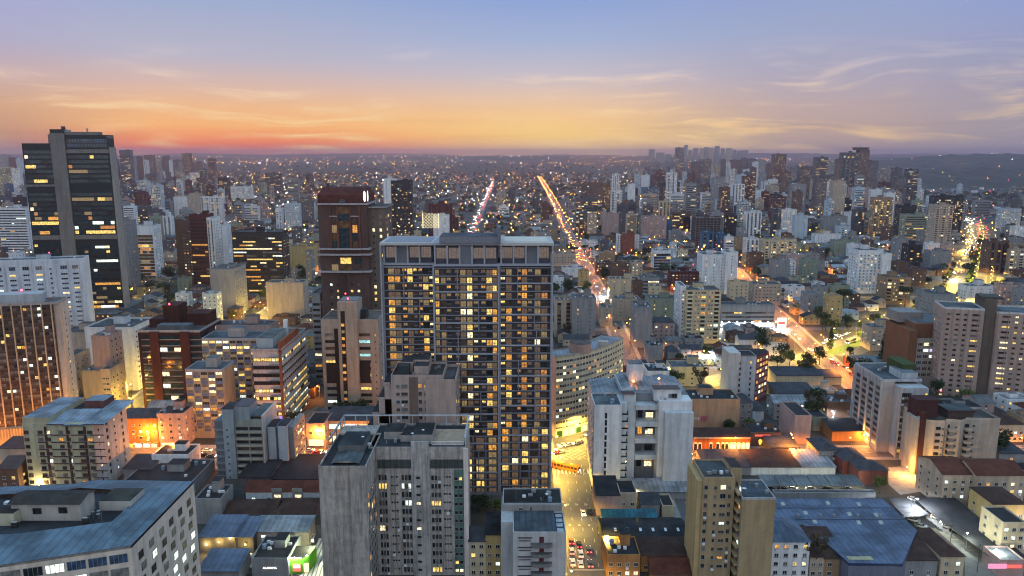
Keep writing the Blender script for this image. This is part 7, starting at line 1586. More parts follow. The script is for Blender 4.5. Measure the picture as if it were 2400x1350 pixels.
for i in range(5000):
    Y = 330 + 1000 * rt_.random() ** 1.2; X = rt_.uniform(-.7, .7) * Y; s = rt_.uniform(.7, 1.55)
    if not free(X - .8, X + .8, Y - .8, Y + .8, 0) or hits_street(X - 1, X + 1, Y - 1, Y + 1, 0): continue
    if nt2 >= 235: break
    c = copy_tree(rt_.choice(PROT['round'] + PROT['round'] + PROT['flat'] + PROT['bare']), (X, Y, 0), rt_.uniform(0, 6.28), 'dark green tree standing in a yard between the houses', 'yard trees between the houses', (s, s, s)); nt2 += 1
AV = [(214, 506), (251, 538), (300, 576), (350, 614)]; AV2 = [(372, 638), (436, 719), (520, 850), (640, 1032), (735, 1178)]
for P_, kinds, lab, grp in ((along(offset(AV2, 8), 0, 700, 19), ['round', 'round', 'cone', 'round'], 'leafy tree on the grassed median of the avenue', 'median trees of the avenue'), (along(offset(AV, 8), 30, 170, 26), ['round', 'bare'], 'small tree on the near grass strip of the avenue', 'near median trees of the avenue'), (along(offset(D1, -15), 330, 800, 21), ['round', 'bare', 'round'], 'street tree along the kerb of the golden avenue', 'kerb trees of the avenue')):
    for i, p in enumerate(P_):
        s = rt_.uniform(.6, 1.15); copy_tree(rt_.choice(PROT[kinds[i % len(kinds)]]), (p[0] + rt_.uniform(-2, 2), p[1] + rt_.uniform(-3, 3), .1), rt_.uniform(0, 6.28), lab, grp, (s, s, s))
for l in PROT.values():
    for r_ in l:
        for ch in list(r_.children): bpy.data.objects.remove(ch)
        bpy.data.objects.remove(r_)
# woods far off: leaf clumps in one object
m = MB(); r = random.Random(31)
for i in range(12000):
    Y = 700 + 8000 * r.random() ** 1.15; X = r.uniform(-.72, .72) * Y; u = X / Y
    if Y < 2200 and r.random() < .35 or Y > 5400 or (u > .45 and Y > 2700): continue
    if not free(X - 3, X + 3, Y - 3, Y + 3, 0) or hits_street(X - 2, X + 2, Y - 2, Y + 2, 0): continue
    s = r.uniform(2.5, 6) * (1 + Y / 4000) * (.55 if u > .46 and Y > 2500 else 1); h = r.uniform(6, 13); gz = hill_z(X, Y)
    for k in range(7 if Y < 5000 else 4):
        d = Vector((r.gauss(0, 1), r.gauss(0, 1), r.gauss(.2, .7))).normalized() * s * .7; p = Vector((X, Y, gz + h * .6)) + d * Vector((1, 1, .6)); p.z = max(gz + 1.0, p.z)
        n_ = (d + Vector((r.gauss(0, .4), -.4, .5))).normalized(); a = n_.orthogonal().normalized(); b_ = n_.cross(a); e = s * .5
        m.poly([p - a * e - b_ * e * .7, p + a * e * .8 - b_ * e, p + a * e + b_ * e * .8, p - a * e * .7 + b_ * e], 'leaf_dark')
tag(m.build('woods'), 'dark tree masses between the far roofs and out to the hills', None, None, 'stuff')
HAZE = 1.0e-4
# ------------------------------------------------------------------ street lamps and other lights that the photograph shows lit
LAMPCOL = {'orange': ((1.0, 0.30, 0.03), 'lamp_orange'), 'yellow': ((1.0, 0.62, 0.085), 'lamp_yellow'), 'white': ((0.92, 0.96, 1.0), 'lamp_white')}
LPROT = {}; FARLAMPS = MB()
def lamp_proto(colr, power, h=9.0, head=0.32, typ=False):
    root = thing('street_lamp', 'street lamp', 'street lamp', (0, 0, -400)); m = MB(); m.bar((0, 0, 0), (0, 0, h), 0.11, 'frame_grey', 5, 0.07); m.build('pole', root)
    m = MB(); m.bar((0, 0, h - .2), (1.8, 0, h + .4), 0.06, 'frame_grey', 4); m.build('arm', root)
    m = MB(); m.box(1.3, 2.3, -.2, .2, h + .42, h + .56, 'frame_grey'); m.cyl(1.8, 0, head, h + .12, h + .42, LAMPCOL[colr][1], 7, head * .8, 'frame_grey'); m.build('lamp_head', root)
    if power:
        ld = bpy.data.lights.new('lamp_light', 'POINT' if typ else 'SPOT'); ld.energy = power; ld.color = LAMPCOL[colr][0]; ld.shadow_soft_size = 0.3
        if not typ: ld.spot_size = R(166); ld.spot_blend = 0.35
        o = bpy.data.objects.new('lamp_light', ld); COL.objects.link(o); o.parent = root; o.location = (1.8, 0, h - .05)
    return root
def lamp_at(X, Y, rz, colr, power, lab, grp, h=9.0, head=0.32):
    if not power:
        m_ = FARLAMPS; m_.bar((X, Y, 0), (X, Y, h), 0.12, 'frame_grey', 4); m_.cyl(X, Y - .2, head, h, h + head * 1.2, 'lamp_far' if colr == 'orange' else LAMPCOL[colr][1], 6); return None
    k = (colr, power, h, head, 'broad cross' in (grp or '') or 'shops' in (grp or ''))
    if k not in LPROT: LPROT[k] = lamp_proto(*k)
    return copy_tree(LPROT[k], (X, Y, 0), rz, lab, grp)
def lamps_along(pts, d, s0, s1, step, colr, power, lab, grp, head=0.32, both=False, h=9.0):
    P = along(pts, s0, s1, step); O = offset(P, d) if len(P) > 1 else P
    for i, (p, o) in enumerate(zip(P, O)):
        sd = -1 if both and i % 2 else 1
        oo = o if sd == 1 else (2 * p[0] - o[0], 2 * p[1] - o[1])
        lamp_at(oo[0], oo[1], math.atan2(p[1] - oo[1], p[0] - oo[0]), colr, power, lab, grp, h, head)
PW = 34000
lamps_along(S0, 8.4, 0, 160, 22, 'yellow', PW * 0.95, 'yellow street lamp on a pole beside the main yellow street', 'lamps of the main street', both=True)
lamps_along(S1, 7.4, 30, 900, 27, 'orange', PW * 0.36, 'orange street lamp on a pole along the long orange street', 'lamps of the long orange street', both=True)
lamps_along(S1, 7.4, 910, 3900, 42, 'orange', 0, 'tiny orange street lamp far up the long orange street', 'far lamps of the long orange street', head=.8, both=True)
lamps_along(D1, 10.6, 10, 760, 25, 'yellow', PW * 1.25, 'yellow street lamp along the wide diagonal avenue', 'lamps of the diagonal avenue', both=True, h=10.0)
lamps_along(D1, 26, 420, 1180, 30, 'yellow', PW * 1.25, 'yellow street lamp on the far roadway of the avenue', 'lamps of the far avenue roadway', h=10.0)
lamps_along(D1, 10.6, 770, 1500, 32, 'yellow', PW, 'yellow street lamp far along the diagonal avenue', 'far lamps of the diagonal avenue', head=0.6, both=True)
lamps_along(C1, 9.5, 60, 300, 20, 'orange', PW * 0.7, 'orange street lamp on the broad cross street', 'lamps of the broad cross street', both=True)
lamps_along(C1R, 6.6, 0, 220, 26, 'orange', PW, 'orange street lamp in front of the colonial row', 'lamps before the colonial row')
lamps_along(C1R, 6.6, 230, 440, 34, 'orange', PW * .8, 'orange street lamp on the quiet side street', 'lamps of the quiet side street')
lamps_along(O2, 7.2, 0, 560, 26, 'orange', PW, 'orange street lamp along the street crossing the avenue', 'lamps of the street crossing the avenue', both=True)
lamps_along(O2, 7.2, 570, 1650, 44, 'orange', 0, 'tiny orange street lamp far along the crossing street', 'far lamps of the crossing street', head=0.8, both=True)
lamps_along(SW, 7.2, 0, 330, 24, 'yellow', PW * .6, 'yellow street lamp along the side street of shops', 'lamps of the side street of shops', both=True)
lamps_along(SW, 7.2, 340, 1250, 45, 'yellow', 0, 'tiny yellow street lamp far along the side street', 'far lamps of the side street', head=.7, both=True)
for (yy, x0, x1, c) in ((560, -900, 350, 'yellow'), (690, -900, 420, 'yellow'), (860, -900, 620, 'orange'), (1010, -1100, 640, 'orange'), (1230, -1300, 780, 'orange')):
    lamps_along([(x0, yy), (x1, yy + (x1 - x0) * .012)], 6.2, 0, 3000, 62, c, 11000 if yy < 900 else 0, f'{c} street lamp along a cross street at {yy} metres'.replace(f' at {yy} metres', {560: ' below the low banded office', 690: ' behind the pale slab block', 860: ' among the tree crowns', 1010: ' beyond the white faceted block', 1230: ' far among the towers'}[yy]), f'lamps of a cross street {yy}', head=.32 if yy < 900 else .7)
rl = random.Random(12); nl = 0
for i in range(900):
    Y = 400 + 620 * rl.random(); X = rl.uniform(-.55, .68) * Y
    if X < 60 and rl.random() < .5: continue
    if not free(X - 1, X + 1, Y - 2, Y + 1, 0) or hits_street(X - 2, X + 2, Y - 2, Y + 2): continue
    if nl >= 75: break
    lamp_at(X, Y, rl.uniform(0, 6.28), rl.choice(['orange', 'orange', 'yellow']), 9000, 'street lamp lighting a lane between the small houses', 'lamps of the lanes between the houses', 7.5, .36); nl += 1
for i, (x, y) in enumerate(((2065, 768), (2110, 740), (2140, 752), (2160, 712), (2195, 700), (2215, 672), (2245, 672), (2180, 735))):
    p = gnd(x, y); lamp_at(p[0], p[1], i * 1.3, 'yellow', PW * 1.2, 'yellow street lamp at the wide junction behind the brick and white grid block', 'lamps of the wide avenue junction', 10.0)
# floodlights of the white car park, and its paved yard
yd = [gnd(1672, 770), gnd(1850, 770), gnd(1835, 835), gnd(1700, 830)]
m = MB(); m.poly([(p[0], p[1], 0.05) for p in yd], PL(0.34, 0.34, 0.33)); tag(m.build('pavement'), kind='structure')
for i in range(9):
    p = gnd(1690 + i * 18, 772); lamp_at(p[0], p[1] + 1, R(-90), 'white', 13000, 'cold white floodlight in the row above the bright car park', 'floodlights of the bright car park', 6.0, .45)
for (x, y, lab) in ((1668, 852, 'cold white floodlight on a tall pole beside the blue car yard'), (1642, 850, 'orange white floodlight beside the slate hip roofed house'), (1418, 696, 'cold white floodlight beside the cream block with small windows'), (1440, 688, 'second cold white floodlight beside the cream block with small windows'), (1580, 696, 'cold white yard floodlight near the maroon block'), (2238, 655, 'pinkish white floodlight beside the avenue'), (1942, 645, 'bright orange floodlight above dark trees'), (2133, 1215, 'violet white floodlight over the near car park'), (1952, 998, 'violet white floodlight on a wall by the yellow board')):
    p = gnd(x, y); lamp_at(p[0], p[1], rng.uniform(0, 6.28), 'white' if 'orange' not in lab else 'orange', 26000, lab, None, 8.0, .5)
for r_ in LPROT.values():
    for ch in list(r_.children): bpy.data.objects.remove(ch)
    bpy.data.objects.remove(r_)
tag(FARLAMPS.build('far_street_lamps'), 'rows of tiny street lamps on the far streets', None, None, 'stuff')
# courtyard wall lamps, shop lamps and tower floodlights
def small_light(name, lab, X, Y, Z, colr, power, mat, r=0.22, grp=None, typ='POINT'):
    t = thing(name, lab, name.replace('_', ' '), (X, Y, Z), 0, grp); m = MB(); m.cyl(0, 0, r, -.15, .15, mat, 8); m.box(-.1, .1, .05, .35, -.1, .1, 'frame_dark', bot=True); m.build('lamp_shade', t)
    ld = bpy.data.lights.new('lamp_light', typ); ld.energy = power; ld.color = colr; ld.shadow_soft_size = .2; o = bpy.data.objects.new('lamp_light', ld); COL.objects.link(o); o.parent = t; o.location = (0, -.5, 0)
Yc = gnd(500, 1296)[1] - .5
for (x, yz, lab) in ((484, 1276, 'warm wall lamp at the end of the dark courtyard wall'), (513, 1270, 'warm wall lamp in the middle of the dark courtyard wall'), (540, 1262, 'warm wall lamp near the courtyard corner'), (575, 1276, 'warm wall lamp beside the parked white cars')): p = at(x, yz, Yc); small_light('wall_lamp', lab, p[0], Yc, max(2.2, p[1]), (1, .62, .15), 900, 'lamp_yellow')
Yg = gnd(700, 1345)[1]
g0 = at(700, 1316, Yg)
t = thing('kiosk', 'bright green curved shop front with a row of white lamps at the street bend', 'shop', (g0[0], Yg, 0)); m = MB(); m.prism([(-3.2, 0), (1.5, .3), (3.2, 2.2), (3.8, 8), (-3.2, 8)], 0, 5.6, PL(0.12, 0.42, 0.03), ('flatroof', (.05, .05, .05))); m.build('wall', t); m = MB(); m.box(-2.0, 0.6, -.12, 0.02, 1.0, 3.6, 'sign_red'); m.box(-1.8, 0.4, -.16, -.1, 2.2, 3.3, 'sign_white'); m.build('sign', t); m = MB(); m.box(1.6, 3.0, .0, .9, .6, 3.4, 'shop_warm'); m.build('shop_window', t)
for i in range(6):
    p = ((-2.8 + i * .9, -.9) if i < 5 else (2.6, .6)); small_light('wall_lamp', 'white lamp in the row above the bright green shop front', g0[0] + p[0], Yg + p[1], 6.2, (.85, 1, .75), 500, 'lamp_white', .2, 'lamps of the green shop front')
p = gnd(742, 1318); small_light('wall_lamp', 'strong greenish floodlight over the wavy pavement', p[0] - 1, p[1], 8.0, (.9, 1.0, .55), 9000, 'lamp_white', .3)
m = MB(); q_ = [gnd(x, y) for x, y in ((640, 1372), (700, 1352), (728, 1330), (738, 1290), (746, 1262), (768, 1262), (780, 1330), (770, 1380))]; m.poly([(a, b_, .06) for a, b_ in q_], 'wavy_paving'); tag(m.build('pavement'), kind='structure')
m = MB(); q_ = [gnd(x, y) for x, y in ((470, 1345), (592, 1345), (592, 1292), (470, 1300))]; m.poly([(a, b_, .05) for a, b_ in q_], PL(.12, .10, .085)); tag(m.build('pavement'), kind='structure')
Yl = gnd(950, 600)[1]
for dx_ in (-9, 9): p = at(950, 530, Yl); small_light('floodlight', 'warm floodlight at a foot corner of the diamond lattice crown', p[0] + dx_, Yl - 3, p[1] + .8, (1, .82, .45), 2000, 'lamp_yellow', .5, 'floodlights of the lattice crown')
for (x, y, c, w_, lab) in ((2120, 1112, (1, .5, .1), 12000, 'warm wall light over the orange yard gate'), (2178, 1128, (1, .5, .1), 9000, 'warm wall light under the beige wavy block'), (2020, 1035, (1, .38, .07), 10000, 'orange wall light over the yard of the red walled house'), (2360, 1022, (1, .7, .3), 4500, 'warm floodlight at the ornate cream villa'), (1850, 1032, (1, .5, .2), 2500, 'warm light at the foot of the pink white slab house'), (2398, 1268, (1, .85, .7), 6000, 'bright floodlight on the cream rendered house'), (1490, 1168, (1, .75, .3), 2500, 'yellow light between the pink walled house and its neighbour'), (1870, 1142, (1, .9, .5), 2000, 'lamp under the first car shed roof panel'), (1940, 1142, (1, .9, .5), 2000, 'lamp under the middle car shed roof panel'), (2000, 1142, (1, .9, .5), 2000, 'lamp under the last car shed roof panel'), (1655, 920, (1, .85, .25), 6000, 'yellow floodlight under the big bare tree'), (50, 1080, (1, .5, .1), 7000, 'orange light in the side street beside the pale green block'), (100, 1155, (1, .75, .3), 5000, 'warm light over the lit roof edge below the pale green block'), (460, 1062, (1, .5, .1), 5000, 'orange light below the slim chequered block'), (1140, 1325, (1, .8, .3), 1500, 'yellow light on the small cream house'), (1830, 1330, (1, .5, .12), 3500, 'orange light at the foot of the white hip roofed house'), (1960, 1340, (1, .5, .12), 3000, 'orange light before the tan street house'), (2390, 640, (.7, .7, 1), 4000, 'cold light of the petrol canopy near the brown slab')):
    p = gnd(x, y); small_light('wall_lamp', lab, p[0], p[1] - 1.5, 4.0, c, w_, 'lamp_yellow' if c[2] < .5 else 'lamp_white', .2)
lot = [gnd(x, y) for x, y in ((2120, 1214), (2196, 1214), (2345, 1322), (2400, 1352), (2262, 1352), (2262, 1300))]
m = MB(); m.poly([(x, y, .05) for x, y in lot], PL(.15, .155, .15)); tag(m.build('pavement'), kind='structure')
m = MB()
for i in range(13):
    a, e = gnd(2205 + i * 14, 1240 + i * 8.4), gnd(2188 + i * 14, 1240 + i * 8.4); m.poly([(a[0], a[1] - .08, .09), (a[0], a[1] + .08, .09), (e[0], e[1] + .08, .09), (e[0], e[1] - .08, .09)], 'marking_yellow')
tag(m.build('road_markings'), kind='structure')
for (x, y, lab) in ((2200, 1262, 'pale yard lamp in the upper near car park'), (2262, 1290, 'pale yard lamp in the middle of the near car park'), (2330, 1330, 'pale yard lamp by the gatehouse of the near car park')):
    p = gnd(x, y); small_light('yard_lamp', lab, p[0], p[1], 6.5, (.95, 1, .75), 3200, 'lamp_white', .2)
yard = [gnd(x, y) for x, y in ((2082, 1096), (2150, 1090), (2176, 1150), (2110, 1160), (2082, 1135))]
m = MB(); m.poly([(x, y, .05) for x, y in yard], PL(.34, .30, .26)); tag(m.build('pavement'), kind='structure')
# red aviation lamps on roofs
for (x, yz, Y, lab) in ((115, 592, 600, 'red beacon on a roof before the black glass tower'), (815, 700, 372, 'red beacon on the stair core roof'), (2205, 915, 345, 'red beacon behind the grey ribbed tower'), (1625, 620, 700, 'red beacon on the maroon block roof')):
    p = at(x, yz, Y); t = thing('beacon', lab, 'beacon', (p[0], Y, p[1])); m = MB(); m.cyl(0, 0, .35, -.3, .4, 'lamp_red', 8, .25); m.bar((0, 0, -3), (0, 0, -.3), .08, 'metal', 4); m.build('lamp', t)
# far lights: sparks of the city
m = MB(); r = random.Random(77)
for i in range(5600):
    Y = 950 + 8500 * r.random() ** 1.6; X = r.uniform(-.72, .72) * Y; u = X / Y
    if Y > 3300 and r.random() < .3: continue
    z = r.uniform(4, 12) + hill_z(X, Y); s = (.3 + Y / 3000 * .5) * r.choice([.6, .8, 1, 1, 1.5])
    if u > .46 and Y > 2100 and r.random() < .8: continue
    k = r.choice(['lamp_orange', 'lamp_far', 'lamp_far', 'lamp_yellow', 'lamp_white', 'lamp_yellow']) if r.random() > .05 else r.choice(['sign_green', 'lamp_red', 'sign_blue'])
    a = [(X + s * math.cos(t * 2.094), Y + s * math.sin(t * 2.094), z - s) for t in range(3)]; top = (X, Y, z + s)
    for t in range(3): m.poly([a[t], a[(t + 1) % 3], top], k)
tag(m.build('city_lights'), 'countless tiny orange and white lamps scattered over the far city', None, None, 'stuff')
# traffic of the far avenues
m = MB()
for (pts, s0, s1, w_, n) in ((S2, 250, 2650, 6.5, 260), (S1, 700, 3600, 4.0, 150), (SF, 200, 1500, 5, 200), (D1, 950, 1900, 22, 160), (O2, 600, 1600, 4, 90)):
    P = along(pts, s0, s1, 2.0)
    for i in range(n):
        p = P[int(len(P) * r.random() ** 1.2) % len(P)]; o = r.uniform(-w_, w_); X, Y = p[0] + o, p[1]; s = .26 * (1 + Y / 3200)
        k = ('tail_light' if (o > 0) else 'headlight') if r.random() < .85 else r.choice(['sign_green', 'sign_white'])
        if pts is S1 and r.random() < .6: k = 'lamp_far'
        m.box(X - .9, X - .9 + s, Y - 1, Y - .8, .55, .55 + s, k); m.box(X + .9 - s, X + .9, Y - 1, Y - .8, .55, .55 + s, k); m.box(X - .9, X + .9, Y - .8, Y + 3.2, .3, 1.4, ('paint', (.2, .2, .2)))
tag(m.build('far_traffic'), 'streams of white and red car lights on the far avenues', None, None, 'stuff')
# ------------------------------------------------------------------ vehicles
def car_proto(c, nm):
    key = ('paint', c); root = thing(nm, 'car', 'car', (0, 0, -300)); b = MB()
    prof = [(-2.1, .35), (-2.15, .75), (-1.95, .95), (-1.0, 1.02), (-.45, 1.42), (1.1, 1.44), (1.75, 1.05), (2.05, .98), (2.15, .6), (2.1, .35)]
    hw = .86
    def width(z): return hw if z < 1.05 else hw - .16
    n = len(prof)
    for i in range(n):
        a, d = prof[i], prof[(i + 1) % n]; b.poly([(-width(a[1]), a[0], a[1]), (width(a[1]), a[0], a[1]), (width(d[1]), d[0], d[1]), (-width(d[1]), d[0], d[1])], key)
    low_ = [p for p in prof if p[1] <= 1.05]
    for sx in (-1, 1): b.poly([(sx * hw, p[0], p[1]) for p in (low_ if sx > 0 else low_[::-1])], key)
    b.build('body', root)
    g_ = MB()
    g_.poly([(-.72, -1.02, 1.04), (.72, -1.02, 1.04), (.62, -.5, 1.39), (-.62, -.5, 1.39)], 'g'); g_.build('windscreen', root); g_ = MB(); g_.poly([(.68, 1.73, 1.08), (-.68, 1.73, 1.08), (-.62, 1.16, 1.42), (.62, 1.16, 1.42)], 'g'); g_.build('rear_window', root)
    for sx in (-1, 1): g_ = MB(); P = [(sx * .79, -.95, 1.05), (sx * .79, 1.6, 1.05), (sx * .70, 1.05, 1.42), (sx * .70, -.4, 1.41)]; g_.poly(P if sx > 0 else P[::-1], 'g'); g_.build('side_window', root)
    for sx in (-1, 1):
        for y_ in (-1.35, 1.3):
            w_ = MB(); w_.bar((sx * .70, y_, .32), (sx * .90, y_, .32), .32, 'rubber', 10); o = w_.build('wheel', root); w_ = MB(); w_.bar((sx * .90, y_, .32), (sx * .915, y_, .32), .18, 'metal', 8); w_.build('rim', o)
        l_ = MB(); l_.box(sx * .62 - .2, sx * .62 + .2, -2.19, -2.06, .62, .82, 'headlight', bot=True); l_.build('headlight', root); l_ = MB(); l_.box(sx * .62 - .2, sx * .62 + .2, 2.08, 2.18, .68, .88, 'tail_light', bot=True); l_.build('tail_light', root)
    return root
CARC = {'white': (.62, .62, .62), 'silver': (.36, .37, .38), 'black': (.012, .012, .014), 'red': (.30, .02, .02), 'grey': (.10, .10, .11), 'blue': (.03, .06, .18)}
CP = {c: car_proto(v, 'parked_car') for c, v in CARC.items()}
def dark_copy(src):            # a parked car: its lamps are off
    r_ = src.copy(); COL.objects.link(r_)
    for ch in src.children:
        d = ch.copy(); d.parent = r_; COL.objects.link(d)
        if ch.name.startswith(('headlight', 'tail_light')):
            d.data = ch.data.copy(); d.data.materials[0] = M(('paint', (.35, .35, .33)) if ch.name.startswith('head') else ('paint', (.2, .02, .02)))
        for q_ in ch.children: e = q_.copy(); e.parent = d; COL.objects.link(e)
    return r_
CD = {c: dark_copy(v) for c, v in CP.items()}
def car(x, y, c, rz, lab, on=True, name=None, grp=None):
    p = gnd(x, y); o = copy_tree((CP if on else CD)[c], (p[0], p[1], .02), rz, lab, grp); o.name = 'car' if on else 'parked_car'; o['category'] = 'car'; return o
UP, DOWN = R(180), 0.0         # nose away from the viewer / towards the viewer
for (x, y, c, lab) in ((1339, 1272, 'red', 'red car with tail lights on, first in the lane nearest the grey white street block'), (1340, 1296, 'silver', 'silver car queuing behind the red car'), (1342, 1322, 'white', 'white car last in the lane beside the grey white street block'), (1357, 1280, 'black', 'black car leading the middle lane queue'), (1361, 1302, 'white', 'white car second in the middle lane'), (1361, 1326, 'white', 'white saloon third in the middle lane, close behind another white car'), (1380, 1292, 'grey', 'grey car alone in the lane near the kerb'), (1383, 1325, 'grey', 'dark grey car at the stop line by the kerb lane')): car(x, y, c, UP, lab)
car(1367, 1206, 'white', DOWN, 'white car driving towards us with dazzling headlights'); car(1383, 1204, 'black', UP, 'black parked car in a marked bay on the main street', False)
for (x, y, c, rz, lab) in ((1318, 1046, 'white', 60, 'white car in the junction queue beside the slate tower'), (1312, 1055, 'silver', 60, 'silver car in the junction queue, nearest the slate tower'), (1306, 1064, 'red', 60, 'red braking car at the junction'), (1316, 1062, 'white', 65, 'white braking car at the junction edge'), (1332, 1045, 'white', 60, 'white taxi between two queues at the junction'), (1352, 1041, 'silver', 62, 'silver car on the cobbled junction near the crossing stripes'), (1358, 1038, 'white', 62, 'white car close to the crossing stripes'), (1380, 1021, 'white', 60, 'white car passing the lit arcade')): car(x, y, c, R(-rz), lab)
for (x, y, c, rz, lab, on) in ((452, 1056, 'white', 90, 'white car on the broad cross street below the chequered block', 1), (462, 1066, 'red', 90, 'red tail lit car on the broad cross street', 1), (478, 1070, 'black', 90, 'black car waiting on the broad cross street', 1), (486, 1058, 'white', 90, 'white van sized car beside the blue-grey banded block', 1), (495, 1072, 'grey', 90, 'grey car half hidden by the blue-grey banded block', 1), (688, 1062, 'white', 90, 'white car before the lit yellow arcade', 1), (700, 1068, 'silver', 90, 'silver car on the orange street behind the dark hall', 1), (716, 1070, 'red', 90, 'red car stopping on the orange street', 1), (726, 1058, 'white', 90, 'white car beside the pink shop house', 1), (742, 1064, 'red', 90, 'orange red taxi on the broad cross street', 1), (754, 1062, 'white', 90, 'white car near the clock shop', 1), (748, 1072, 'white', 90, 'white car nearest the weathered grey block roof', 1), (578, 1305, 'white', 80, 'white car parked in the lit courtyard', 0), (580, 1330, 'white', 80, 'second white parked car, nearer the gate of the courtyard', 0)): car(x, y, c, R(rz), lab, bool(on))
for (x, y, c, lab, on) in ((1440, 742, 'silver', 'silver car parked on the orange street opposite the blank slab', 0), (1434, 728, 'white', 'white car parked on the orange street mid block', 0), (1428, 712, 'grey', 'grey car parked on the orange street near the crossing', 0), (1408, 694, 'white', 'white car parked on the orange street by the yellow lit corner', 0), (1404, 686, 'silver', 'silver car parked on the orange street beyond the corner', 0), (1450, 770, 'black', 'black car parked on the orange street beside the curved block end', 0), (1442, 762, 'white', 'white car on the orange street next to a black parked car', 0), (1486, 848, 'white', 'white car parked beside the bright shop on the orange street', 0), (1494, 868, 'black', 'black car on the orange street near the flat roofed houses', 0), (1505, 884, 'white', 'white car parked where the orange street meets the avenue', 0), (1390, 660, 'red', 'red car with brake lights on the orange street', 1), (1382, 640, 'white', 'white car coming down the orange street', 1), (1398, 672, 'white', 'white car coming down the orange street near its crossing', 1), (1368, 600, 'white', 'white headlit car up the orange street', 1), (1374, 612, 'white', 'second white headlit car up the orange street', 1)): car(x, y, c, DOWN if on and c == 'white' else UP, lab, bool(on))
AVA = R(-38)
for i, (x, y) in enumerate([(1932, 805), (1944, 801), (1950, 797), (1960, 794), (1968, 790), (1976, 787), (1985, 784), (1992, 780), (1938, 798), (1962, 786), (2100, 742), (2120, 735)]): car(x, y, ('white', 'silver', 'white', 'grey')[i % 4], R(-45), 'headlit car waiting in the white row at the avenue crossing', True, None, 'cars waiting at the avenue crossing')
for (x, y, c, on, lab) in ((1900, 822, 'white', 1, 'white car crossing the big junction alone'), (1945, 842, 'white', 1, 'headlit car leaving the junction southward'), (1950, 850, 'red', 1, 'red tail lit car below the junction'), (1962, 854, 'red', 1, 'red car beside the tail lit one below the junction'), (1980, 862, 'grey', 1, 'grey car on the orange lane below the junction'), (1995, 878, 'red', 1, 'red tail lit car further down the orange lane'), (2010, 888, 'white', 1, 'white headlit car beside the brick wall'), (2020, 896, 'white', 1, 'second white headlit car beside the brick wall'), (1860, 785, 'white', 1, 'white car streaming past the bright car park'), (1870, 795, 'white', 1, 'white car close behind on the crossing street')): car(x, y, c, UP if c == 'red' else R(15), lab, bool(on))
for i, (x, y, c) in enumerate([(2142, 1222, 'white'), (2158, 1236, 'silver'), (2178, 1200, 'black'), (2195, 1216, 'white'), (2222, 1238, 'white'), (2240, 1250, 'black'), (2278, 1262, 'white'), (2290, 1270, 'grey'), (2308, 1284, 'white'), (2318, 1294, 'red'), (2140, 1173, 'white')]): car(x, y, c, R(55), f'{("white", "silver", "black", "white", "white", "black", "white", "grey", "white", "red", "white")[i]} car parked in the near car park, {("beside the violet floodlight", "next to the dark roofed house corner", "at the upper end of the long row", "below the upper black car", "in the middle of the long row", "just under the middle white car", "beyond the yellow pole", "next to the car beyond the yellow pole", "near the gatehouse canopy", "closest to the gatehouse", "alone near the orange yard")[i]}', False)
for i, x in enumerate((1808, 1832, 1858, 1900, 1940, 1985)): car(x, 1148, ('grey', 'black', 'white', 'silver', 'black', 'grey')[i], R(90 if i % 2 else 75), ('grey car under the tan block side of the car shed', 'black car second under the car shed', 'white car third under the car shed', 'silver car near the middle of the car shed', 'black car beyond the middle of the car shed', 'grey car last under the car shed')[i], False)
for i, (x, y) in enumerate(((1690, 868), (1705, 872), (1712, 880), (1640, 782), (1700, 800), (1745, 800), (1770, 830))): car(x, y, ('black', 'white', 'red', 'white', 'silver', 'black', 'white')[i], R(70), ('black car in the bluish yard behind the white and red block', 'white car in the bluish yard', 'red lit car in the bluish yard', 'white car under the cream balcony block', 'silver car on the bright floodlit yard', 'black car on the bright floodlit yard', 'white car at the edge of the bright floodlit yard')[i], False)
for d_ in (CP, CD):
    for r_ in d_.values():
        for ch in list(r_.children):
            for q_ in list(ch.children): bpy.data.objects.remove(q_)
            bpy.data.objects.remove(ch)
        bpy.data.objects.remove(r_)
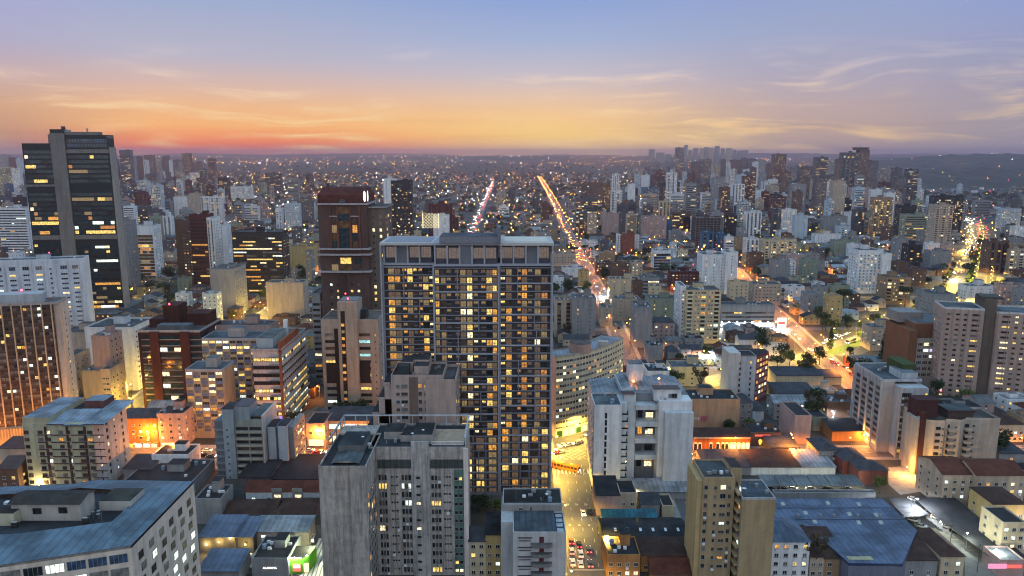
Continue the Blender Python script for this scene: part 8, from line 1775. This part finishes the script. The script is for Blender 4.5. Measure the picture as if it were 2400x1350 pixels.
def bus(x, y, L, rz, c, lab, sect=1):
    p = gnd(x, y); t = thing('bus', lab, 'bus', (p[0], p[1], .02), rz); key = ('paint', c)
    for s_ in range(sect):
        y0 = s_ * (L / sect + .5); y1 = y0 + L / sect; m = MB(); m.box(-1.25, 1.25, y0, y1, .4, 3.0, key, bot=True); m.build('body', t); m = MB(); m.poly([(-1.1, y0, 3.0), (1.1, y0, 3.0), (.9, y0 + .3, 3.25), (-.9, y0 + .3, 3.25)], key); m.box(-.9, .9, y0 + .3, y1 - .2, 3.0, 3.25, key); m.build('roof', t)
        n = int(L / sect / 1.6)
        for sx in (-1, 1):
            for i in range(n): m = MB(); P = [(sx * 1.265, y0 + .5 + i * 1.6, 1.5), (sx * 1.265, y0 + 1.9 + i * 1.6, 1.5), (sx * 1.265, y0 + 1.9 + i * 1.6, 2.6), (sx * 1.265, y0 + .5 + i * 1.6, 2.6)]; m.poly(P if sx > 0 else P[::-1], 'g'); m.build('side_window', t)
            for q_ in (1.6, L / sect - 1.8): m = MB(); m.bar((sx * 1.0, y0 + q_, .48), (sx * 1.28, y0 + q_, .48), .48, 'rubber', 12); m.build('wheel', t)
        if s_: m = MB(); m.box(-1.1, 1.1, y0 - .5, y0, .5, 2.9, 'rubber'); m.build('bellows', t)
        for k in (.25, .6): m = MB(); m.box(-.5, .5, y0 + L / sect * k, y0 + L / sect * k + 1.4, 3.25, 3.45, PL(.5, .45, .4)); m.build('roof_hatch', t)
    m = MB(); m.poly([(-1.1, -.015, 1.2), (1.1, -.015, 1.2), (1.1, -.015, 2.75), (-1.1, -.015, 2.75)], 'g'); m.build('windscreen', t); m = MB(); m.box(-.9, .9, -.03, 0, 2.78, 2.95, 'sign_yellow'); m.build('route_sign', t)
    for sx in (-1, 1): m = MB(); m.box(sx * .9 - .22, sx * .9 + .22, -.06, 0, .7, .95, 'headlight', bot=True); m.build('headlight', t)
    return t
bus(1357, 1108, 24, R(62), (.55, .12, .02), 'long orange articulated bus turning across the junction', 2)
bus(1986, 806, 13, R(-48), (.55, .50, .42), 'white city bus on the avenue beside the grassed median')
# ------------------------------------------------------------------ people on the pavement
def person_mesh(shirt, trousers, step):
    bm = bpy.data.meshes.new('person'); V = []; E = []; RD_ = []
    def v(p, r_): V.append(p); RD_.append(r_); return len(V) - 1
    pel = v((0, 0, .95), .15); ch = v((0, 0, 1.3), .17); nk = v((0, 0, 1.5), .06); hd = v((0, -.02, 1.66), .105); E.extend([(pel, ch), (ch, nk), (nk, hd)])
    for sx in (-1, 1):
        hp = v((sx * .09, 0, .86), .095); kn = v((sx * .1, -sx * step * .12, .48), .062); an = v((sx * .1, sx * step * .16, .07), .045); toe = v((sx * .1, sx * step * .16 - .15, .03), .04); sh = v((sx * .2, 0, 1.4), .065); el_ = v((sx * .25, sx * step * .06, 1.12), .045); ha = v((sx * .24, -sx * step * .1 - .05, .88), .04)
        E.extend([(pel, hp), (hp, kn), (kn, an), (an, toe), (ch, sh), (sh, el_), (el_, ha)])
    bm.from_pydata(V, E, []); o = bpy.data.objects.new('person', bm); COL.objects.link(o); md = o.modifiers.new('skin', 'SKIN'); o.modifiers.new('sub', 'SUBSURF').levels = 1
    for i, s_ in enumerate(bm.skin_vertices[0].data) if bm.skin_vertices else []: s_.radius = (RD_[i], RD_[i])
    if not bm.skin_vertices:
        bm_ = __import__('bmesh').new(); bm_.from_mesh(bm); L = bm_.verts.layers.skin.verify(); bm_.verts.ensure_lookup_table()
        for i, w_ in enumerate(bm_.verts): w_[L].radius = (RD_[i], RD_[i]); w_[L].use_root = (i == 0)
        bm_.to_mesh(bm); bm_.free()
    m_, q = newmat('clothes'); sp = N(q.t, 'ShaderNodeSeparateXYZ'); q.put(sp.inputs[0], objco(q)); z = sp.outputs[2]; x = q.math('ABSOLUTE', sp.outputs[0])
    c = q.mix(q.math('GREATER_THAN', z, .93), trousers, shirt); c = q.mix(q.math('GREATER_THAN', z, 1.5), c, (.42, .25, .17)); c = q.mix(q.math('GREATER_THAN', z, 1.7), c, (.02, .015, .012)); c = q.mix(q.math('LESS_THAN', z, .1), c, (.02, .02, .02)); c = q.mix(q.math('MULTIPLY', q.math('GREATER_THAN', x, .2), q.math('LESS_THAN', z, .96)), c, (.42, .25, .17))
    finish_bsdf(m_, q, c, .8); bm.materials.append(m_)
    dg = bpy.context.evaluated_depsgraph_get(); me = bpy.data.meshes.new_from_object(o.evaluated_get(dg)); o.modifiers.clear(); o.data = me
    for p in me.polygons: p.use_smooth = True
    return o
PP = [person_mesh((.03, .03, .035), (.02, .02, .03), 1), person_mesh((.25, .05, .04), (.03, .04, .08), 1), person_mesh((.35, .35, .35), (.02, .02, .02), .5)]
CLO = ['black jacket', 'red shirt', 'pale grey top']
for i, (x, y, k, where_) in enumerate(((1386, 1148, 0, 'high up the lit pavement'), (1387, 1156, 2, 'near the pink walled house'), (1394, 1202, 0, 'beside the black parked car'), (1404, 1240, 1, 'before the teal awning'), (1401, 1243, 0, 'close to a person in red'), (1403, 1258, 2, 'along the dark hall'), (1410, 1290, 0, 'by the end of the dark hall'), (1413, 1318, 1, 'at the orange brick shop'), (1370, 1110, 0, 'on the junction island'), (1342, 1337, 2, 'standing between queued cars'))):
    p = gnd(x, y); o = PP[k].copy(); COL.objects.link(o); o.location = (p[0], p[1], .14 if x > 1380 else .02); o.rotation_euler = (0, 0, rng.uniform(0, 6.28)); tag(o, f'person in a {CLO[k]} walking {where_}', 'person', 'people on the lit pavement')
for o in PP: bpy.data.objects.remove(o)
# ------------------------------------------------------------------ poles, wires and boards
for (x, y, lab) in ((1995, 846, 'thin traffic signal pole with a green lamp at the junction centre'), (1968, 838, 'thin traffic signal pole with a green lamp beside the crossing cars'), (1862, 818, 'thin traffic signal pole with a green lamp on the far corner')):
    p = gnd(x, y); t = thing('traffic_light', lab, 'traffic light', (p[0], p[1], 0)); m = MB(); m.bar((0, 0, 0), (0, 0, 5.4), .09, 'frame_grey', 5); m.build('pole', t); m = MB(); m.box(-.2, .2, -.2, .1, 4.4, 5.4, 'frame_dark', bot=True); m.build('housing', t); m = MB(); m.cyl(0, -.28, .16, 4.5, 4.8, 'sign_green', 8); m.build('lamp', t)
p = gnd(1829, 800); t = thing('billboard', 'lit white billboard on a post beside the bright car park', 'billboard', (p[0], p[1], 0)); m = MB(); m.bar((0, 0, 0), (0, 0, 8), .3, 'frame_grey', 6); m.build('post', t); m = MB(); m.box(-3.5, 3.5, -.3, .3, 8, 18, 'frame_dark', bot=True); m.build('frame', t); m = MB(); m.poly([(-3.3, -.31, 8.2), (3.3, -.31, 8.2), (3.3, -.31, 17.8), (-3.3, -.31, 17.8)], 'sign_white'); m.poly([(-2.6, -.32, 13), (2.6, -.32, 13), (2.6, -.32, 15), (-2.6, -.32, 15)], 'sign_red'); m.build('panel', t)
for i, (x, y) in enumerate(((265, 962), (310, 940), (1445, 1300), (1660, 880), (2225, 1290), (1845, 830), (2290, 1340), (1476, 830))):
    p = gnd(x, y); t = thing('utility_pole', 'utility pole with crossarm ' + ('beside the blank pink wall', 'near the shops of the side street', 'by the orange brick shop', 'beside the yellow floodlit road', 'in the near car park', 'on the crossing corner', 'beside the pink gatehouse', 'on the orange street')[i], 'utility pole', (p[0], p[1], 0)); m = MB(); m.bar((0, 0, 0), (0, 0, 10), .14, 'bark', 6, .1); m.build('pole', t); m = MB(); m.box(-1.1, 1.1, -.08, .08, 9.2, 9.4, 'bark', bot=True); m.box(-.9, .9, -.08, .08, 8.4, 8.55, 'bark', bot=True); m.build('crossarm', t)
for (x0, x1, y, h, m_, nm, lab) in ((2210, 2290, 690, 4, 'sign_white', 'canopy', 'bright white petrol station canopy glowing beside the avenue'),):
    p0, p1 = gnd(x0 + 80, y), gnd(x1 + 10, y); t = thing('canopy', lab, 'canopy', (p0[0], p0[1], 0)); m = MB(); m.box(0, p1[0] - p0[0], 0, 9, 4.4, 5.4, 'white_trim', bot=True); m.build('roof', t); m = MB(); m.box(0, p1[0] - p0[0], -.06, 0, 4.5, 5.3, m_, bot=True); m.build('sign', t)
    for u in (1.5, p1[0] - p0[0] - 1.5): m = MB(); m.bar((u, 4, 0), (u, 4, 4.4), .25, 'frame_white', 6); m.build('column', t)
p = gnd(2088, 800); Yq = p[1]
t = thing('shop_sign', 'blue lit shop sign on the old corner house', 'sign', (at(2090, 808, Yq)[0], gnd(2040, 822)[1] - .5, 3.6)); m = MB(); m.box(-3, 3, -.2, .2, 0, 1.6, 'frame_dark', bot=True); m.build('frame', t); m = MB(); m.box(-2.8, 2.8, -.26, -.2, .15, 1.45, 'sign_blue'); m.build('panel', t)
# ------------------------------------------------------------------ the air
hz = bpy.data.materials.new('haze'); hz.use_nodes = True; hz.node_tree.nodes.clear()
pv = hz.node_tree.nodes.new('ShaderNodeVolumePrincipled'); o_ = hz.node_tree.nodes.new('ShaderNodeOutputMaterial')
pv.inputs['Color'].default_value = (1.0, 0.80, 0.93, 1); pv.inputs['Density'].default_value = HAZE; pv.inputs['Anisotropy'].default_value = 0.84
hz.node_tree.links.new(pv.outputs[0], o_.inputs['Volume']); MATS['haze'] = hz
m = MB(); m.box(-9500, 9500, -400, 16500, -3, 188, 'haze', bot=True); tag(m.build('haze'), kind='stuff')
